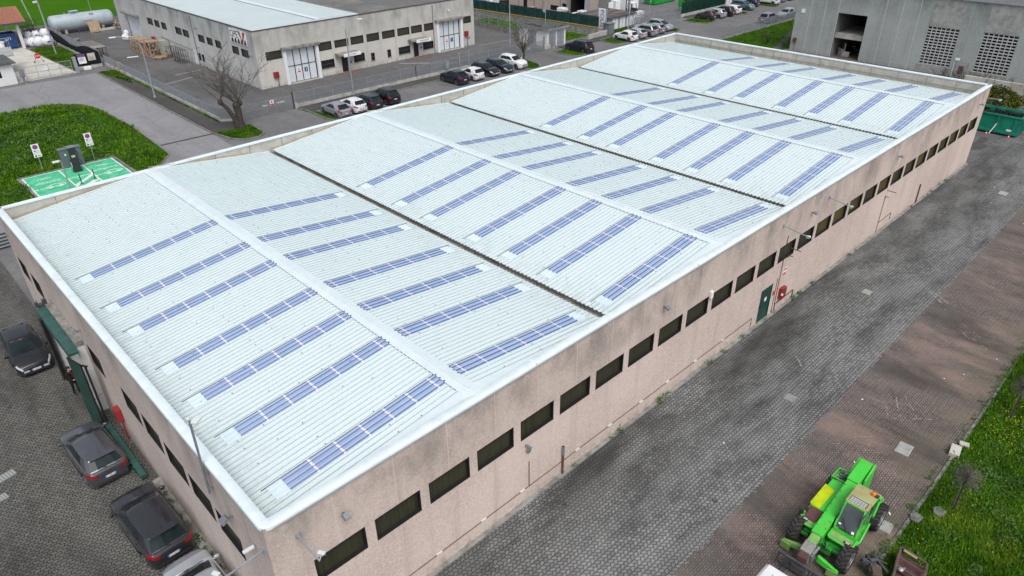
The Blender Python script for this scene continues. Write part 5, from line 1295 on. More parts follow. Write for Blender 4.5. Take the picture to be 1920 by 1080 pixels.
m = MB().box(-.66, .12, .12, 1.0, 2.33, 2.41).box(.12, .52, .12, .22, 2.33, 2.40).box(.12, .52, .86, .98, 2.33, 2.40).box(.44, .54, .2, .9, 2.33, 2.39); obj('cab_roof', m, 't_roof', th, 0, .03)
m = MB().box(.13, .44, .23, .85, 2.345, 2.365); g = obj('roof_window', m, 'lamp_clear', th); m = MB()
for k in range(1, 6): m.box(.14, .43, .23 + k * .1, .238 + k * .1, 2.366, 2.374)
for k in range(1, 3): m.box(.13 + k * .1, .138 + k * .1, .24, .84, 2.366, 2.374)
m.box(.12, .45, .225, .24, 2.366, 2.38).box(.12, .45, .84, .855, 2.366, 2.38).box(.12, .135, .24, .84, 2.366, 2.38).box(.435, .45, .24, .84, 2.366, 2.38); obj('guard', m, 'steel_dark', g)
m = MB().add([(1.02, .2, 1.40), (1.02, .94, 1.40), (.54, .89, 2.29), (.54, .21, 2.29)], [(0, 1, 2, 3)]); w = obj('windshield', m, 'cab_glass', th)
m = MB().bar((1.05, .62, 1.42), (.86, .34, 1.78), .025).bar((1.06, .35, 1.42), (1.06, .85, 1.42), .03); obj('wiper', m, 'plastic_dark', th)
m = MB().mat('sign_white').obox((1.005, .83, 1.47), .02, .1, .1, 0, Matrix.Rotation(R(-28), 3, 'Y')).obox((.96, .3, 1.56), .02, .09, .06, 0, Matrix.Rotation(R(-28), 3, 'Y')); obj('sticker', m, None, w)
m = MB().box(-.56, .9, .955, .965, 1.42, 2.25).add([(-.64, .2, 1.0), (-.64, .94, 1.0), (-.64, .94, 2.25), (-.64, .2, 2.25)], [(0, 1, 2, 3)]).box(-.56, .9, .165, .175, 1.45, 2.25); obj('side_window', m, 'cab_glass', th)
m = MB().mat('plastic_dark').box(-.5, .2, .3, .8, .9, 1.3).box(-.55, -.35, .32, .78, 1.3, 1.9).tube([(.62, .4, 1.1), (.55, .42, 1.5)], .03, 6).lathe([(.17, 1.5), (.18, 1.52), (.17, 1.54)], (.5, .52, 0), 'z', 14); obj('seat', m, None, th)
m = MB().tube([(-.3, 1.08, 2.3), (-.75, 1.1, 2.1), (-1.1, 1.0, 1.7), (-1.35, .95, 1.5)], .045, 8).tube([(-.3, 1.08, 2.3), (.1, 1.1, 1.6), (.7, 1.1, .95), (1.0, 1.0, .9)], .045, 8).tube([(-1.1, .55, 1.95), (-1.2, .9, 1.85), (-1.0, 1.0, 1.7)], .04, 8); obj('guard_rail', m, 't_green', th, 50)
m = MB().hexa([(-1.9, .25, .85), (-.66, .25, .85), (-.66, .95, .85), (-1.9, .95, .85)], [(-1.85, .25, 1.35), (-.66, .25, 1.7), (-.66, .9, 1.65), (-1.85, .9, 1.3)]); obj('rear_hood', m, 't_dusty', th, 0, .04)
m = MB().mat('beacon_orange').lathe([(.09, 2.42), (.09, 2.50), (.06, 2.56), (.001, 2.575)], (-.42, .80, 0), 'z', 14).mat('plastic_dark').box(-.5, -.34, .86, 1.0, 2.42, 2.47); obj('beacon', m, None, th, 50)
m = MB().obox((.12, 1.2, 1.75), .1, .26, .3, .3).bar((.2, 1.0, 1.8), (.15, 1.2, 1.8), .04); obj('mirror', m, 'plastic_dark', th, 0, .02)
m = MB().obox((1.2, -1.08, 1.35), .1, .18, .24, .3).bar((1.1, -.95, 1.2), (1.15, -1.05, 1.3), .03); obj('mirror', m, 'plastic_dark', th, 0, .02)
# stabiliser arms at the nose
for s_ in (-1, 1):
    y0, y1 = (.18, 1.02) if s_ > 0 else (-1.2, -.45)
    m = MB().hexa([(1.98, y0, .30), (2.14, y0, .30), (2.24, y1, .22), (2.06, y1, .22)], [(1.98, y0, .56), (2.12, y0, .56), (2.17, y1, .42), (2.06, y1, .42)]) if s_ > 0 else MB().hexa([(2.06, y0, .22), (2.24, y0, .22), (2.14, y1, .30), (1.98, y1, .30)], [(2.06, y0, .42), (2.17, y0, .42), (2.12, y1, .56), (1.98, y1, .56)])
    st = obj('stabiliser', m, 't_dusty' if s_ < 0 else 't_green', th, 0, .02)
    yy = y1 if s_ > 0 else y0
    m = MB().obox((2.26, yy - s_ * .18, .28), .05, .40, .36, s_ * .10); obj('pad', m, 't_dusty', st, 0, .015)
obj('hose', MB().tube([(1.6, .15, 1.0), (1.75, .25, .9), (1.9, .2, .8), (2.0, .08, .85)], .025, 6).tube([(1.5, -.5, .8), (1.7, -.45, .85), (1.9, -.42, .8)], .025, 6).tube([(1.75, .12, .95), (1.8, .3, .75), (1.65, .4, .7)], .02, 6), 'rubber', th, 50)

# ================================================================== RUSTY IMPLEMENT by the lawn kerb
tr = wthing('rusty_implement', 'rusty frame machine with mesh tray standing on the lawn edge at the bottom', 'implement', (17.9, -12.6, 0))
ax = Vector((.80, -.35, 0)).normalized()
P0 = Vector((18.75, -12.30, .85)); u = (Vector((18.70, -13.25, .85)) - P0); v = (Vector((16.5, -11.85, .85)) - P0); v = Vector((-1.75, -.35, 0))
u = Vector((-.10, -.98, 0))
cr = lambda a_, b_, z: P0 + u * a_ + v * b_ + Vector((0, 0, z))
m = MB()
for z in (0, -.35):
    for p, q in (((0, 0), (1, 0)), ((1, 0), (1, 1)), ((1, 1), (0, 1)), ((0, 1), (0, 0))): m.bar(cr(*p, z), cr(*q, z), .08)
m.bar(cr(0, .55, 0), cr(1, .55, 0), .07)
for p in ((0, 0), (1, 0), (1, 1), (0, 1)): m.bar(cr(*p, 0), cr(*p, -.85), .07)
obj('frame', m, 'rust', tr, 0, .01)
m = MB().hexa([cr(.04, .03, -.30), cr(.96, .03, -.30), cr(.96, .53, -.30), cr(.04, .53, -.30)], [cr(.04, .03, -.28), cr(.96, .03, -.28), cr(.96, .53, -.28), cr(.04, .53, -.28)])
m.hexa([cr(.04, .57, -.30), cr(.96, .57, -.30), cr(.96, .97, -.30), cr(.04, .97, -.30)], [cr(.04, .57, -.28), cr(.96, .57, -.28), cr(.96, .97, -.28), cr(.04, .97, -.28)]); obj('tray', m, 'rust_plum', tr)
m = MB().bar(cr(.05, .28, -.02), cr(.95, .28, -.02), .04).bar(cr(.1, .8, -.05), cr(.9, .75, -.05), .05); obj('cross_bar', m, 'rust', tr)
m = MB().bar(cr(.12, .06, .045), cr(.62, .06, .045), .09, .012); obj('warning_strip', m, 'wood', tr)
m = MB(); m.lathe([(.001, .86), (.09, .88), (.1, .93), (.04, .98), (.001, .98)], (*cr(.18, .62, 0).xy, 0), 'z', 12); m.bar(cr(.18, .62, .05), cr(.3, .5, .02), .04); obj('knob', m, 'galv', tr, 40)
m = MB()
for k in range(22):
    c = Vector((17.75 - .0 + random.uniform(-.55, .25), -11.75 + random.uniform(-.25, .3), random.uniform(.15, .7))); m.obox(c, random.uniform(.08, .3), random.uniform(.06, .16), random.uniform(.06, .2), random.uniform(0, 3), Matrix.Rotation(random.uniform(-.6, .6), 3, 'X'))
for k in range(6):
    c = Vector((17.7 + random.uniform(-.5, .3), -11.8 + random.uniform(-.2, .2), .45)); m.tube([c, c + Vector((random.uniform(-.3, .3), random.uniform(-.2, .2), .25)), c + Vector((random.uniform(-.4, .1), -.35, .1))], .025, 6)
m.bar((17.4, -11.75, .4), (17.2, -12.3, .5), .1).bar((17.9, -11.8, .45), (17.5, -12.35, .55), .1); obj('hitch_mechanism', m, 'steel_dark', tr, 0, .008)
m = MB().obox((17.25, -12.05, .55), .5, .35, .25, .5); obj('gear_case', m, 'rust', tr, 0, .05)
# ================================================================== WHITE FACTORY across the yard
FX0, FX1, FY0, FY1, FH = 34.1, 69.0, 69.2, 117.6, 6.8
fa = wthing('factory', 'white panel factory with numbered gates and a pale metal roof beside a grey tiled one', 'factory', ((FX0 + FX1) / 2, (FY0 + FY1) / 2, 0))
fw = [(35.35, 37.6, 3.25, 4.25)] + [(42.55, 44.5, 3.2, 4.25), (44.95, 47.05, 3.25, 4.2), (47.4, 49.4, 3.25, 4.25), (49.9, 51.9, 3.25, 4.25), (52.4, 54.5, 3.25, 4.25), (54.95, 57.0, 3.25, 4.25), (57.3, 59.2, 3.25, 4.25), (59.6, 61.2, 3.25, 4.25), (66.9, 68.4, 3.3, 4.25)]
fl_ = [(42.65, 44.6, .95, 2.0), (47.6, 49.3, .95, 2.0), (50.3, 50.9, .75, 1.75), (53.0, 53.6, .75, 1.75), (54.9, 56.9, .75, 1.75), (59.2, 61.1, .75, 1.75)]
gates = [(37.9, 42.0, .05, 4.1), (62.1, 66.1, .05, 4.1)]
doors = [(45.7, 46.6, .05, 2.05), (57.5, 58.35, .05, 2.05)]
mb = MB(); wall_holes(mb, 'y', FY0, FX0, FX1, 0, FH, fw + fl_ + gates + doors); obj('front_wall', mb, 'white_panel_front', fa)
sw = [(101.9 , 103.9), (99.3, 101.15), (96.7, 98.5), (91.3, 93.4), (88.8, 90.8), (83.8, 85.7), (81.3, 83.0), (78.7, 80.4), (73.7, 75.5), (71.1, 73.0)]
sh = [(a, b, 3.45, 4.4) for a, b in sw] + [(86.3, 87.0, .75, 1.75), (85.2, 85.95, .75, 1.75)]
sgate = (107.9, 113.2, .05, 3.9); sdoor = (87.3, 88.75, .05, 2.1)
mb = MB(); wall_holes(mb, 'x', FX0, FY0, FY1, 0, FH, sh + [sgate, sdoor], True); obj('side_wall', mb, 'white_panel_side', fa)
mb = MB().quad((FX1, FY0, 0), (FX1, FY1, 0), (FX1, FY1, FH), (FX1, FY0, FH)).quad((FX1, FY1, 0), (FX0, FY1, 0), (FX0, FY1, FH), (FX1, FY1, FH)); obj('rear_wall', mb, 'white_panel_side', fa)
for a, b, c_, d in fw: window(fa, 'y', FY0, a, b, c_, d, .12, .09, 'far_glass')
for a, b, c_, d in fl_:
    w = window(fa, 'y', FY0, a, b, c_, d, .14, .07, 'dark_glass'); m = MB()
    for k in range(1, int((b - a) / .22)): x = a + k * .22; m.box(x - .012, x + .012, FY0 + .01, FY0 + .03, c_ + .05, d - .05)
    m.box(a, b, FY0 + .008, FY0 + .03, (c_ + d) / 2 - .02, (c_ + d) / 2 + .02); obj('window_bars', m, 'steel_dark', w)
    obj('sill', MB().box(a - .1, b + .1, FY0 - .08, FY0 + .04, c_ - .06, c_ - .004), 'concrete', w)
for a, b, c_, d in sh: window(fa, 'x', FX0, a, b, c_, d, .12, .09, 'far_glass' if c_ > 2 else 'dark_glass')
def gate(x0, x1, num):
    g = obj('gate', MB().mat('black_frame').box(x0, x1, FY0 + .1, FY0 + .16, .05, 4.1), None, fa)
    n = 4; w = (x1 - x0 - .1) / n
    for k in range(n):
        for z0, z1 in ((.12, 2.0), (2.12, 4.02)):
            xa = x0 + .05 + k * w + .06; obj('gate_panel', MB().box(xa, xa + w - .13, FY0 + .07, FY0 + .098, z0, z1), 'door_white', g)
    xa = x0 + .05 + 2 * w; m = MB().box(xa + .28, xa + .72, FY0 + .05, FY0 + .068, 1.1, 1.65); pl_ = obj('number_plate', m, 'navy', g); text_obj('number', num, .5, (xa + .5, FY0 + .046, 1.37), (1, 0, 0), (0, 0, 1), 'sign_white', pl_)
    xb = x0 + .05 + w; m = MB().mat('sign_white').box(xb + .3, xb + .72, FY0 + .06, FY0 + .068, 1.15, 1.75).mat('sign_red').box(xb + .33, xb + .69, FY0 + .055, FY0 + .0605, 1.18, 1.36).lathe([(.1, FY0 + .055), (.1, FY0 + .059)], (xb + .5, 0, 1.56), 'y', 12); obj('notice', m, None, g)
    m = MB().box(x0 - .42, x0 - .02, FY0 - .34, FY0 + .04, 0, 4.15).box(x1 + .02, x1 + .42, FY0 - .34, FY0 + .04, 0, 4.15); obj('gate_pillar', m, 'white_paint', g)
    m = MB().box(x0 - .55, x1 + .55, FY0 - .55, FY0 - .003, 4.16, 4.5); obj('hood', m, 'concrete_dirty', g, 0, .03)
    obj('threshold', MB().box(x0 - .4, x1 + .4, FY0 - .5, FY0 + .1, -.02, .048), 'concrete', g)
gate(37.9, 42.0, '2'); gate(62.1, 66.1, '1')
g = obj('gate', MB().mat('black_frame').box(FX0 + .1, FX0 + .16, 107.9, 113.2, .05, 3.9), None, fa)
for k in range(5): y = 107.95 + k * 1.05; obj('gate_panel', MB().box(FX0 + .06, FX0 + .098, y + .05, y + 1.0, .1, 3.85), 'door_white', g)
obj('hood', MB().box(FX0 - .6, FX0 - .003, 107.4, 113.8, 3.95, 4.25), 'concrete_dirty', g)
obj('side_door', MB().box(FX0 + .03, FX0 + .08, 87.3, 88.75, .05, 2.1), 'white_paint', fa)
for (x0, x1, lab) in ((45.7, 46.6, 'D.CWA'), (57.5, 58.35, 'METALFLEX')):
    d_ = obj('door', MB().mat('black_frame').box(x0, x1, FY0 + .06, FY0 + .1, .05, 2.05), None, fa)
    m = MB()
    for k in range(5): m.box(x0 + .08 + k * .17, x0 + .1 + k * .17, FY0 + .03, FY0 + .06, .1, 2.0)
    obj('door_bars', m, 'steel_dark', d_)
    cx = x0 + 1.05
    m = MB().hexa([(x0 - .9, FY0 - 1.25, 2.35), (x1 + 1.3, FY0 - 1.25, 2.35), (x1 + 1.3, FY0 - .003, 2.2), (x0 - .9, FY0 - .003, 2.2)], [(x0 - .9, FY0 - 1.25, 2.55), (x1 + 1.3, FY0 - 1.25, 2.55), (x1 + 1.3, FY0 - .003, 2.6), (x0 - .9, FY0 - .003, 2.6)]); c_ = obj('canopy', m, 'concrete_dirty', fa)
    m = MB().box(x0 - .35, x1 + 1.35, FY0 - 1.33, FY0 - 1.255, 2.2, 2.62); s_ = obj('sign_board', m, 'sign_white', c_); text_obj('sign_text', lab, .3, (x0 + 1.0, FY0 - 1.335, 2.41), (1, 0, 0), (0, 0, 1), 'ink', s_)
    obj('doormat', MB().box(x0 - .7, x1 + 1.2, FY0 - 1.5, FY0 - .1, -.01, .03), 'brick_mat', fa)
    obj('blue_notice', MB().box(x1 + .35, x1 + .6, FY0 - .02, FY0 - .003, 1.0, 1.3), 'sign_blue', fa)
obj('blue_notice', MB().box(67.8, 68.05, FY0 - .02, FY0 - .003, 1.0, 1.3), 'sign_blue', fa)
mb = MB().tube([(61.25, FY0 - .06, 6.6), (61.25, FY0 - .06, .1)], .06, 6).tube([(FX0 - .06, 87.1, 6.6), (FX0 - .06, 87.1, .1)], .06, 6).tube([(FX0 - .06, 78.0, 6.7), (FX0 - .06, 78.0, 4.6)], .03, 6); obj('downpipe', mb, 'galv_dark', fa)
mb = MB().box(34.0, 34.06, 107.3, 107.3, 3.9, 3.9).tube([(FX0 - .05, 100, 2.2), (FX0 - .05, 94, 2.0), (FX0 - .05, 88.9, 1.9)], .03, 6); obj('cable', mb, 'galv_dark', fa)
# roofs
ER = .35; z = FH + .02
mb = MB()
ridge_y = 1
xm = 49.1
def rz(x): return z + .05 + .16 * (1 - abs(x - 43.2) / 9.2)
mb.mat('roof_sheet_far')
for xa, xb in ((FX0 + .1, 43.2), (43.2, xm)):
    o = len(mb.v); k = 0
    for y in np.arange(FY0 + .1, FY1, .5):
        for dy, dz in ((0, 0), (.30, 0), (.36, .05), (.44, .05), (.5, 0)):
            mb.v += [(xa, y + dy, rz(xa) + dz), (xb, y + dy, rz(xb) + dz)]; k += 1
    for i in range(k - 1): mb.f.append((o + 2 * i, o + 2 * i + 1, o + 2 * i + 3, o + 2 * i + 2)); mb.mi.append(mb.cur)
obj('metal_roof', mb, None, fa); obj('verge_trim', MB().add([(FX0 + .1, FY0 + .08, FH), (xm, FY0 + .08, FH), (xm, FY0 + .08, rz(xm) + .05), (43.2, FY0 + .08, rz(43.2) + .06), (FX0 + .1, FY0 + .08, rz(FX0) + .05)], [(0, 1, 2, 3, 4)]), 'ridge_metal', fa)
mb = MB().box(42.75, 43.65, FY0 + .3, FY1 - .2, rz(43.2) - .05, rz(43.2) + .09).mat('rust')
mb = MB().mat('ridge_metal').box(42.8, 43.6, FY0 + .3, FY1 - .2, rz(43.2) - .06, rz(43.2) + .08)
mb.mat('pipe_red').box(42.72, 42.78, FY0 + .3, FY1 - .2, rz(43.2) - .06, rz(43.2) + .05).box(43.62, 43.68, FY0 + .3, FY1 - .2, rz(43.2) - .06, rz(43.2) + .05); obj('ridge_cap', mb, None, fa)
mb = MB()
mb.box(xm + .1, FX1 - .1, FY0 + .1, FY1 - .1, FH - .2, FH + .12)
plain('roof_grit', (.13, .125, .12), .9, .3, 5, dirt=(.22, .21, .19), dsc=.35, damt=.7)
obj('grit_roof', mb, 'roof_grit', fa)
mb = MB()
for x in (xm + .1, 55.5, 62.0): mb.box(x, x + .12, FY0 + .1, FY1 - .1, FH + .1, FH + .17)
for y in (76, 83, 90): mb.box(xm + .2, FX1 - .1, y, y + .1, FH + .11, FH + .155)
obj('roof_seam', mb, 'galv_dark', fa)
mb = MB().box(FX0 - .05, FX1 + .05, FY0 - .06, FY0 + .12, FH + .003, FH + .1).box(FX0 - .05, FX0 + .12, FY0 + .12, FY1, FH + .003, FH + .1).box(FX1 - .1, FX1 + .06, FY0 + .13, FY1, FH + .003, FH + .1); obj('eaves_trim', mb, 'steel_dark', fa)
# name board under the eaves with the tricolour shield
nb = wthing('name_board', 'white name board with a tricolour shield under the factory eaves', 'sign', (FX0 - .05, 72.7, 5.5))
obj('panel', MB().box(FX0 - .10, FX0 - .04, 70.8, 75.2, 4.95, 6.55), 'sign_white', nb)
text_obj('lettering', 'OPE', 1.2, (FX0 - .105, 74.0, 5.98), (0, -1, 0), (0, 0, 1), 'ink', nb)
def sh_(pts, mat): obj('shield', MB().mat(mat).add([(FX0 - .115, y, z_) for y, z_ in pts] + [(FX0 - .101, y, z_) for y, z_ in pts], [tuple(range(len(pts))), tuple(range(2 * len(pts) - 1, len(pts) - 1, -1))]), None, nb)
sh_([(72.85, 6.5), (72.25, 6.5), (72.0, 5.3)], 'sign_green'); sh_([(71.5, 6.5), (70.9, 6.5), (71.7, 5.3), (71.95, 5.2)], 'sign_red')
m = MB()
for k in range(5): y = 75.0 - k * .85; m.add([(FX0 - .106, y, 5.0), (FX0 - .106, y - .75, 5.0), (FX0 - .106, y - .5, 5.65), (FX0 - .106, y - .15, 5.4)], [(0, 1, 2, 3)])
obj('silhouettes', m, 'ink', nb)
for x, z_, lab in ((36.2, 1.15, 'red meter box on a post left of gate two'), (67.3, 1.55, 'red meter box on a post right of gate one')):
    r_ = wthing('meter_box', lab, 'meter box', (x, FY0 - .15, z_), 'red boxes on the white factory'); obj('box', MB().box(x - .32, x + .32, FY0 - .3, FY0 - .003, z_ - .05, z_ + .65), 'red_paint', r_, 0, .02); obj('pipe', MB().tube([(x + .2, FY0 - .12, z_ - .05), (x + .2, FY0 - .12, 0)], .04, 6), 'steel_dark', r_)
for p, lab in (((FX0 - .003, 85.3, 5.2), 'little lamp high on the factory side wall beside the downpipe'), ((FX0 - .003, 86.0, 2.6), 'little lamp above the white side door'), ((FX0 - .003, 70.0, 3.95), 'little lamp on the factory corner behind the bare tree'), ((64.0, FY0 - .003, 5.6), 'little white lamp above gate one')):
    m = MB(); d = Vector((-.3, 0, 0)) if p[0] < 40 else Vector((0, -.3, 0)); m.bar(p, Vector(p) + d, .05).obox(Vector(p) + d * 1.2, .2, .2, .16); one('wall_lamp', m, 'galv_dark' if p[0] < 40 else 'sign_white', lab, 'lamp', 'small lamps on the factory wall')

# ================================================================== FENCES
def picket(name, pts, label, base_h=.35, h=1.25, step=.13, post=2.4, base='dwarf_wall', mat='galv', cat='fence', group=None, bar=.035, base_w=.22):
    root = wthing(name, label, cat, (*pts[0], 0), group); ph = MB(); pk = MB(); bs = MB()
    for (x0, y0), (x1, y1) in zip(pts, pts[1:]):
        L = math.hypot(x1 - x0, y1 - y0); ux, uy = (x1 - x0) / L, (y1 - y0) / L
        P = lambda t, z_: (x0 + ux * t, y0 + uy * t, z_)
        if base_h: bs.bar(P(0, base_h / 2 - .05), P(L, base_h / 2 - .05), base_w, base_h + .1)
        n = max(1, round(L / post))
        for k in range(n + 1): ph.bar(P(L * k / n, base_h), P(L * k / n, base_h + h + .04), .06)
        for k in range(int(L / step)): pk.bar(P((k + .5) * step, base_h + .06), P((k + .5) * step, base_h + h), bar, .012, (ux, uy, 0))
        for z_ in (.1, h * .5, h - .05): pk.bar(P(0, base_h + z_), P(L, base_h + z_), .03)
    if base_h: obj('dwarf_wall', bs, base, root)
    obj('post', ph, mat, root); obj('panel', pk, mat, root)
    return root
picket('front_fence', [(33.1, 59.15), (50.0, 58.9), (67.0, 58.4)], 'grey steel picket fence on a white dwarf wall behind the parked street cars', .42, 1.35, .085, bar=.05)
picket('side_fence', [(24.85, 97.0), (24.85, 60.4)], 'grey steel mesh fence on a block wall along the side pavement', .42, 1.0, .11, bar=.06)
picket('corner_fence', [(24.85, 60.35), (26.4, 59.3)], 'short tilted fence panel at the corner behind the bare tree', .3, 1.3, .1, bar=.06)
picket('cabin_fence', [(75.5, 58.7), (75.5, 60.2)], 'short barred fence panel between the grey gate post and the electric cabin', .2, 1.5, .14)
picket('sliding_gate', [(26.6, 59.2), (32.7, 59.15)], 'long grey barred sliding gate with warning signs', .12, 1.45, .10, 3, 'galv_dark', cat='gate', base_w=.1, bar=.05)
picket('cabin_gate', [(67.4, 58.4), (73.0, 58.5)], 'grey barred sliding gate in front of the electric cabin', .1, 1.45, .12, 2.8, 'galv_dark', cat='gate', base_w=.1, bar=.05)
gp = wthing('gate_post', 'tall dark gate post at the right end of the sliding gate', 'post', (32.85, 59.15, 0)); obj('post', MB().box(32.8, 32.92, 59.08, 59.22, 0, 1.95), 'steel_dark', gp); obj('foot', MB().box(32.95, 33.3, 58.95, 59.3, 0, .6), 'dwarf_wall', gp)
gs = wthing('gate_sign', 'small white and red warning sign with lettering hung on the sliding gate', 'sign', (30.3, 59.1, 1.2))
obj('panel', MB().mat('sign_white').box(30.05, 30.5, 59.06, 59.09, .95, 1.5).mat('sign_red').box(30.08, 30.47, 59.055, 59.061, .97, 1.13).lathe([(.11, 59.05), (.11, 59.056)], (30.28, 0, 1.33), 'y', 12), None, gs)
text_obj('lettering', 'Passo', .28, (29.45, 59.05, 1.1), (1, 0, 0), (0, 0, 1), 'sign_white', gs); text_obj('lettering', 'carrabile', .28, (31.3, 59.05, 1.1), (1, 0, 0), (0, 0, 1), 'sign_white', gs)
for x, lab in ((57.0, 'left of the two pale gate posts in the picket fence'), (58.6, 'right of the two pale gate posts in the picket fence')): one('fence_pillar', MB().box(x - .12, x + .12, 58.55, 58.78, 0, 2.25), 'galv', lab, 'post', 'pale posts in the picket fence')
one('letter_box', MB().box(54.55, 55.05, 58.4, 58.62, .7, 1.55).bar((54.6, 58.5, 0), (54.6, 58.5, .7), .06), 'galv', 'grey steel letter box standing against the picket fence', 'letter box')
# recycling yard entrance
eg = wthing('entrance_gate', 'wide pale wire gate across the concrete driveway', 'gate', (17.6, 95.6, 0))
m = MB()
for x in (14.8, 16.2, 17.55, 18.9, 20.3): m.bar((x, 95.7 - (x - 14.7) * .01, .1), (x, 95.7 - (x - 14.7) * .01, 1.7), .05)
for z_ in (.1, .9, 1.7): m.bar((14.8, 95.7, z_), (20.3, 95.64, z_), .05)
obj('frame', m, 'galv', eg); m = MB()
for k in range(44): x = 14.85 + k * .125; m.bar((x, 95.67, .1), (x, 95.67, 1.7), .012, .01)
obj('wire', m, 'galv', eg); m = MB().box(16.9, 17.5, 95.6, 95.63, 1.05, 1.45); nt = obj('notice', m, 'sign_white', eg); text_obj('notice_text', 'CITTÀ', .18, (17.2, 95.595, 1.25), (1, 0, 0), (0, 0, 1), 'galv_dark', nt)
one('gate_pillar', MB().box(20.6, 20.95, 95.2, 95.6, 0, 2.0).box(20.57, 20.98, 95.17, 95.63, 2.0, 2.06), 'galv', 'square grey gate pillar beside the black screen', 'post')
one('intercom_box', MB().box(14.0, 14.55, 94.6, 94.9, .75, 1.75).box(14.15, 14.4, 94.65, 94.85, 0, .75), 'galv_dark', 'dark intercom cabinet beside the white gatehouse', 'cabinet', bevel=.03)
bs = wthing('black_screen', 'black shade net slung over the fence on a concrete wall, sagging to show wire mesh', 'screen', (24.2, 108, 0))
obj('wall', MB().bar((21.1, 97.15, .15), (24.45, 97.25, .15), .25, .5).bar((24.4, 97.3, .15), (24.2, 120, .15), .25, .5), 'dwarf_wall', bs)
m = MB(); V = []; 
ys = np.linspace(97.3, 121, 40)
tops = [(97.3, 2.0), (102, 2.0), (104, 1.75), (107, 1.2), (110, 1.15), (114, 1.7), (118, 1.95), (121, 2.0)]
for i, y in enumerate(ys):
    t = lerp(tops, y); x = 24.42 - (y - 97.3) * .009 - .05
    V += [(x - .04 + .05 * math.sin(i * 1.7), y, .42), (x - .1 + .06 * math.sin(i * 2.3 + 1), y, t * .65), (x, y, t), (x + .07, y, t - .25)]
m.v = V; m.f = [(4 * i + k, 4 * i + k + 1, 4 * i + k + 5, 4 * i + k + 4) for i in range(39) for k in range(3)]; m.mi = [0] * len(m.f)
o = len(m.v); xs_ = np.linspace(21.15, 24.4, 12); V = []
for i, x in enumerate(xs_): V += [(x, 97.05 + .03 * math.sin(i * 2), .42), (x, 97.0 + .04 * math.sin(i * 1.3), 1.2), (x, 97.08, 2.0 + .03 * math.sin(i)), (x, 97.2, 1.8)]
m.add(V, [(4 * i + k, 4 * i + 4 + k, 4 * i + k + 5, 4 * i + k + 1) for i in range(11) for k in range(3)])
obj('net', m, 'black_net', bs, 60)
m = MB()
for y in np.arange(97.3, 121, 2.0): m.bar((24.5, y, .4), (24.5, y, 2.1), .06)
for k in range(150): y = 97.4 + k * .155; m.bar((24.47, y, .4), (24.47, y, 2.02), .05, .008, (0, 1, 0))
m.bar((24.5, 97.3, 2.05), (24.4, 121, 2.05), .04); obj('wire_panel', m, 'galv', bs)
for x0, x1, lab, c1 in ((21.6, 22.55, 'tall white notice with blue and red bands on the black screen', 1), (22.85, 23.8, 'pale yellowish notice on the black screen', 0)):
    n_ = wthing('notice_board', lab, 'sign', ((x0 + x1) / 2, 96.95, 1.2), 'notices on the black screen'); m = MB().mat('sign_white' if c1 else 'concrete_pale').box(x0, x1, 96.90, 96.94, .75 if c1 else 1.0, 1.95)
    if c1: m.mat('sign_blue').box(x0, x1, 96.89, 96.905, 1.75, 1.95).mat('sign_red').box(x0, x1, 96.89, 96.905, 1.6, 1.74)
    obj('panel', m, None, n_); m = MB()
    for k in range(6): m.box(x0 + .12, x1 - .12 - .1 * (k % 3), 96.885, 96.9, 1.1 + k * .075, 1.13 + k * .075)
    obj('print', m, 'galv', n_)
# far meadow fence
picket('field_fence', [(24.5, 134.8), (45, 135.2), (80, 136)], 'thin green wire fence along the field behind the tank', 0, 1.5, .4, 3, None, 'dark_green', bar=.03)
# mesh fence on the retaining wall by the electric cabin
rw = wthing('retaining_fence', 'dark green mesh fence on a concrete retaining wall with a mustard edge', 'fence', (86, 75, 0))
m = MB().hexa([(86.6, 59.7, -.1), (87.0, 59.7, -.1), (84.8, 92, -.1), (84.4, 92, -.1)], [(86.6, 59.7, 1.15), (87.0, 59.7, 1.15), (84.8, 92, 1.15), (84.4, 92, 1.15)]); obj('wall', m, 'concrete_dirty', rw)
m = MB().hexa([(86.55, 59.7, 1.153), (87.05, 59.7, 1.153), (84.85, 92, 1.153), (84.35, 92, 1.153)], [(86.55, 59.7, 1.25), (87.05, 59.7, 1.25), (84.85, 92, 1.25), (84.35, 92, 1.25)]); obj('edge', m, 'yellow_edge', rw)
plain('mesh_green', (.012, .045, .042), .8, .35, 1.2)
m = MB()
for k in range(16):
    y0 = 59.8 + k * 2.0; x = lambda y: 86.8 - (y - 59.7) * .068
    m.hexa([(x(y0) - .02, y0, 1.26), (x(y0) + .02, y0, 1.26), (x(y0 + 1.94) + .02, y0 + 1.94, 1.26), (x(y0 + 1.94) - .02, y0 + 1.94, 1.26)], [(x(y0) - .02, y0, 2.75), (x(y0) + .02, y0, 2.75), (x(y0 + 1.94) + .02, y0 + 1.94, 2.75), (x(y0 + 1.94) - .02, y0 + 1.94, 2.75)])
obj('mesh', m, 'mesh_green', rw); m = MB()
for k in range(17): y = 59.77 + k * 2.0; x = 86.8 - (y - 59.7) * .068; m.bar((x, y, 1.2), (x, y, 2.85), .07)
obj('post', m, 'steel_dark', rw)
one('block_wall', MB().hexa([(79.2, 84.2, -.1), (79.5, 84.2, -.1), (78.0, 66.6, -.1), (77.7, 66.6, -.1)], [(79.2, 84.2, .75), (79.5, 84.2, .75), (78.0, 66.6, .75), (77.7, 66.6, .75)]), 'concrete_dirty', 'low stained concrete wall below the green mesh fence', 'wall')
picket('low_wire_fence', [(79.3, 84.0), (77.9, 66.7)], 'thin wire fence on the low stained wall beside the white factory', .75, 1.3, .3, 2.4, None if False else 'concrete_dirty', bar=.02, base_w=.2)
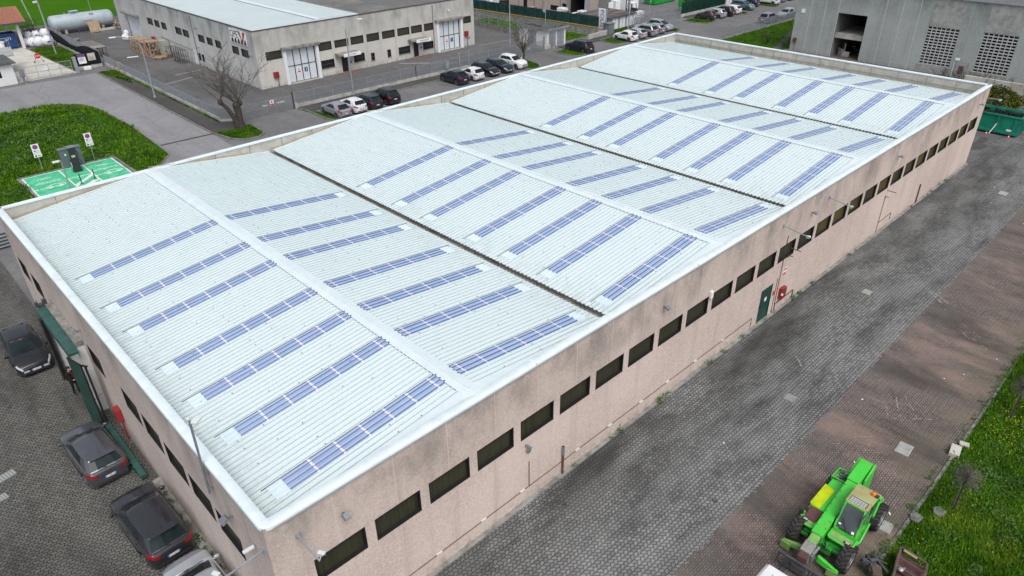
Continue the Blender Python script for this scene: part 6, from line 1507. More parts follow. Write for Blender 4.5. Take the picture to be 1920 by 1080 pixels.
one('end_wall', MB().bar((83.2, 58.7, .3), (88.4, 59.2, .3), .3, .8), 'dwarf_wall', 'low broken concrete wall running to the foot of the tall sign', 'wall')
# garden fence beside the concrete building
picket('garden_fence', [(98.0, 43.9), (130, 43.4)], 'grey wire panel fence along the lawn beside the concrete building', .12, 1.2, .18, 2.0, 'concrete_dirty', bar=.05)
# gates and fence of the pink works
picket('works_gate', [(102.2, 59.6), (108.3, 59.0)], 'pale sliding gate of the pink works standing across the drive', .1, 1.6, .16, 1.5, 'galv_dark', cat='gate', bar=.05, base_w=.1)
picket('works_fence', [(95.6, 59.3), (102.0, 59.5)], 'grey fence between the white lockers and the sliding gate of the works', .35, 1.5, .16, 2, bar=.05)
picket('street_fence', [(108.8, 59.2), (123, 59.0)], 'green overgrown fence behind the dark city car', .4, 1.9, .16, 2, mat='dark_green', bar=.09)
picket('top_fence', [(124.5, 59.0), (142, 58.9)], 'dark barred fence at the top edge behind the teal car', .5, 1.6, .16, 2, mat='steel_dark', bar=.05)
for x, lab in ((123.2, 'left of two tall white gate pillars behind the teal car'), (124.2, 'right of two tall white gate pillars behind the teal car')): one('gate_pillar', MB().box(x - .35, x + .35, 58.7, 59.3, 0, 2.6), 'white_paint', lab, 'pillar', 'white gate pillars')
# slatted gate past the far corner of the warehouse
sg = wthing('slatted_gate', 'dark slatted steel gate with pale rails past the far corner of the short wall', 'gate', (-3, 43.2, 0))
m = MB()
for z_ in (.15, .4, .65, .9): m.box(-8, 1.3, 43.15, 43.22, z_, z_ + .12)
obj('slat', m, 'galv', sg); m = MB().box(-8, 1.3, 43.25, 43.3, .05, 1.15)
for x in (-8, -4, -1, 1.2): m.box(x, x + .12, 43.1, 43.34, 0, 1.3)
obj('backing', m, 'steel_dark', sg)
# ================================================================== RECYCLING YARD, top left
gh = wthing('gatehouse', 'small white gatehouse with a grey felt roof at the left edge', 'gatehouse', (11, 97, 0))
mb = MB(); wall_holes(mb, 'y', 95.0, 6.5, 13.55, 0, 2.55, [(9.5, 10.5, .1, 2.1), (11.3, 12.2, .9, 2.0)]); mb.quad((13.55, 95.0, 0), (13.55, 100.5, 0), (13.55, 100.5, 2.55), (13.55, 95.0, 2.55)).quad((6.5, 100.5, 0), (6.5, 95, 0), (6.5, 95, 2.55), (6.5, 100.5, 2.55)).quad((13.55, 100.5, 0), (6.5, 100.5, 0), (6.5, 100.5, 2.55), (13.55, 100.5, 2.55)); obj('wall', mb, 'white_render', gh)
window(gh, 'y', 95.0, 11.3, 12.2, .9, 2.0, .1, .08, 'dark_glass', 'white_paint'); window(gh, 'y', 95.0, 9.5, 10.5, .1, 2.1, .1, .08, 'dark_glass', 'steel_dark', name='door')
obj('roof', MB().box(6.2, 14.0, 94.55, 100.9, 2.56, 2.72), 'roof_felt', gh, 0, .02)
obj('roof', MB().hexa([(9.0, 100.9, 2.3), (15.2, 100.9, 2.3), (16.0, 106, 2.5), (9, 106, 2.5)], [(9.0, 100.9, 2.45), (15.2, 100.9, 2.45), (16.0, 106, 2.65), (9, 106, 2.65)]), 'panel_light', gh)
sh = wthing('open_shelter', 'open shelter on white posts with a red tiled roof over a blue container', 'shelter', (17, 124, 0))
m = MB()
for x, y in ((19.85, 118.6), (20.6, 131), (13, 118.6), (13, 131)): m.box(x - .2, x + .2, y - .2, y + .2, 0, 3.7)
obj('post', m, 'white_render', sh)
m = MB().hexa([(8, 117.6, 3.7), (21.0, 117.6, 3.7), (21.8, 125, 5.0), (8, 125, 5.0)], [(8, 117.6, 3.85), (21.0, 117.6, 3.85), (21.8, 125, 5.2), (8, 125, 5.2)]).hexa([(8, 125, 5.0), (21.8, 125, 5.0), (22.4, 133, 3.7), (8, 133, 3.7)], [(8, 125, 5.2), (21.8, 125, 5.2), (22.4, 133, 3.85), (8, 133, 3.85)])
for k in range(34):
    x = 8.2 + k * .38; m.bar((x, 117.6, 3.88), (x + .2, 125, 5.22), .14, .1)
obj('roof', m, 'tile_red', sh); obj('fascia', MB().box(8, 21.1, 117.5, 117.598, 3.6, 3.88), 'steel_dark', sh)
bc = wthing('blue_container', 'dark blue open waste container under the tiled shelter', 'container', (15, 121, 0))
m = MB(); x0, x1, y0, y1, h = 11.0, 19.3, 118.9, 121.4, 2.25
m.box(x0, x1, y0, y0 + .12, .25, h).box(x0, x1, y1 - .12, y1, .25, h).box(x1 - .12, x1, y0 + .12, y1 - .12, .25, h).box(x0, x0 + .12, y0 + .12, y1 - .12, .25, h).box(x0 + .1, x1 - .1, y0 + .1, y1 - .1, .25, .35)
for k in range(7): x = x0 + .5 + k * 1.2; m.box(x, x + .14, y0 - .08, y0 - .002, .3, h - .1)
m.box(x0 - .05, x1 + .05, y0 - .1, y0 - .003, h - .12, h + .05).box(x1 + .003, x1 + .1, y0, y1, h - .12, h + .05); obj('body', m, 'container_blue', bc)
text_obj('number', '173', .55, (18.2, y0 - .09, 1.55), (1, 0, 0), (0, 0, 1), 'sign_white', bc); obj('skid', MB().box(x0 + .3, x1 - .3, y0 + .3, y0 + .6, 0, .25).box(x0 + .3, x1 - .3, y1 - .6, y1 - .3, 0, .25), 'steel_dark', bc)
tb = wthing('white_bin', 'white sack bin in a tubular rack before the blue container', 'bin', (16.9, 117.4, 0))
m = MB(); m.lathe([(.55, 0), (.62, .5), (.6, 1.2), (.5, 1.35), (.3, 1.4)], (16.6, 117.2, 0), 'z', 14).ico((16.7, 117.2, 1.4), .6, .5, .3, 2, .1); obj('sack', m, 'sack_white', tb, 50)
m = MB()
for x in (15.6, 17.7):
    m.tube([(x, 116.6, 0), (x, 116.6, 1.7), (x, 117.4, 2.0), (x, 118.2, 1.8), (x, 118.3, 0)], .04, 6)
m.tube([(15.6, 116.6, 1.7), (17.7, 116.6, 1.7)], .04, 6).tube([(15.6, 118.2, 1.8), (17.7, 118.2, 1.8)], .04, 6); obj('rack', m, 'galv', tb)
rb = random.Random(5)
bl_ = ['leaning against the shelter post', 'in the front row second from the shelter post', 'front row middle, squat and open topped', 'front row right, big and bulging', 'in the back row behind the shelter post', 'back row second, slumped sideways', 'back row middle, tied at the top', 'back row right, tallest of the heap', 'on top of the heap at the left', 'on top of the heap in the middle', 'on top of the heap at the right', 'small one at the right end']
bp = [(20.45, 119.5, 0, .7), (21.2, 118.5, 0, .8), (21.9, 117.7, 0, .85), (23.0, 117.3, 0, .88), (21.2, 121, 0, .7), (22.1, 120.4, 0, .75), (22.9, 119.8, 0, .72), (23.6, 119.4, 0, .8), (21.2, 120.1, .95, .6), (22.1, 119.5, 1.0, .62), (23.3, 119.0, 1.05, .72), (23.6, 117.6, 0, .5)]
for (x, y, z_, r_), l in zip(bp, bl_):
    s_ = wthing('big_bag', 'white big bag of waste ' + l, 'bag', (x, y, z_), 'white big bags heaped by the shelter')
    m = MB(); m.ico((x, y, z_ + r_ * .85), r_, r_ * .92, r_ * .95, 3, .055, rb); m.v = [(a, b, max(c, z_)) for a, b, c in m.v]; obj('sack', m, 'sack_white', s_, 60)
    m = MB()
    for sx in (-1, 1): m.tube([(x + sx * r_ * .5, y - r_ * .5, z_ + r_ * 1.5), (x + sx * r_ * .45, y - r_ * .3, z_ + r_ * 1.95), (x + sx * r_ * .5, y + r_ * .2, z_ + r_ * 1.6)], .04, 5)
    if rb.random() < .6: m.mat('sack_white')
    obj('handle', m, 'sack_white' , s_); 
    if rb.random() < .6: obj('print', MB().box(x - .25, x + .2, y - r_ * .96, y - r_ * .90, z_ + r_ * .8, z_ + r_ * 1.0), 'sign_blue', s_)
one('scrap_heap', MB().ico((22.6, 116.9, .12), 1.2, .4, .25, 2, .3, rb).ico((22.0, 116.8, .1), .5, .3, .2, 2, .3, rb), 'wood_dark', 'heap of dark scraps in front of the white big bags', 'heap')
bh = wthing('dark_bush', 'dark leafless bush behind the white big bags', 'bush', (23.2, 128, 0))
def twigs(mb, base, n, l, r0, spread=1.0, up=.6, rnd=random, depth=2, seg=3, nsides=4):
    for _ in range(n):
        a = rnd.uniform(0, 6.28); d = Vector((math.cos(a) * spread * rnd.uniform(.2, 1), math.sin(a) * spread * rnd.uniform(.2, 1), up * rnd.uniform(.6, 1.3))).normalized(); p = Vector(base); pts = [p.copy()]; q = p
        ll = l * rnd.uniform(.6, 1.1)
        for k in range(seg):
            d = (d + Vector((rnd.uniform(-.2, .2), rnd.uniform(-.2, .2), rnd.uniform(-.1, .15)))).normalized(); q = q + d * ll / seg; pts.append(q.copy())
        mb.tube(pts, [r0 * (1 - .75 * i / seg) for i in range(seg + 1)], nsides, False)
        if depth > 1:
            for i in range(1, seg + 1): twigs(mb, pts[i], 2 if i < seg else 3, l * .42, r0 * .45, spread, up * .7, rnd, depth - 1, seg, 3)
rt = random.Random(2)
m = MB(); twigs(m, (23.2, 128, .0), 26, 2.6, .05, 1.2, .8, rt, 2); obj('stems', m, 'bark', bh)
st = wthing('stop_stand', 'round red stop sign standing on the concrete driveway', 'sign', (18.85, 106.4, 0))
m = MB(); m.lathe([(.40, 106.38), (.40, 106.42)], (18.85, 0, .85), 'y', 8); m.v = [tuple(Matrix.Rotation(0, 3, 'Y') @ Vector(v)) for v in m.v]; obj('disc', m, 'sign_red', st)
text_obj('lettering', 'STOP', .27, (18.85, 106.37, .85), (1, 0, 0), (0, 0, 1), 'sign_white', st); obj('foot', MB().bar((18.2, 106.1, .05), (18.3, 106.8, .05), .12).bar((19.4, 106.1, .05), (19.5, 106.8, .05), .12).bar((18.3, 106.45, .05), (18.6, 106.43, .7), .05).bar((19.4, 106.45, .05), (19.1, 106.43, .7), .05), 'steel_dark', st)
# tank
tk = wthing('gas_tank', 'big pale grey cylindrical tank lying on its side by the field', 'tank', (30.8, 126.3, 0))
m = MB(); r_ = 1.32; m.lathe([(.001, 25.72), (.6, 25.8), (1.05, 25.98), (1.25, 26.2), (r_, 26.5), (r_, 35.1), (1.25, 35.4), (1.05, 35.62), (.6, 35.8), (.001, 35.88)], (0, 126.3, 1.62), 'x', 36, False); obj('shell', m, 'tank_grey', tk, 40)
m = MB().box(29.2, 30.5, 125.9, 126.8, 2.9, 3.02).box(29.35, 29.5, 126, 126.7, 3.02, 3.25).box(29.3, 30.6, 125.85, 126.85, 3.25, 3.32).box(30.35, 30.5, 126, 126.7, 3.02, 3.25).tube([(28.5, 126.2, 2.9), (28.5, 126.2, 3.15)], .08, 8); obj('hatch', m, 'tank_grey', tk)
m = MB()
for a, b in (((32.0, 1), (32.6, 1)), ((32.6, 1), (32.6, 2)), ((32.6, 2), (32.0, 2)), ((32.0, 2), (32.0, 1))):
    f = lambda q: (q[0], 126.3 - 1.36 * math.cos(.55 + .22 * q[1]), 1.62 + 1.36 * math.sin(.55 + .22 * q[1])); m.bar(f(a), f(b), .08)
obj('ladder_frame', m, 'galv_dark', tk)
text_obj('lettering', 'EuroTank', .36, (31.5, 126.3 - 1.335, 1.75), (1, 0, 0), (0, 0, 1), 'sign_red', tk, shear=.2)
obj('saddle', MB().box(27.6, 28.0, 125.3, 127.3, 0, .75).box(33.4, 33.8, 125.3, 127.3, 0, .75), 'concrete', tk)
# pallets, crates, frames
def pallet(mb, x, y, z_, rz=0, l=1.2, w=.8):
    c, s_ = math.cos(rz), math.sin(rz); T = lambda a, b: (x + c * a - s_ * b, y + s_ * a + c * b)
    for k in range(5): b = -w / 2 + w * (k + .5) / 5; mb.obox((*T(0, b), z_ + .125), l, w / 5 * .75, .025, rz)
    for a in (-l / 2 + .06, 0, l / 2 - .06): mb.obox((*T(a, 0), z_ + .06), .1, w, .1, rz)
def pallet_stack(x, y, n, label, mat='wood', group='stacks of wooden pallets', rz=0, s_=1.0):
    r_ = wthing('pallet_stack', label, 'pallets', (x, y, 0), group)
    for k in range(n):
        m = MB(); pallet(m, x + random.uniform(-.06, .06), y + random.uniform(-.06, .06), k * .145, rz + random.uniform(-.05, .05), 1.2 * s_, .9 * s_); obj('pallet', m, mat, r_)
    return r_
def crate(x, y, l, w, h, label, rz=0, mat='wood'):
    r_ = wthing('crate', label, 'crate', (x, y, 0), 'open slatted crates beside the factory'); m = MB(); c, s_ = math.cos(rz), math.sin(rz); T = lambda a, b, z_: (x + c * a - s_ * b, y + s_ * a + c * b, z_)
    for a in (-1, 1):
        for b in (-1, 1): m.bar(T(a * l / 2, b * w / 2, 0), T(a * l / 2, b * w / 2, h), .1)
    for z_ in (.1, h * .5, h - .05):
        for a in (-1, 1): m.bar(T(a * l / 2, -w / 2, z_), T(a * l / 2, w / 2, z_), .06, .1)
        for b in (-1, 1): m.bar(T(-l / 2, b * w / 2, z_), T(l / 2, b * w / 2, z_), .06, .1)
    for b in (-1, 1): m.bar(T(-l / 2, b * w / 2, .1), T(l / 2, b * w / 2, h), .05, .09)
    for a in (-1, 1): m.bar(T(a * l / 2, -w / 2, .1), T(a * l / 2, w / 2, h), .05, .09)
    obj('frame', m, mat, r_); m = MB()
    for k in range(6): b = -w / 2 + w * (k + .5) / 6; m.obox(T(0, b, h + .03), l, w / 6 * .8, .04, rz)
    for k in range(6): b = -w / 2 + w * (k + .5) / 6; m.obox(T(0, b, .06), l, w / 6 * .8, .04, rz)
    obj('slats', m, mat, r_)
crate(31.7, 97.4, 1.5, 1.5, 2.2, 'nearest slatted crate with a solid pale wooden top', .1)
crate(31.6, 99.2, 1.5, 1.5, 1.9, 'second slatted crate from the near end of the row', .05)
crate(31.6, 100.9, 1.5, 1.5, 2.0, 'middle slatted crate of the row', .0)
crate(31.7, 102.6, 1.5, 1.5, 1.9, 'fourth slatted crate of the row', .06)
crate(31.9, 104.4, 1.5, 1.5, 1.8, 'farthest slatted crate next to the white side gate', .0, 'wood')
pallet_stack(32.0, 95.5, 2, 'flat yellow pallets lying in front of the slatted crates', rz=.3, s_=1.3); pallet_stack(33.1, 96.0, 3, 'low pallet pile against the factory wall by the wire frames', rz=.2)
sc_ = wthing('steel_cabinet', 'open steel cabinet with dark clutter leaning by the slatted crates', 'cabinet', (33.1, 97.8, 0)); m = MB().box(32.5, 33.9, 96.9, 96.95, .2, 2.1).box(33.7, 33.75, 96.95, 98.2, .2, 2.1).box(32.5, 33.7, 96.95, 98.2, 2.05, 2.1).box(32.5, 33.7, 96.95, 98.2, .2, .25); obj('shell', m, 'panel_light', sc_); m = MB()
for k in range(16): m.obox((random.uniform(32.4, 33.5), random.uniform(96.9, 98.4), random.uniform(.1, .9)), .5, .08, .08, random.uniform(0, 3))
obj('clutter', m, 'steel_dark', sc_)
for k in range(6):
    y = 94.0 - k * .82; x = 33.2
    m = MB(); 
    for z_ in (.15, 1.0, 1.8): m.bar((x - .75, y, z_), (x + .4, y - .3, z_), .05)
    for a in (-.75, -.15, .4): m.bar((x + a, y - (a + .75) * .26, .02), (x + a, y - (a + .75) * .26, 1.85 - .1 * (k % 2)), .05)
    one('wire_frame', m, 'steel_dark', ['nearest to the crates of the bare steel frames by the factory wall', 'second steel frame from the crates', 'third steel frame from the crates', 'fourth steel frame from the crates', 'fifth steel frame from the crates', 'last steel frame, next to the white side door'][k], 'frame', 'bare steel frames by the factory wall')
one('scrap_boards', MB().obox((33.0, 93.6, .1), 1.6, .5, .12, .4).obox((33.4, 92.6, .08), 1.2, .4, .1, -.2).obox((32.6, 92.9, .06), .9, .3, .08, .9), 'wood_grey', 'grey scrap boards on the asphalt before the steel frames', 'boards')
one('plank', MB().obox((29.3, 99.4, .06), 1.5, .22, .1, -.25), 'sign_white', 'white plank lying on the asphalt', 'plank')
one('sand_bag', MB().ico((32.9, 112.6, .5), .55, .5, .6, 2, .12).ico((33.2, 111.9, .35), .5, .45, .4, 2, .12).ico((33.3, 112.8, 1.1), .4, .35, .5, 2, .12), 'sack_white', 'white sacks slumped beside the side gate', 'sacks', smooth=60)
one('red_drum', MB().lathe([(.28, 1.2), (.28, 1.9), (.2, 1.95)], (33.6, 101.9, 0), 'z', 12), 'red_paint', 'small red drum on the wall behind the slatted crates', 'drum')
pallet_stack(31.9, 123.3, 1, 'wooden pallet propped before the tank', 'wood_grey'); one('leaning_pallet', MB().hexa([(31.0, 123.6, 0), (32.8, 123.8, 0), (32.8, 124.0, 0), (31.0, 123.8, 0)], [(31.0, 124.3, 1.5), (32.8, 124.5, 1.6), (32.8, 124.7, 1.6), (31.0, 124.5, 1.5)]), 'wood', 'wooden board leaning against the grey tank', 'board')
one('steel_trestle', MB().bar((29.4, 124.2, 0), (29.6, 124.2, 1.0), .08).bar((30.7, 124.2, 0), (30.5, 124.2, 1.0), .08).bar((29.6, 124.2, 1.0), (30.5, 124.2, 1.0), .08).bar((29.5, 124.2, .5), (30.6, 124.2, .5), .06), 'steel_dark', 'dark steel trestle standing before the tank', 'trestle')
pallet_stack(26.2, 125.3, 6, 'pallet stack with a white sheet at the left end of the tank', 'wood'); one('long_beam', MB().obox((34.2, 124.3, .15), 3.4, .4, .3, .06), 'concrete_pale', 'pale concrete beam lying at the right end of the tank', 'beam')
db = wthing('timber_heap', 'heap of broken timber and dark rubbish right of the tank', 'timber heap', (36, 125.5, 0)); m = MB()
for k in range(40): m.obox((random.uniform(34.6, 38.2), random.uniform(123.6, 128), random.uniform(.1, 1.5)), random.uniform(.5, 1.8), .2, .12, random.uniform(0, 3), Matrix.Rotation(random.uniform(-.4, .4), 3, 'Y'))
obj('board', m, 'wood_grey', db); m = MB()
for k in range(22): m.obox((random.uniform(35.2, 38.2), random.uniform(123, 126), random.uniform(.1, 1.1)), random.uniform(.3, 1.0), .2, .1, random.uniform(0, 3))
obj('fresh_board', m, 'wood', db)
pallet_stack(26.0, 114.2, 7, 'dark grey pallet stack behind the sagging black screen', 'wood_grey', s_=1.2); pallet_stack(26.1, 111.0, 4, 'low grey pallet stack along the black screen', 'wood_grey', s_=1.1)
for k, (y, l) in enumerate(((107.6, 'far grey slatted rack behind the black screen'), (105.5, 'middle grey slatted rack behind the black screen'), (103.4, 'near rusty slatted rack behind the black screen'))):
    r_ = wthing('slatted_rack', l, 'rack', (26.1, y, 0), 'slatted racks behind the black screen'); m = MB()
    for a in (-.8, 0, .8):
        for b in (-.9, .9): m.bar((26.1 + a, y + b, 0), (26.1 + a, y + b, 1.35), .08)
    for b in (-.9, -.3, .3, .9):
        m.bar((25.2, y + b, 1.35), (27.0, y + b, 1.35), .09)
    obj('frame', m, 'wood_grey' if k < 2 else 'rust', r_); m = MB()
    for j in range(6): m.obox((25.35 + j * .3, y, 1.43), .18, 2.0, .05)
    obj('slats', m, 'wood_grey' if k < 2 else 'concrete', r_)
one('dark_barrel', MB().lathe([(.45, 0), (.5, .4), (.45, .9)], (25.6, 117.0, 0), 'z', 14), 'plastic_dark', 'dark barrel behind the end of the black screen', 'barrel', smooth=40)
one('orange_bollard', MB().lathe([(.35, .1), (.3, 1.0), (.3, 1.25), (.1, 1.3)], (25.0, 91.5, 0), 'z', 14), 'wood', 'tan barrel standing behind the side fence', 'barrel', smooth=40)
one('pale_box', MB().obox((22.3, 96.4, .2), .9, .4, .4), 'sign_white', 'white box on the ground under the black screen notices', 'box', bevel=.03)
# ================================================================== POLES AND LAMPS
def street_lamp(base, h, arm, label, lean=(0, 0), group='street lamps'):
    r_ = wthing('street_lamp', label, 'street lamp', (*base, 0), group); x, y = base; t = Vector((x + lean[0], y + lean[1], h))
    obj('pole', MB().tube([(x, y, 0), Vector((x, y, 0)).lerp(t, .5), t], [.11, .085, .06], 10).lathe([(.16, 0), (.16, .25), (.11, .3)], (x, y, 0), 'z', 10), 'galv', r_, 40)
    a = Vector(arm); pts = [t]
    for k in range(1, 8): s_ = k / 7; pts.append(t + Vector((a.x * (1 - math.cos(s_ * PI / 2)) if False else a.x * s_ ** 1.6, a.y * s_ ** 1.6, a.z * math.sin(s_ * PI / 2))))
    obj('arm', MB().tube(pts, .045, 8), 'galv', r_, 40)
    e = pts[-1]; m = MB(); m.obox(e + Vector((a.x, a.y, 0)).normalized() * .3, .7, .28, .14, math.atan2(a.y, a.x)); obj('lamp_head', m, 'camera_white', r_, 0, .04)
street_lamp((40.5, 58.75), 7.6, (1.7, 0.0, .8), 'tall curved street lamp behind the dark estate car')
street_lamp((23.4, 75.2), 5.7, (-2.4, .3, 1.6), 'tall thin street lamp on the side pavement')
street_lamp((66.2, 58.5), 7.8, (1.2, -.2, .6), 'street lamp rising beside the white compact suv')
street_lamp((93.0, 58.6), 7.6, (1.2, -.2, .6), 'street lamp behind the pale row of cars')
yl = wthing('yard_lamp', 'leaning grey lamp pole by the white big bags', 'lamp pole', (22.1, 110.3, 0)); obj('pole', MB().tube([(22.1, 110.3, 0), (21.9, 110.6, 7.9)], [.12, .09], 10), 'galv', yl, 40); obj('lamp_head', MB().obox((21.6, 110.5, 7.3), .5, .35, .25, .4), 'camera_white', yl, 0, .03)
one('field_pole', MB().tube([(26.3, 139.5, 0), (25.0, 140.2, 9.5)], [.13, .1], 8), 'concrete', 'bare grey pole standing in the green field edge', 'pole')
one('thin_mast', MB().tube([(34.6, 133.5, 0), (34.6, 133.6, 4.2)], .05, 6), 'galv', 'thin mast behind the grey tank', 'mast')
for x, y, h, lab in ((101.0, 57.6, 4.2, 'thin signpost behind the silver people carrier'),): one('sign_post', MB().tube([(x - 4, y, 0), (x - 4, y, h)], .045, 6).obox((x - 4, y - .1, h - .1), .3, .1, .3), 'galv', lab, 'post')
# bay furniture
for (x, y, lab) in ((7.0, 57.95, 'no-parking sign on a pole left of the charging column'), (11.3, 57.85, 'no-parking sign on a pole right of the charging column')):
    r_ = wthing('parking_sign', lab, 'sign', (x, y, 0), 'no-parking signs at the charging bays'); obj('pole', MB().tube([(x, y, 0), (x, y, 2.55)], .035, 8), 'galv', r_, 40)
    obj('panel', MB().box(x - .3, x + .3, y - .05, y - .035, 1.75, 2.65), 'sign_white', r_); m = MB(); m.mat('sign_red').lathe([(.21, y - .058), (.21, y - .053)], (x, 0, 2.38), 'y', 18).mat('sign_blue').lathe([(.16, y - .062), (.16, y - .057)], (x, 0, 2.38), 'y', 18).mat('sign_red').obox((x, y - .064, 2.38), .3, .006, .05, 0, Matrix.Rotation(R(45), 3, 'Y')); obj('roundel', m, None, r_)
    m = MB().mat('sign_blue').box(x - .2, x - .05, y - .058, y - .052, 1.98, 2.1).mat('galv_dark').box(x - .0, x + .2, y - .058, y - .052, 2.0, 2.03).box(x - .2, x + .2, y - .058, y - .052, 1.88, 1.91); obj('print', m, None, r_)
    obj('lower_panel', MB().mat('sign_white').box(x - .32, x + .32, y - .05, y - .035, 1.45, 1.72).mat('ink').box(x - .24, x - .08, y - .057, y - .051, 1.52, 1.64).box(x - .02, x + .24, y - .057, y - .051, 1.55, 1.6), None, r_)
ch = wthing('charging_column', 'black and green electric car charging column', 'charger', (9.3, 56.0, 0))
obj('body', MB().box(8.98, 9.58, 55.7, 56.3, .05, 2.25), 'plastic_dark', ch, 0, .04); m = MB().box(8.955, 8.979, 55.76, 56.24, 1.25, 2.1); obj('side_panel', m, 'sign_green', ch); obj('base', MB().box(8.9, 9.66, 55.62, 56.38, -.0, .06), 'steel_dark', ch)
m = MB().mat('sign_white').box(8.95, 8.956, 55.85, 56.15, .5, .9).mat('lamp_clear').box(9.1, 9.4, 55.68, 55.699, 1.4, 1.6); obj('screen', m, None, ch); obj('cable', MB().tube([(9.6, 55.9, 1.2), (9.75, 55.85, .9), (9.72, 55.85, .4), (9.6, 55.9, .8)], .025, 6).tube([(9.6, 56.1, 1.9), (9.78, 56.1, 1.6), (9.7, 56.1, 1.3)], .03, 6), 'rubber', ch, 50); obj('cap', MB().box(8.94, 9.62, 55.66, 56.34, 2.26, 2.34), 'galv_dark', ch, 0, .02)
sc2 = wthing('switch_cabinet', 'pale grey electric cabinet behind the charging column', 'cabinet', (9.6, 57.6, 0)); obj('housing', MB().box(8.55, 10.35, 57.35, 57.9, 0, 1.75), 'cabinet_grey', sc2, 0, .02); obj('cap', MB().box(8.5, 10.4, 57.3, 57.95, 1.753, 1.8), 'cabinet_grey', sc2); obj('door', MB().box(8.62, 9.42, 57.335, 57.349, .1, 1.65).box(9.47, 10.28, 57.335, 57.349, .1, 1.65), 'cabinet_grey', sc2); obj('sticker', MB().box(8.9, 9.05, 57.325, 57.334, 1.2, 1.35), 'sign_white', sc2)
for x, y, lab in ((8.55, 52.35, 'left slim green bollard between the charging bays'), (9.75, 52.7, 'right slim green bollard between the charging bays')):
    r_ = wthing('bollard', lab, 'bollard', (x, y, 0), 'slim bollards at the charging bays'); obj('post', MB().lathe([(.045, .06), (.045, .95), (.02, .97)], (x, y, 0), 'z', 10), 'dark_green', r_, 40); obj('foot', MB().lathe([(.17, .034), (.12, .09)], (x, y, 0), 'z', 12), 'sign_green', r_)
bl = wthing('bay_lamp', 'low lamp post with a pale head in the left charging bay', 'lamp post', (7.35, 50.9, 0)); obj('pole', MB().tube([(7.35, 50.9, 0), (7.35, 51.1, 2.85)], [.06, .045], 8), 'galv', bl, 40); obj('lamp_head', MB().obox((7.0, 51.1, 2.8), .55, .3, .14), 'camera_white', bl, 0, .04)
# ================================================================== ELECTRIC CABIN, SIGN, PINK WORKS
ec = wthing('electric_cabin', 'small white electric cabin with a grey felt roof and steel doors', 'cabin', (77, 62, 0))
X0, X1, Y0, Y1, hh = 74.9, 78.9, 59.6, 65.5, 2.45
obj('wall', MB().box(X0, X1, Y0, Y1, 0, hh), 'white_render', ec); obj('roof', MB().box(X0 - .35, X1 + .35, Y0 - .35, Y1 + .35, hh + .003, hh + .22), 'roof_felt', ec, 0, .03); obj('roof_edge', MB().box(X0 - .38, X1 + .38, Y0 - .38, Y0 - .352, hh - .02, hh + .2).box(X0 - .38, X0 - .352, Y0 - .35, Y1 + .35, hh - .02, hh + .2), 'concrete_dirty', ec)
for y in (61.9, ): d_ = obj('steel_door', MB().box(X0 - .05, X0 - .003, y, y + 1.7, .1, 2.1), 'galv', ec); obj('door_split', MB().box(X0 - .055, X0 - .049, y + .83, y + .87, .1, 2.1).box(X0 - .06, X0 - .049, y + .95, y + 1.05, 1.0, 1.1), 'galv_dark', d_)
for x in (75.2, 77.0): d_ = obj('steel_door', MB().box(x, x + 1.5, Y0 - .05, Y0 - .003, .1, 2.15), 'galv', ec); obj('door_split', MB().box(x + .73, x + .77, Y0 - .055, Y0 - .049, .1, 2.15).box(x + .85, x + 1.0, Y0 - .06, Y0 - .049, 1.0, 1.15).box(x + .2, x + .5, Y0 - .06, Y0 - .049, .25, .35).box(x + 1.0, x + 1.3, Y0 - .06, Y0 - .049, .25, .35), 'galv_dark', d_)
m = MB()
for k in range(14): m.obox((random.uniform(75.2, 76.0), random.uniform(61.5, 64.5), hh + .27), random.uniform(.2, .6), .2, .08, random.uniform(0, 3))
for k in range(10): m.obox((random.uniform(76.6, 78.8), random.uniform(59.5, 60.0), hh + .25), random.uniform(.2, .5), .15, .06, random.uniform(0, 3))
obj('roof_debris', m, 'wood_dark', ec); obj('roof_mast', MB().tube([(77.3, 62.3, hh), (77.3, 62.3, hh + 3.2)], .05, 6).lathe([(.28, -.05), (.28, .05)], (77.0, 62.3, hh + 2.2), 'y', 14), 'galv', ec)
one('gate_pier', MB().box(73.2, 74.9, 58.9, 59.5, 0, .55), 'dwarf_wall', 'white concrete block at the end of the gate before the cabin', 'pier')
gp = one('barrier_upright', MB().box(73.05, 73.2, 58.5, 58.65, 0, 2.0), 'galv_dark', 'dark gate post in front of the electric cabin', 'post')
one('hydrant', MB().lathe([(.09, 0), (.09, .45), (.12, .5), (.08, .62), (.02, .66)], (74.5, 55.8, 0), 'z', 10).obox((74.5, 55.8, .4), .3, .08, .08), 'pipe_red', 'small rusty red hydrant on the grass by the dark blue suv', 'hydrant')
ps = wthing('tall_sign', 'tall white sign board with vertical blue lettering', 'sign', (89.3, 60.9, 0)); obj('panel', MB().box(89.1, 89.3, 60.25, 61.75, .05, 3.55), 'sign_white', ps); obj('frame', MB().box(89.08, 89.32, 60.15, 60.24, 0, 3.6).box(89.08, 89.32, 61.76, 61.85, 0, 3.6), 'galv', ps)
text_obj('lettering', 'POLIS', 1.05, (89.09, 61.0, 2.1), (0, 0, -1), (0, -1, 0), 'sign_blue', ps)
obj('print', MB().box(89.09, 89.099, 60.5, 61.5, .3, .4).box(89.09, 89.099, 60.5, 61.3, .55, .62), 'galv', ps)
one('meter_cabinet', MB().box(88.2, 89.5, 58.7, 59.9, 0, 1.6).box(88.1, 89.6, 58.6, 60.0, 1.603, 1.7), 'galv_dark', 'dark grey steel cabinet beside the tall sign', 'cabinet', bevel=.02)
lh = wthing('locker_house', 'low pale shed with steel locker doors and a grey red-striped roof', 'shed', (93.5, 62.5, 0))
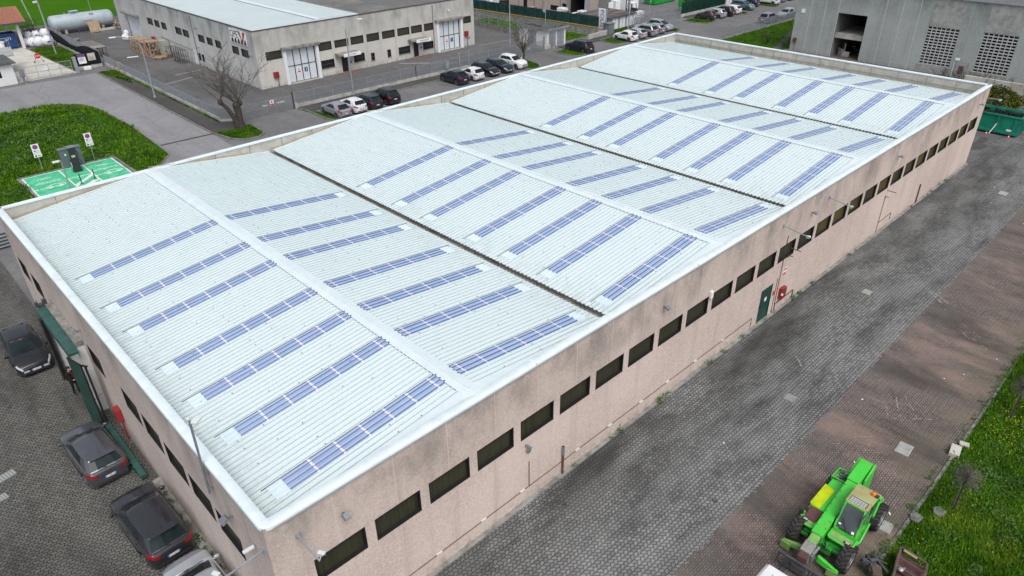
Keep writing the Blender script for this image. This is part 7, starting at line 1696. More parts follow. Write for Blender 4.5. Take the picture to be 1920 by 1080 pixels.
obj('wall', MB().box(90.2, 96.8, 60.6, 66.4, 0, 1.95), 'panel_light', lh); obj('roof', MB().box(89.9, 97.2, 60.2, 66.8, 1.953, 2.12), 'roof_felt', lh); obj('roof_stripe', MB().box(89.95, 97.1, 64.5, 64.9, 2.123, 2.13).box(94, 97.1, 62.2, 62.9, 2.123, 2.13).box(92, 93.5, 61.8, 62.2, 2.123, 2.13), 'tile_red', lh)
for k in range(3): x = 91.3 + k * 1.9; d_ = obj('locker_door', MB().box(x, x + 1.4, 60.55, 60.597, .1, 1.8), 'white_paint', lh); obj('door_split', MB().box(x + .68, x + .72, 60.54, 60.549, .1, 1.8).box(x + .8, x + .9, 60.535, 60.549, .9, 1.0), 'galv_dark', d_)
pw = wthing('pink_works', 'pink works hall with a tall dark doorway at the top edge', 'factory', (97.2, 93, 0))
WX = 97.2
ops = ((77.9, 79.9, .35, 1.2), (76.0, 77.0, .02, 1.75), (70.6, 75.0, .02, 4.6), (86.0, 87.0, .02, 1.5), (92.0, 95.0, .6, 2.0))
mb = MB(); wall_holes(mb, 'x', WX, 68.6, 118, 0, 8.2, ops, True); mb.quad((WX, 68.6, 0), (150, 112, 0), (150, 112, 8.2), (WX, 68.6, 8.2)); obj('wall', mb, 'pink_far', pw)
for k in (0, 4): window(pw, 'x', WX, *ops[k], .15, .1, 'dark_glass')
for k in (1, 3): window(pw, 'x', WX, *ops[k], .15, .1, 'dark_glass', name='door')
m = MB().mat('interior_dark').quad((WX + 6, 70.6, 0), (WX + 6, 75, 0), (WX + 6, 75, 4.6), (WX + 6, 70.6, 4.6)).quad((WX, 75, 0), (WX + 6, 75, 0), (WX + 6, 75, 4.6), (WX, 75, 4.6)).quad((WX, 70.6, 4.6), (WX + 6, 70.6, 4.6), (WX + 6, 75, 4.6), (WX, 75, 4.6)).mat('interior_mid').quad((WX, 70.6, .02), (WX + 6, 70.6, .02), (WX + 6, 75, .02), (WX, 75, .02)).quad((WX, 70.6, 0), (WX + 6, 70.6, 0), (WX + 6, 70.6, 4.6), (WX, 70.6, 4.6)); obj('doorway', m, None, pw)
obj('door_leaf', MB().box(WX - 1.3, WX - .02, 70.5, 70.6, .05, 4.5), 'galv', pw); obj('door_leaf', MB().box(WX - .7, WX - .02, 75.02, 75.12, .05, 4.5), 'galv', pw); obj('roof', MB().prism([(WX - .2, 68.3), (150, 111.8), (150, 118), (WX - .2, 118)], 8.203, 8.5), 'roof_grit', pw)
mb = MB()
for y in (77.4, 81.8, 88.2, 92): mb.box(WX - .07, WX - .002, y, y + .08, 0, 8)
mb.tube([(WX - .1, 84.0, 0), (WX - .1, 84.0, 7)], .07, 6).box(WX - .3, WX - .003, 84.4, 85.0, 2.0, 2.6); obj('downpipe', mb, 'galv_dark', pw)
# the yard of the works
def wrapped(x, y, l, w, h, label, z=0, mat='wrap_white', group='white wrapped pallets in the works yard'):
    r_ = wthing('wrapped_pallet', label, 'wrapped pallet', (x, y, z), group); m = MB().hexa([(x - l / 2, y - w / 2, z + .14), (x + l / 2, y - w / 2, z + .14), (x + l / 2, y + w / 2, z + .14), (x - l / 2, y + w / 2, z + .14)], [(x - l / 2 + .04, y - w / 2 + .04, z + h), (x + l / 2 - .04, y - w / 2 + .04, z + h), (x + l / 2 - .04, y + w / 2 - .04, z + h), (x - l / 2 + .04, y + w / 2 - .04, z + h)]); obj('load', m, mat, r_, 0, .05); m = MB(); pallet(m, x, y, z, 0, l, w); obj('pallet', m, 'wood', r_)
for (x, y, l, w, h, lab) in ((103.2, 71.2, 1.4, 1.4, 1.9, 'low white wrapped pallet nearest the doorway of the works'), (105.0, 71.0, 1.4, 1.4, 2.0, 'white wrapped pallet second from the doorway'), (106.2, 72.6, 1.4, 1.4, 2.6, 'tall white wrapped pallet behind the low ones'), (107.4, 70.6, 1.5, 1.5, 3.0, 'tall white wrapped pallet fourth from the doorway'), (109.2, 70.2, 1.5, 1.5, 3.0, 'tall white wrapped pallet at the end of the row'),
    (94.5, 74.5, 1.4, 1.6, 1.6, 'grey-white wrapped block against the pink wall'), (92.8, 69.8, 1.2, 1.2, 1.5, 'white wrapped block behind the green mesh fence, left'), (92.4, 67.6, 1.2, 1.2, 1.5, 'white wrapped block behind the green mesh fence, by the shed'), (95.6, 70.9, 1.4, 1.2, 1.4, 'white crate with faded print below the works window'), (98.2, 67.9, 1.6, 1.0, .9, 'low white bundle by the corner of the works doorway')): wrapped(x, y, l, w, h, lab)
pallet_stack(93.1, 72.6, 10, 'tall brown pallet stack behind the green mesh fence', 'wood_grey', s_=1.1); pallet_stack(92.6, 68.8, 11, 'brown pallet stack between two white wrapped blocks', 'wood_dark', s_=1.1); pallet_stack(91.6, 79.2, 11, 'golden pallet stack by the works downpipe', 'wood', s_=1.3); pallet_stack(90.5, 82.5, 7, 'low golden pallet stack left of the tall one', 'wood', s_=1.2)
pallet_stack(91.5, 86.3, 14, 'dark pallet stack against the pink wall, right half', 'wood_dark', s_=1.3); pallet_stack(92.5, 88.6, 16, 'dark pallet stack against the pink wall, left half', 'wood_dark', s_=1.4)
bt = wthing('blue_tank', 'bright blue round plastic tank behind the green mesh fence', 'tank', (88.5, 90.6, 0)); obj('shell', MB().lathe([(.8, 1.1), (1.0, 1.3), (1.0, 2.6), (.8, 3.0), (.3, 3.15), (.2, 3.2)], (88.2, 90.4, 0), 'z', 20).lathe([(.9, 0), (.9, 1.05)], (88.2, 90.4, 0), 'z', 16), 'plastic_blue', bt, 40)
for k, lab in enumerate(('white water container next to the blue tank', 'white water container second from the blue tank')):
    r_ = wthing('liquid_container', lab, 'liquid container', (90.4 + k * .6, 89.0 - k * 1.4, 0), 'white caged liquid containers'); x, y = 90.4 + k * .6, 89.0 - k * 1.4; obj('tank', MB().box(x - .5, x + .5, y - .5, y + .5, 1.2, 2.3), 'wrap_white', r_, 0, .06); obj('cage', MB().box(x - .55, x + .55, y - .55, y + .55, 1.05, 1.18).box(x - .54, x - .52, y - .54, y - .52, 1.2, 2.35).box(x - .5, x + .5, y - .5, y + .5, 0, 1.0), 'galv_dark', r_)
for k, (x, y, lab) in enumerate(((96.0, 60.9, 'left white caged liquid container by the lockers'), (97.2, 61.0, 'middle white caged liquid container by the lockers'), (98.4, 61.1, 'right white caged liquid container by the lockers'), (101.3, 63.3, 'white caged liquid container stacked behind the fork lift'), (102.6, 63.5, 'white caged liquid container right of the fork lift'))):
    r_ = wthing('liquid_container', lab, 'liquid container', (x, y, 0), 'white caged liquid containers'); obj('tank', MB().box(x - .5, x + .5, y - .5, y + .5, .2, 1.25), 'wrap_white', r_, 0, .06); m = MB()
    for z_ in (.25, .6, .95, 1.25):
        for a, b in (((-1, -1), (1, -1)), ((1, -1), (1, 1)), ((1, 1), (-1, 1)), ((-1, 1), (-1, -1))): m.bar((x + a[0] * .54, y + a[1] * .54, z_), (x + b[0] * .54, y + b[1] * .54, z_), .03)
    for j in range(4): 
        for s_ in (-1, 1): m.bar((x - .5 + j * .33, y + s_ * .54, .15), (x - .5 + j * .33, y + s_ * .54, 1.3), .025); m.bar((x + s_ * .54, y - .5 + j * .33, .15), (x + s_ * .54, y - .5 + j * .33, 1.3), .025)
    m.box(x - .55, x + .55, y - .55, y + .55, 0, .14); obj('cage', m, 'galv', r_)
ft = wthing('fork_lift', 'dark fork lift with a white roof in the works yard', 'fork lift', (103.0, 66.0, 0))
obj('body', MB().box(102.5, 104.3, 65.5, 66.6, .3, 1.05).box(103.8, 104.5, 65.5, 66.6, .3, 1.3), 'plastic_dark', ft, 0, .06); obj('cage', MB().bar((102.7, 65.5, 1), (102.9, 65.55, 2.2), .08).bar((102.7, 66.6, 1), (102.9, 66.55, 2.2), .08).bar((104.1, 65.5, 1), (103.9, 65.55, 2.2), .08).bar((104.1, 66.6, 1), (103.9, 66.55, 2.2), .08), 'steel_dark', ft); obj('cab_roof', MB().box(102.8, 104.0, 65.45, 66.65, 2.2, 2.32), 'sign_white', ft); obj('mast', MB().box(102.1, 102.2, 65.7, 65.85, .1, 2.9).box(102.1, 102.2, 66.25, 66.4, .1, 2.9).bar((102.15, 65.7, 1.4), (102.15, 66.4, 1.4), .1).bar((102.15, 65.7, 2.8), (102.15, 66.4, 2.8), .1).box(101.0, 102.1, 65.7, 65.82, .1, .16).box(101.0, 102.1, 66.28, 66.4, .1, .16), 'steel_dark', ft)
for x in (102.7, 104.1):
    for y in (65.5, 66.6): m = MB(); m.lathe([(.3, -.1), (.32, 0), (.3, .1)], (x, y, .32), 'y', 14); obj('wheel', m, 'rubber', ft)
gs_ = wthing('bright_skip', 'bright green open skip in the works yard at the top edge', 'skip', (119, 70.7, 0))
m = MB(); x0, x1, y0, y1, h = 115.4, 122.4, 69.7, 72.2, 1.9
m.box(x0, x1, y0, y0 + .1, .15, h).box(x0, x1, y1 - .1, y1, .15, h).box(x0, x0 + .1, y0 + .1, y1 - .1, .15, h).box(x1 - .1, x1, y0 + .1, y1 - .1, .15, h).box(x0 + .1, x1 - .1, y0 + .1, y1 - .1, .15, .25)
for k in range(10): x = x0 + .3 + k * .7; m.box(x, x + .12, y0 - .1, y0 - .003, .15, h - .1)
m.box(x0 - .05, x1 + .05, y0 - .12, y0 - .004, h - .1, h + .06).box(x0 - .12, x0 - .003, y0 - .003, y1, h - .1, h + .06)
for k in range(3): m.box(x0 - .1, x0 - .003, y0 + .3 + k * .8, y0 + .42 + k * .8, .15, h - .1)
obj('body', m, 'skip_bright', gs_); obj('skid', MB().box(x0, x1, y0 + .4, y0 + .7, 0, .15).box(x0, x1, y1 - .7, y1 - .4, 0, .15), 'steel_dark', gs_)
one('thin_post', MB().tube([(121.0, 67.6, 0), (121.3, 67.6, 2.4)], .06, 6), 'galv', 'thin grey post before the bright green skip', 'post')
one('green_machine', MB().box(112.6, 114.2, 61.0, 62.6, .3, 2.2).box(113.0, 113.9, 61.2, 62.4, 2.2, 2.9).bar((114.1, 61.4, 1.8), (115.4, 61.0, 2.9), .3), 'skip_bright', 'green machine behind the overgrown street fence', 'machine', bevel=.05)
one('drum_pair', MB().box(100.0, 100.7, 69.5, 70.1, 0, 1.3).box(100.8, 101.3, 69.6, 70.2, 0, 1.0), 'rag_teal', 'blue and green drums beside the works doorway', 'drums', bevel=.05)
ov = wthing('hedge', 'overgrown hedge with dead twigs behind the street fence', 'hedge', (115.5, 60.8, 0))
def leaves(mb, c, rx, ry, rz_, n, s_, rnd=np.random.RandomState(3), shell=.55):
    for _ in range(n):
        d = rnd.normal(0, 1, 3); d /= np.linalg.norm(d); k = rnd.uniform(shell, 1.0) * (1 + .16 * math.sin(d[0] * 5 + c[0]) * math.cos(d[1] * 4 + d[2] * 3)); p = Vector((c[0] + d[0] * rx * k, c[1] + d[1] * ry * k, c[2] + d[2] * rz_ * k))
        if p.z < .02: continue
        a = Vector(rnd.normal(0, 1, 3)).normalized(); b = a.cross(Vector(rnd.normal(0, 1, 3))).normalized(); ss = s_ * rnd.uniform(.6, 1.4)
        mb.add([p - a * ss, p + b * ss * .5, p + a * ss, p - b * ss * .5], [(0, 1, 2, 3)])
m = MB(); leaves(m, (113.5, 60.6, 1.5), 2.4, .7, 1.3, 900, .14); leaves(m, (118.5, 60.6, 1.6), 2.8, .7, 1.5, 1000, .14); obj('foliage', m, 'hedge_leaf', ov); m = MB(); twigs(m, (115.8, 60.4, .1), 16, 2.8, .05, 1.2, .8, rt, 2); obj('stems', m, 'twig', ov)

# ================================================================== GREY CONCRETE BUILDING, upper right
BX = 97.6; BT = 8.9
cb = wthing('concrete_building', 'tall grey-green concrete panel building with lattice openings and a gravel roof', 'building', (115, 10, 0))
op = (23.1, 27.0, .02, 5.75)
lat = [(11.85, 15.5, .97, 5.5), (5.5, 9.2, .95, 5.55)]
mb = MB(); wall_holes(mb, 'x', BX, -30, 33.0, -.2, BT, [op] + [(a, b, z0, z1) for a, b, z0, z1 in lat], True); mb.quad((BX, 33, -.2), (150, 33, -.2), (150, 33, BT), (BX, 33, BT)); obj('wall', mb, 'grey_panel', cb)
# pale infill panels above and below the lattices
mb = MB()
for a, b, z0, z1 in lat: mb.box(BX - .02, BX - .003, a, b, z1 + .02, BT - .08).box(BX - .06, BX - .003, a - .15, b + .15, -.1, z0 - .02)
obj('infill_panel', mb, 'panel_light', cb)
for a, b, z0, z1 in lat:
    m = MB(); nx, nz = 7, 13
    for k in range(nx + 1): y = a + (b - a) * k / nx; m.box(BX + .02, BX + .22, y - .04, y + .04, z0, z1)
    for k in range(nz + 1): z_ = z0 + (z1 - z0) * k / nz; m.box(BX + .03, BX + .21, a + .04, b - .04, z_ - .055, z_ + .055)
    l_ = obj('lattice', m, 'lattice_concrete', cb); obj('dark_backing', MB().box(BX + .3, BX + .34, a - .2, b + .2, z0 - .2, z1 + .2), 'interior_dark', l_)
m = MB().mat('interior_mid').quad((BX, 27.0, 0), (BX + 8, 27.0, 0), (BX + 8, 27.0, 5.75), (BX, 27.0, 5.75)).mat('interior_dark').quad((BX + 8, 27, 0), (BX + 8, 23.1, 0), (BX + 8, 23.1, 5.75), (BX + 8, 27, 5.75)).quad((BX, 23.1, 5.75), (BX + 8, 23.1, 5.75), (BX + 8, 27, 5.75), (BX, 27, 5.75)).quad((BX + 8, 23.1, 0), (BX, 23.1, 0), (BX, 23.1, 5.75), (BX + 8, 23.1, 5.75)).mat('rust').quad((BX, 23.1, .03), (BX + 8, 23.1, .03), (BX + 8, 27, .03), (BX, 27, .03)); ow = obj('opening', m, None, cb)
obj('mezzanine', MB().box(BX + .4, BX + 7, 23.1, 27.0, 2.55, 3.1).box(BX + .3, BX + .398, 23.1, 27.0, 2.5, 2.75), 'concrete', ow); m = MB()
m.obox((BX + 2.0, 26.0, .9), 1.6, .1, 1.5, .5).obox((BX + 1.4, 26.2, .5), 1.2, .1, 1.0, .9).obox((BX + 1.2, 25.4, .35), .1, 1.0, .7, .2); obj('stored_panel', m, 'panel_light', ow); m = MB()
for k in range(14): m.obox((BX + random.uniform(1.5, 4), random.uniform(23.4, 25), random.uniform(.1, 1.8)), .5, .1, .1, random.uniform(0, 3))
obj('stored_clutter', m, 'steel_dark', ow)
obj('roof', MB().box(BX - .15, 150, -30, 33.15, BT + .003, BT + .16), 'roof_grit', cb); obj('roof_trim', MB().box(BX - .2, BX - .152, -30, 33.2, BT - .06, BT + .2), 'galv', cb)
mb = MB()
for y in (30.9, 28.9, 27.05, 21.0, 18.95, 16.9): mb.box(BX - .015, BX - .002, y - .05, y + .05, 0, BT)
obj('panel_joint', mb, 'lattice_concrete', cb)
one('hose_box', MB().box(BX - .24, BX - .003, 32.15, 32.6, 1.2, 1.8).tube([(BX - .12, 32.3, 0), (BX - .12, 32.3, 1.2)], .03, 6), 'pipe_red', 'faded red hose box on the corner of the grey concrete building', 'hose box', 'red hose boxes', bevel=.02)
one('wall_plate', MB().box(BX - .05, BX - .003, 31.7, 32.2, 5.2, 5.7), 'sign_white', 'small white plate high on the grey concrete building', 'sign')
one('wall_camera', MB().bar((96.9, 11.2, 0), (96.9, 11.2, 2.2), .06).obox((96.9, 11.0, 2.25), .3, .5, .22, .5), 'camera_white', 'white camera on a thin post before the lattice opening', 'security camera')
one('rust_plate', MB().mat('panel_light').box(BX - .04, BX - .003, 9.7, 11.2, .2, 1.9).mat('rust').box(BX - .045, BX - .039, 10.2, 10.8, .4, 1.4), None, 'pale patch with rust stain between the two lattices', 'plate')
# retaining wall with bare creeper at its foot
rwl = wthing('garden_wall', 'pale low wall overgrown with bare creeper behind the round bush', 'wall', (93, 3, 0)); obj('wall', MB().box(92.2, 92.5, -14, 8.5, 0, 1.6), 'concrete_pale', rwl); m = MB()
for k in range(46): twigs(m, (92.15, random.uniform(-12, 9.5), 0.05), 1, 2.0, .035, .5, 1.0, rt, 2)
obj('creeper', m, 'bark', rwl)
one('dead_undergrowth', MB().add([], []), 'bark', '', '') if False else None
ug = wthing('bramble', 'tangle of dark bare bramble along the foot of the grey building', 'bramble', (94.5, 9.5, 0)); m = MB()
for k in range(40): twigs(m, (random.uniform(93, 96.8), random.uniform(2, 13), .0), 2, 1.4, .035, 1.0, .6, rt, 2)
obj('stems', m, 'bark', ug)
bu = wthing('round_bush', 'rounded olive green bush behind the teal skip', 'bush', (84.6, 3.0, 0)); m = MB(); leaves(m, (84.6, 2.9, 1.35), 1.9, 2.3, 1.35, 5200, .11, np.random.RandomState(8), .72); obj('foliage', m, 'bush_leaf', bu); m = MB(); twigs(m, (84.6, 2.9, 0), 14, 1.8, .05, 1, .8, rt, 1); obj('stems', m, 'bark', bu)
hg = wthing('low_hedge', 'low dark hedge at the right edge behind the teal skip', 'hedge', (89, -3, 0)); m = MB()
for y in (-8, -5.5, -3, -.8): leaves(m, (88.5, y, .6), .8, 1.6, .8, 900, .1)
obj('foliage', m, 'hedge_leaf', hg)
# teal skip
sk = wthing('teal_skip', 'long teal green open skip full of shade-darkened scrap beyond the warehouse end', 'skip', (78.2, 2.0, 0))
x0, x1, y0, y1, h = 77.0, 79.5, -1.15, 5.2, 1.92
m = MB(); m.box(x0, x0 + .1, y0, y1, .2, h).box(x1 - .1, x1, y0, y1, .2, h).box(x0 + .1, x1 - .1, y0, y0 + .1, .2, h).box(x0 + .1, x1 - .1, y1 - .1, y1, .2, h).box(x0 + .1, x1 - .1, y0 + .1, y1 - .1, .2, .3)
for k in range(5): y = y0 + .28 + k * 1.5; m.hexa([(x0 - .12, y, .25), (x0 - .003, y, .25), (x0 - .003, y + .2, .25), (x0 - .12, y + .2, .25)], [(x0 - .06, y, h - .1), (x0 - .003, y, h - .1), (x0 - .003, y + .2, h - .1), (x0 - .06, y + .2, h - .1)])
for k in range(3): x = x0 + .3 + k * .85; m.box(x, x + .14, y0 - .1, y0 - .003, .25, h - .1)
m.box(x0 - .14, x0 - .004, y0 - .02, y1, .2, .42).box(x0 - .12, x0 - .003, y0 - .12, y1 + .1, h - .1, h + .06).box(x1 + .003, x1 + .12, y0 - .12, y1 + .1, h - .1, h + .12).box(x0, x1, y0 - .12, y0 - .004, h - .1, h + .06); obj('body', m, 'skip_green', sk, 0, .012)
m = MB()
for k in range(300):
    sx = random.uniform(x0 + .3, x1 - .25); m.obox((sx, random.uniform(y0 + .3, y1 - .3), 1.0 + .85 * (sx - x0) / (x1 - x0) + random.uniform(-.1, .1)), random.uniform(.2, .8), random.uniform(.05, .2), .1, random.uniform(0, 3), Matrix.Rotation(random.uniform(-.6, .6), 3, 'X'))  # near-black heap rising to the far wall stands in for the skip's inner shade
obj('scrap', m, 'interior_dark', sk); obj('skid', MB().box(x0 + .3, x0 + .6, y0, y1, 0, .2).box(x1 - .6, x1 - .3, y0, y1, 0, .2), 'steel_dark', sk); obj('plate', MB().box(x0 - .06, x0 - .05, -.75, -.2, .5, .7), 'sign_white', sk)
one('prop_stick', MB().bar((76.5, 1.05, .1), (76.95, .75, 1.1), .06), 'sign_white', 'pale stick leaning against the teal skip', 'stick')
def cone(x, y, lab): r_ = wthing('traffic_cone', lab, 'cone', (x, y, 0), 'red and white cones by the teal skip'); m = MB().mat('cone_red').box(x - .14, x + .14, y - .14, y + .14, 0, .03).lathe([(.10, .03), (.075, .12)], (x, y, 0), 'z', 14).mat('sign_white').lathe([(.075, .12), (.05, .2)], (x, y, 0), 'z', 14).mat('cone_red').lathe([(.05, .2), (.02, .3)], (x, y, 0), 'z', 14); obj('cone', m, None, r_)
cone(76.6, -.65, 'red and white cone under the corner of the teal skip'); cone(76.4, 1.25, 'little red and white cone at the foot of the pale stick')
one('yellow_stand', MB().mat('yellow_edge').bar((76.9, -2.2, 0), (77.1, -2.3, .9), .06).bar((77.3, -2.2, 0), (77.1, -2.3, .9), .06).mat('steel_dark').box(76.6, 77.0, -2.5, -2.0, 0, .1).bar((77.6, -2.4, 0), (77.4, -2.6, 1.8), .05), None, 'small yellow stand at the right end of the teal skip', 'stand')

# ================================================================== TREES
pt = wthing('pollard_tree', 'bare pollarded tree with upswept branches on the grass corner', 'tree', (25.4, 56.9, 0))
rp = random.Random(12)
m = MB(); m.tube([(25.4, 56.9, -.05), (25.42, 56.9, .7), (25.5, 57.0, 1.5), (25.45, 57.05, 2.3)], [.48, .36, .34, .36], 12).tube([(25.1, 56.8, .0), (24.85, 56.8, 1.2), (24.4, 56.9, 2.3), (23.9, 57.1, 3.0)], [.3, .24, .2, .18], 10).ico((25.45, 57.05, 2.4), .42, .4, .35, 2, .12, rp).ico((23.9, 57.1, 3.0), .28, .28, .3, 2, .15, rp).ico((25.9, 57.2, 2.5), .3, .3, .3, 2, .15, rp); obj('trunk', m, 'bark', pt, 50)
m = MB()
def bough(mb, p, d, l, r_, dep, rnd):
    pts = [Vector(p)]; q = Vector(p); d = Vector(d).normalized(); n = 5
    for k in range(n):
        d = (d + Vector((rnd.uniform(-.12, .12), rnd.uniform(-.12, .12), .07 if dep > 1 else rnd.uniform(-.12, .08)))).normalized(); q = q + d * l / n; pts.append(q.copy())
    mb.tube(pts, [r_ * (1 - .8 * i / n) for i in range(n + 1)], 5 if r_ > .03 else 3, False)
    if dep > 0:
        for k in range(1, n + 1):
            for _ in range(2 if dep > 1 else 3):
                a = rnd.uniform(0, 6.28); s_ = Vector((math.cos(a), math.sin(a), rnd.uniform(-.1, .5))); bough(mb, pts[k], d * .9 + s_ * .75, l * rnd.uniform(.28, .42), r_ * .36, dep - 1, rnd)
for k in range(17):
    a = rp.uniform(0, 6.28); sp = rp.uniform(.25, 1.5); st = rp.choice([(25.45, 57.05, 2.6), (25.45, 57.05, 2.6), (23.9, 57.1, 3.1), (25.9, 57.2, 2.6)]); bough(m, st, (math.cos(a) * sp, math.sin(a) * sp, 1.0), rp.uniform(3.4, 5.0), .06, 2, rp)
obj('crown', m, 'twig', pt)
t2 = wthing('small_bare_tree', 'small bare tree beside the white compact suv', 'tree', (66.7, 56.3, 0)); m = MB(); m.tube([(66.7, 56.3, 0), (66.75, 56.3, .9), (66.7, 56.35, 1.6)], [.14, .11, .09], 8); obj('trunk', m, 'bark', t2, 50); m = MB()
for k in range(11):
    a = rp.uniform(0, 6.28); bough(m, (66.7, 56.35, 1.0 + .06 * k), (math.cos(a) * .7, math.sin(a) * .7, 1), rp.uniform(2.2, 3.6), .05, 2 if k % 2 else 1, rp)
obj('crown', m, 'twig_brown', t2)
t3 = wthing('garden_shrub', 'thin bare shrub on the lawn before the grey concrete building', 'shrub', (99.5, 37.5, 0)); m = MB()
for k in range(9): a = rp.uniform(0, 6.28); bough(m, (99.5, 37.5, .1), (math.cos(a) * .8, math.sin(a) * .8, 1), 2.0, .03, 1, rp)
obj('stems', m, 'bark', t3)
for k in range(3): twigs
def sapling(x, y, lean, lab, n=150):
    r_ = wthing('sapling', lab, 'sapling', (x, y, 0), 'staked saplings on the lawn'); top = Vector((x + lean[0], y + lean[1], 1.95)); obj('trunk', MB().tube([(x, y, 0), Vector((x, y, 0)).lerp(top, .5), top], [.05, .04, .035], 8), 'bark', r_, 50)
    obj('stake', MB().bar((x + .06, y + .04, 0), (x + .06 + lean[0] * .9, y + .04 + lean[1] * .9, 1.75), .07), 'stake', r_); obj('tie', MB().bar((x - .02 + lean[0] * .5, y + lean[1] * .5, .98), (x + .14 + lean[0] * .5, y + .02 + lean[1] * .5, 1.0), .05), 'sign_white', r_)
    m = MB()
    for _ in range(n):
        d = Vector((rp.gauss(0, 1), rp.gauss(0, 1), rp.gauss(.15, .8))).normalized(); e = top + d * rp.uniform(.42, .70); mid_ = top + d * .3 + Vector((rp.uniform(-.05, .05), rp.uniform(-.05, .05), .04)); m.tube([top, mid_, e], [.010, .006, .002], 3, False)
        for _ in range(2): m.tube([mid_, e + Vector((rp.uniform(-.16, .16), rp.uniform(-.16, .16), rp.uniform(-.12, .12)))], [.005, .002], 3, False)
    obj('crown', m, 'twig', r_)
sapling(23.0, -13.0, (.0, .02), 'staked sapling with a ball of bare twigs nearest the telehandler')
sapling(31.05, -12.95, (.05, .0), 'staked sapling at the right edge among dandelions')
wd = wthing('flowering_weed', 'pale tall weed in the lawn right of the rusty implement', 'weed', (20.2, -14.6, 0)); m = MB(); leaves(m, (20.2, -14.6, .3), .28, .28, .3, 160, .05); obj('leaf', m, 'weed_leaf', wd)

# ================================================================== PERSON at the loading door
pe = wthing('person', 'person in dark clothes with brown hair standing in the loading doorway', 'person', (-.76, 21.4, 0.015))
def skin_mesh(name, joints, edges, radii, sub=2):
    me = bpy.data.meshes.new(name); me.from_pydata(joints, edges, []); o = bpy.data.objects.new(name, me); C.objects.link(o)
    sk_ = o.modifiers.new('skin', 'SKIN'); 
    for i, r_ in enumerate(radii): me.skin_vertices[0].data[i].radius = r_ if isinstance(r_, tuple) else (r_, r_)
    me.skin_vertices[0].data[0].use_root = True
    sk_.use_smooth_shade = True; s_ = o.modifiers.new('sub', 'SUBSURF'); s_.levels = sub; s_.render_levels = sub
    dg = bpy.context.evaluated_depsgraph_get(); dg.update(); out = bpy.data.meshes.new_from_object(o.evaluated_get(dg)); bpy.data.objects.remove(o); out.name = name; return out
J = [(0, 0, .95), (0, 0, 1.12), (0, .01, 1.30), (0, .01, 1.44), (0, .0, 1.52), (-.01, -.02, 1.62), (-.02, -.03, 1.70),   # spine neck head 0-6
     (.09, 0, .90), (.10, -.04, .50), (.10, .03, .10), (.10, -.12, .05),           # right leg 7-10
     (-.09, 0, .90), (-.11, .05, .50), (-.10, .13, .10), (-.10, -.02, .05),         # left leg 11-14
     (.19, .01, 1.40), (.24, .03, 1.13), (.12, -.20, 1.10), (.06, -.27, 1.12),        # right arm, bent to the chest 15-18
     (-.19, .01, 1.40), (-.25, .0, 1.13), (-.12, -.20, 1.06), (-.05, -.27, 1.08)]       # left arm 19-22
E_ = [(0, 1), (1, 2), (2, 3), (3, 4), (4, 5), (5, 6), (0, 7), (7, 8), (8, 9), (9, 10), (0, 11), (11, 12), (12, 13), (13, 14), (3, 15), (15, 16), (16, 17), (17, 18), (3, 19), (19, 20), (20, 21), (21, 22)]
Rr = [(.15, .11), (.14, .105), (.165, .115), (.13, .10), .058, .09, .085, .085, .062, .045, .04, .085, .062, .045, .04, .065, .047, .035, .026, .065, .047, .035, .026]
nj = len(J)
for hand, sx in ((18, 1), (22, -1)):
    hx, hy, hz = J[hand]
    for k, (a, l) in enumerate(((-.03, .075), (-.01, .085), (.01, .08), (.03, .065))):
        i = len(J); J += [(hx - sx * .035, hy - .03, hz + a), (hx - sx * (.035 + l * .5), hy - .045, hz + a * 1.1), (hx - sx * (.03 + l * .8), hy - .02, hz + a * 1.1)]; E_ += [(hand, i), (i, i + 1), (i + 1, i + 2)]; Rr += [.009, .009, .008]
    i = len(J); J += [(hx - sx * .01, hy - .045, hz + .035), (hx - sx * .035, hy - .07, hz + .05)]; E_ += [(hand, i), (i, i + 1)]; Rr += [.011, .009]
me = skin_mesh('body', J, E_, Rr, 1)
for n_ in ('cloth_black', 'skin', 'plastic_dark'): me.materials.append(M[n_])
for p in me.polygons:
    c = p.center; p.use_smooth = True
    p.material_index = 1 if (c.z > 1.50 or (c.y < -.235 and 1.0 < c.z < 1.25)) else (2 if c.z < .09 else 0)
bo_ = bpy.data.objects.new('body', me); C.objects.link(bo_); bo_.parent = pe; 
mm = MB(); mm.ico((-.02, .005, 1.70), .105, .115, .125, 3, .03); mm.v = [v for v in mm.v]; mm.f = [f for f in mm.f if not (sum(mm.v[i][1] for i in f) / len(f) < -.055 and sum(mm.v[i][2] for i in f) / len(f) < 1.76)]; mm.mi = [0] * len(mm.f); mm.tube([(-.02, .07, 1.7), (-.03, .1, 1.55), (-.02, .1, 1.42)], [.09, .075, .04], 8)
_obj('hair', mm, 'hair_brown', pe, 60)
mm = MB(); mm.lathe([(.06, 1.40), (.105, 1.43), (.10, 1.50), (.065, 1.53)], (0, -.005, 0), 'z', 14).tube([(.02, -.1, 1.44), (.04, -.14, 1.3), (.03, -.15, 1.15)], [.045, .05, .035], 8); _obj('scarf', mm, 'scarf', pe, 60)
mm = MB(); mm.ico((-.05, -.118, 1.675), .011, .008, .011, 1).ico((.015, -.12, 1.675), .011, .008, .011, 1).box(-.045, .01, -.125, -.118, 1.605, 1.612); _obj('face', mm, 'ink', pe)
mm = MB(); mm.ico((-.018, -.125, 1.645), .013, .02, .02, 1); _obj('nose', mm, 'skin', pe, 60)
mm = MB(); mm.hexa([(-.17, -.12, .78), (.17, -.12, .78), (.17, .12, .78), (-.17, .12, .78)], [(-.15, -.115, 1.0), (.15, -.115, 1.0), (.15, .11, 1.0), (-.15, .11, 1.0)]); _obj('jacket_hem', mm, 'cloth_black', pe, 0, .04)
pe.rotation_euler = (0, 0, R(20))

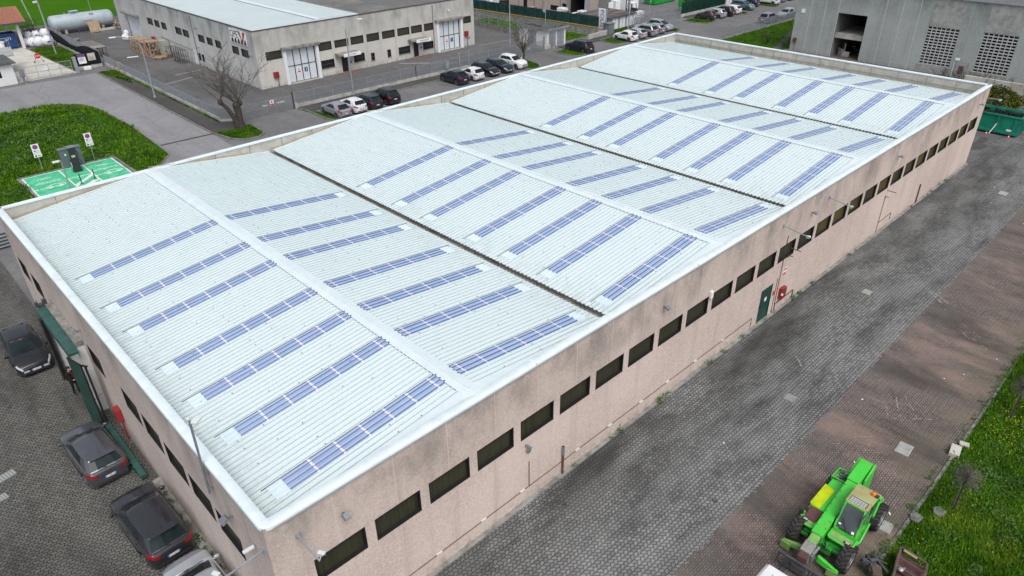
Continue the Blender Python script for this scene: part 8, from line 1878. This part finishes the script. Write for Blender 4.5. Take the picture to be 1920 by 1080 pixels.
# ---- pieces of one part that lie far apart become parts of their own
def split_parts(limit=45):
    for o in [q for q in bpy.data.objects if q.type == 'MESH' and q.parent is not None]:
        me = o.data
        if me.users > 1 or len(me.vertices) > 6000 or o.name.split('.')[0] in NOSPLIT: continue
        nv = len(me.vertices); co = np.empty(nv * 3, np.float32); me.vertices.foreach_get('co', co); co = co.reshape(-1, 3)
        par = list(range(nv))
        def find(i):
            while par[i] != i: par[i] = par[par[i]]; i = par[i]
            return i
        for e in me.edges:
            a, b = find(e.vertices[0]), find(e.vertices[1])
            if a != b: par[a] = b
        roots = [find(i) for i in range(nv)]; ids = {r_: i for i, r_ in enumerate(dict.fromkeys(roots))}; isl = np.array([ids[r_] for r_ in roots]); k = len(ids)
        if k < 2 or k > 500: continue
        lo = np.full((k, 3), np.inf); hi = np.full((k, 3), -np.inf); np.minimum.at(lo, isl, co); np.maximum.at(hi, isl, co)
        size = (hi - lo).max(axis=1); gap = np.maximum(0, np.maximum(lo[:, None] - hi[None], lo[None] - hi[:, None]))
        near = np.sqrt((gap ** 2).sum(axis=2)) <= np.maximum(.02, .5 * np.maximum(size[:, None], size[None]))
        lab = list(range(k))
        def f2(i):
            while lab[i] != i: lab[i] = lab[lab[i]]; i = lab[i]
            return i
        for a, b in zip(*np.nonzero(np.triu(near, 1))):
            x_, y_ = f2(a), f2(b)
            if x_ != y_: lab[x_] = y_
        pc = [f2(i) for i in range(k)]; us = list(dict.fromkeys(pc))
        if len(us) < 2: continue
        if len(us) > limit: o['kind'] = 'stuff'; continue
        polys = [(tuple(p.vertices), p.material_index, p.use_smooth) for p in me.polygons]; pv = [pc[isl[p[0][0]]] for p in polys]
        for n_, u in enumerate(us):
            sel = [p for p, q in zip(polys, pv) if q == u]; mp = {}; vs = []
            for p in sel:
                for i in p[0]:
                    if i not in mp: mp[i] = len(vs); vs.append(tuple(float(c) for c in co[i]))
            nm = bpy.data.meshes.new(me.name); nm.from_pydata(vs, [], [tuple(mp[i] for i in p[0]) for p in sel])
            for mt in me.materials: nm.materials.append(mt)
            nm.polygons.foreach_set('material_index', [p[1] for p in sel]); nm.polygons.foreach_set('use_smooth', [p[2] for p in sel])
            if any(p[2] for p in sel): nm.set_sharp_from_angle(angle=R(42))
            nm.update()
            if n_ == 0: keep = nm
            else:
                c = o.copy(); c.data = nm; C.objects.link(c)
        o.data = keep
NOSPLIT = {'body', 'crown', 'foliage', 'stems', 'lettering', 'plate_text', 'notice_text', 'hair', 'creeper', 'scrap', 'iron_piece', 'roof_debris', 'clutter'}
split_parts()
for q in bpy.data.objects:
    if q.name.split('.')[0] in ('roof_screw', 'foam_closer'): q['kind'] = 'stuff'
# ================================================================== CAMERA, LIGHT
CAM = np.array([1328.266883, 1.03237, 0.011637, -0.76907, -4.403068, -15.19531, 23.417722])
f, rx, ry, rz, cx, cy, cz = CAM[:7]
cd = bpy.data.cameras.new('camera'); co = bpy.data.objects.new('camera', cd); C.objects.link(co)
cd.sensor_width = 36; cd.lens = 36 * f / 1920; cd.clip_end = 4000; cd.clip_start = .5
co.location = (cx, cy, cz); co.rotation_euler = (rx, ry, rz); sc.camera = co
w = bpy.data.worlds.new('World'); sc.world = w; w.use_nodes = True
nt = w.node_tree; bg = nt.nodes['Background']; sky = nt.nodes.new('ShaderNodeTexSky'); sky.sky_type = 'NISHITA'; sky.sun_disc = False
SUN_EL, SUN_AZ = R(57), R(206)
sky.sun_elevation = SUN_EL; sky.sun_rotation = SUN_AZ; sky.air_density = 1.0; sky.dust_density = 3.0; sky.ozone_density = 1.0
hs = nt.nodes.new('ShaderNodeHueSaturation'); hs.inputs['Saturation'].default_value = .40; nt.links.new(sky.outputs[0], hs.inputs['Color']); nt.links.new(hs.outputs[0], bg.inputs['Color']); bg.inputs['Strength'].default_value = .15
sl = bpy.data.lights.new('sun', 'SUN'); sl.energy = 1.35; sl.angle = R(35); sl.color = (1, .97, .93); so = bpy.data.objects.new('sun', sl); C.objects.link(so)
d = Vector((math.sin(SUN_AZ) * math.cos(SUN_EL), math.cos(SUN_AZ) * math.cos(SUN_EL), math.sin(SUN_EL)))
so.rotation_euler = (-d).to_track_quat('-Z', 'Y').to_euler()
vs_ = sc.view_settings; vs_.view_transform = 'Standard'; vs_.look = 'None'; vs_.gamma = 1; vs_.use_curve_mapping = False; vs_.exposure = 0.32
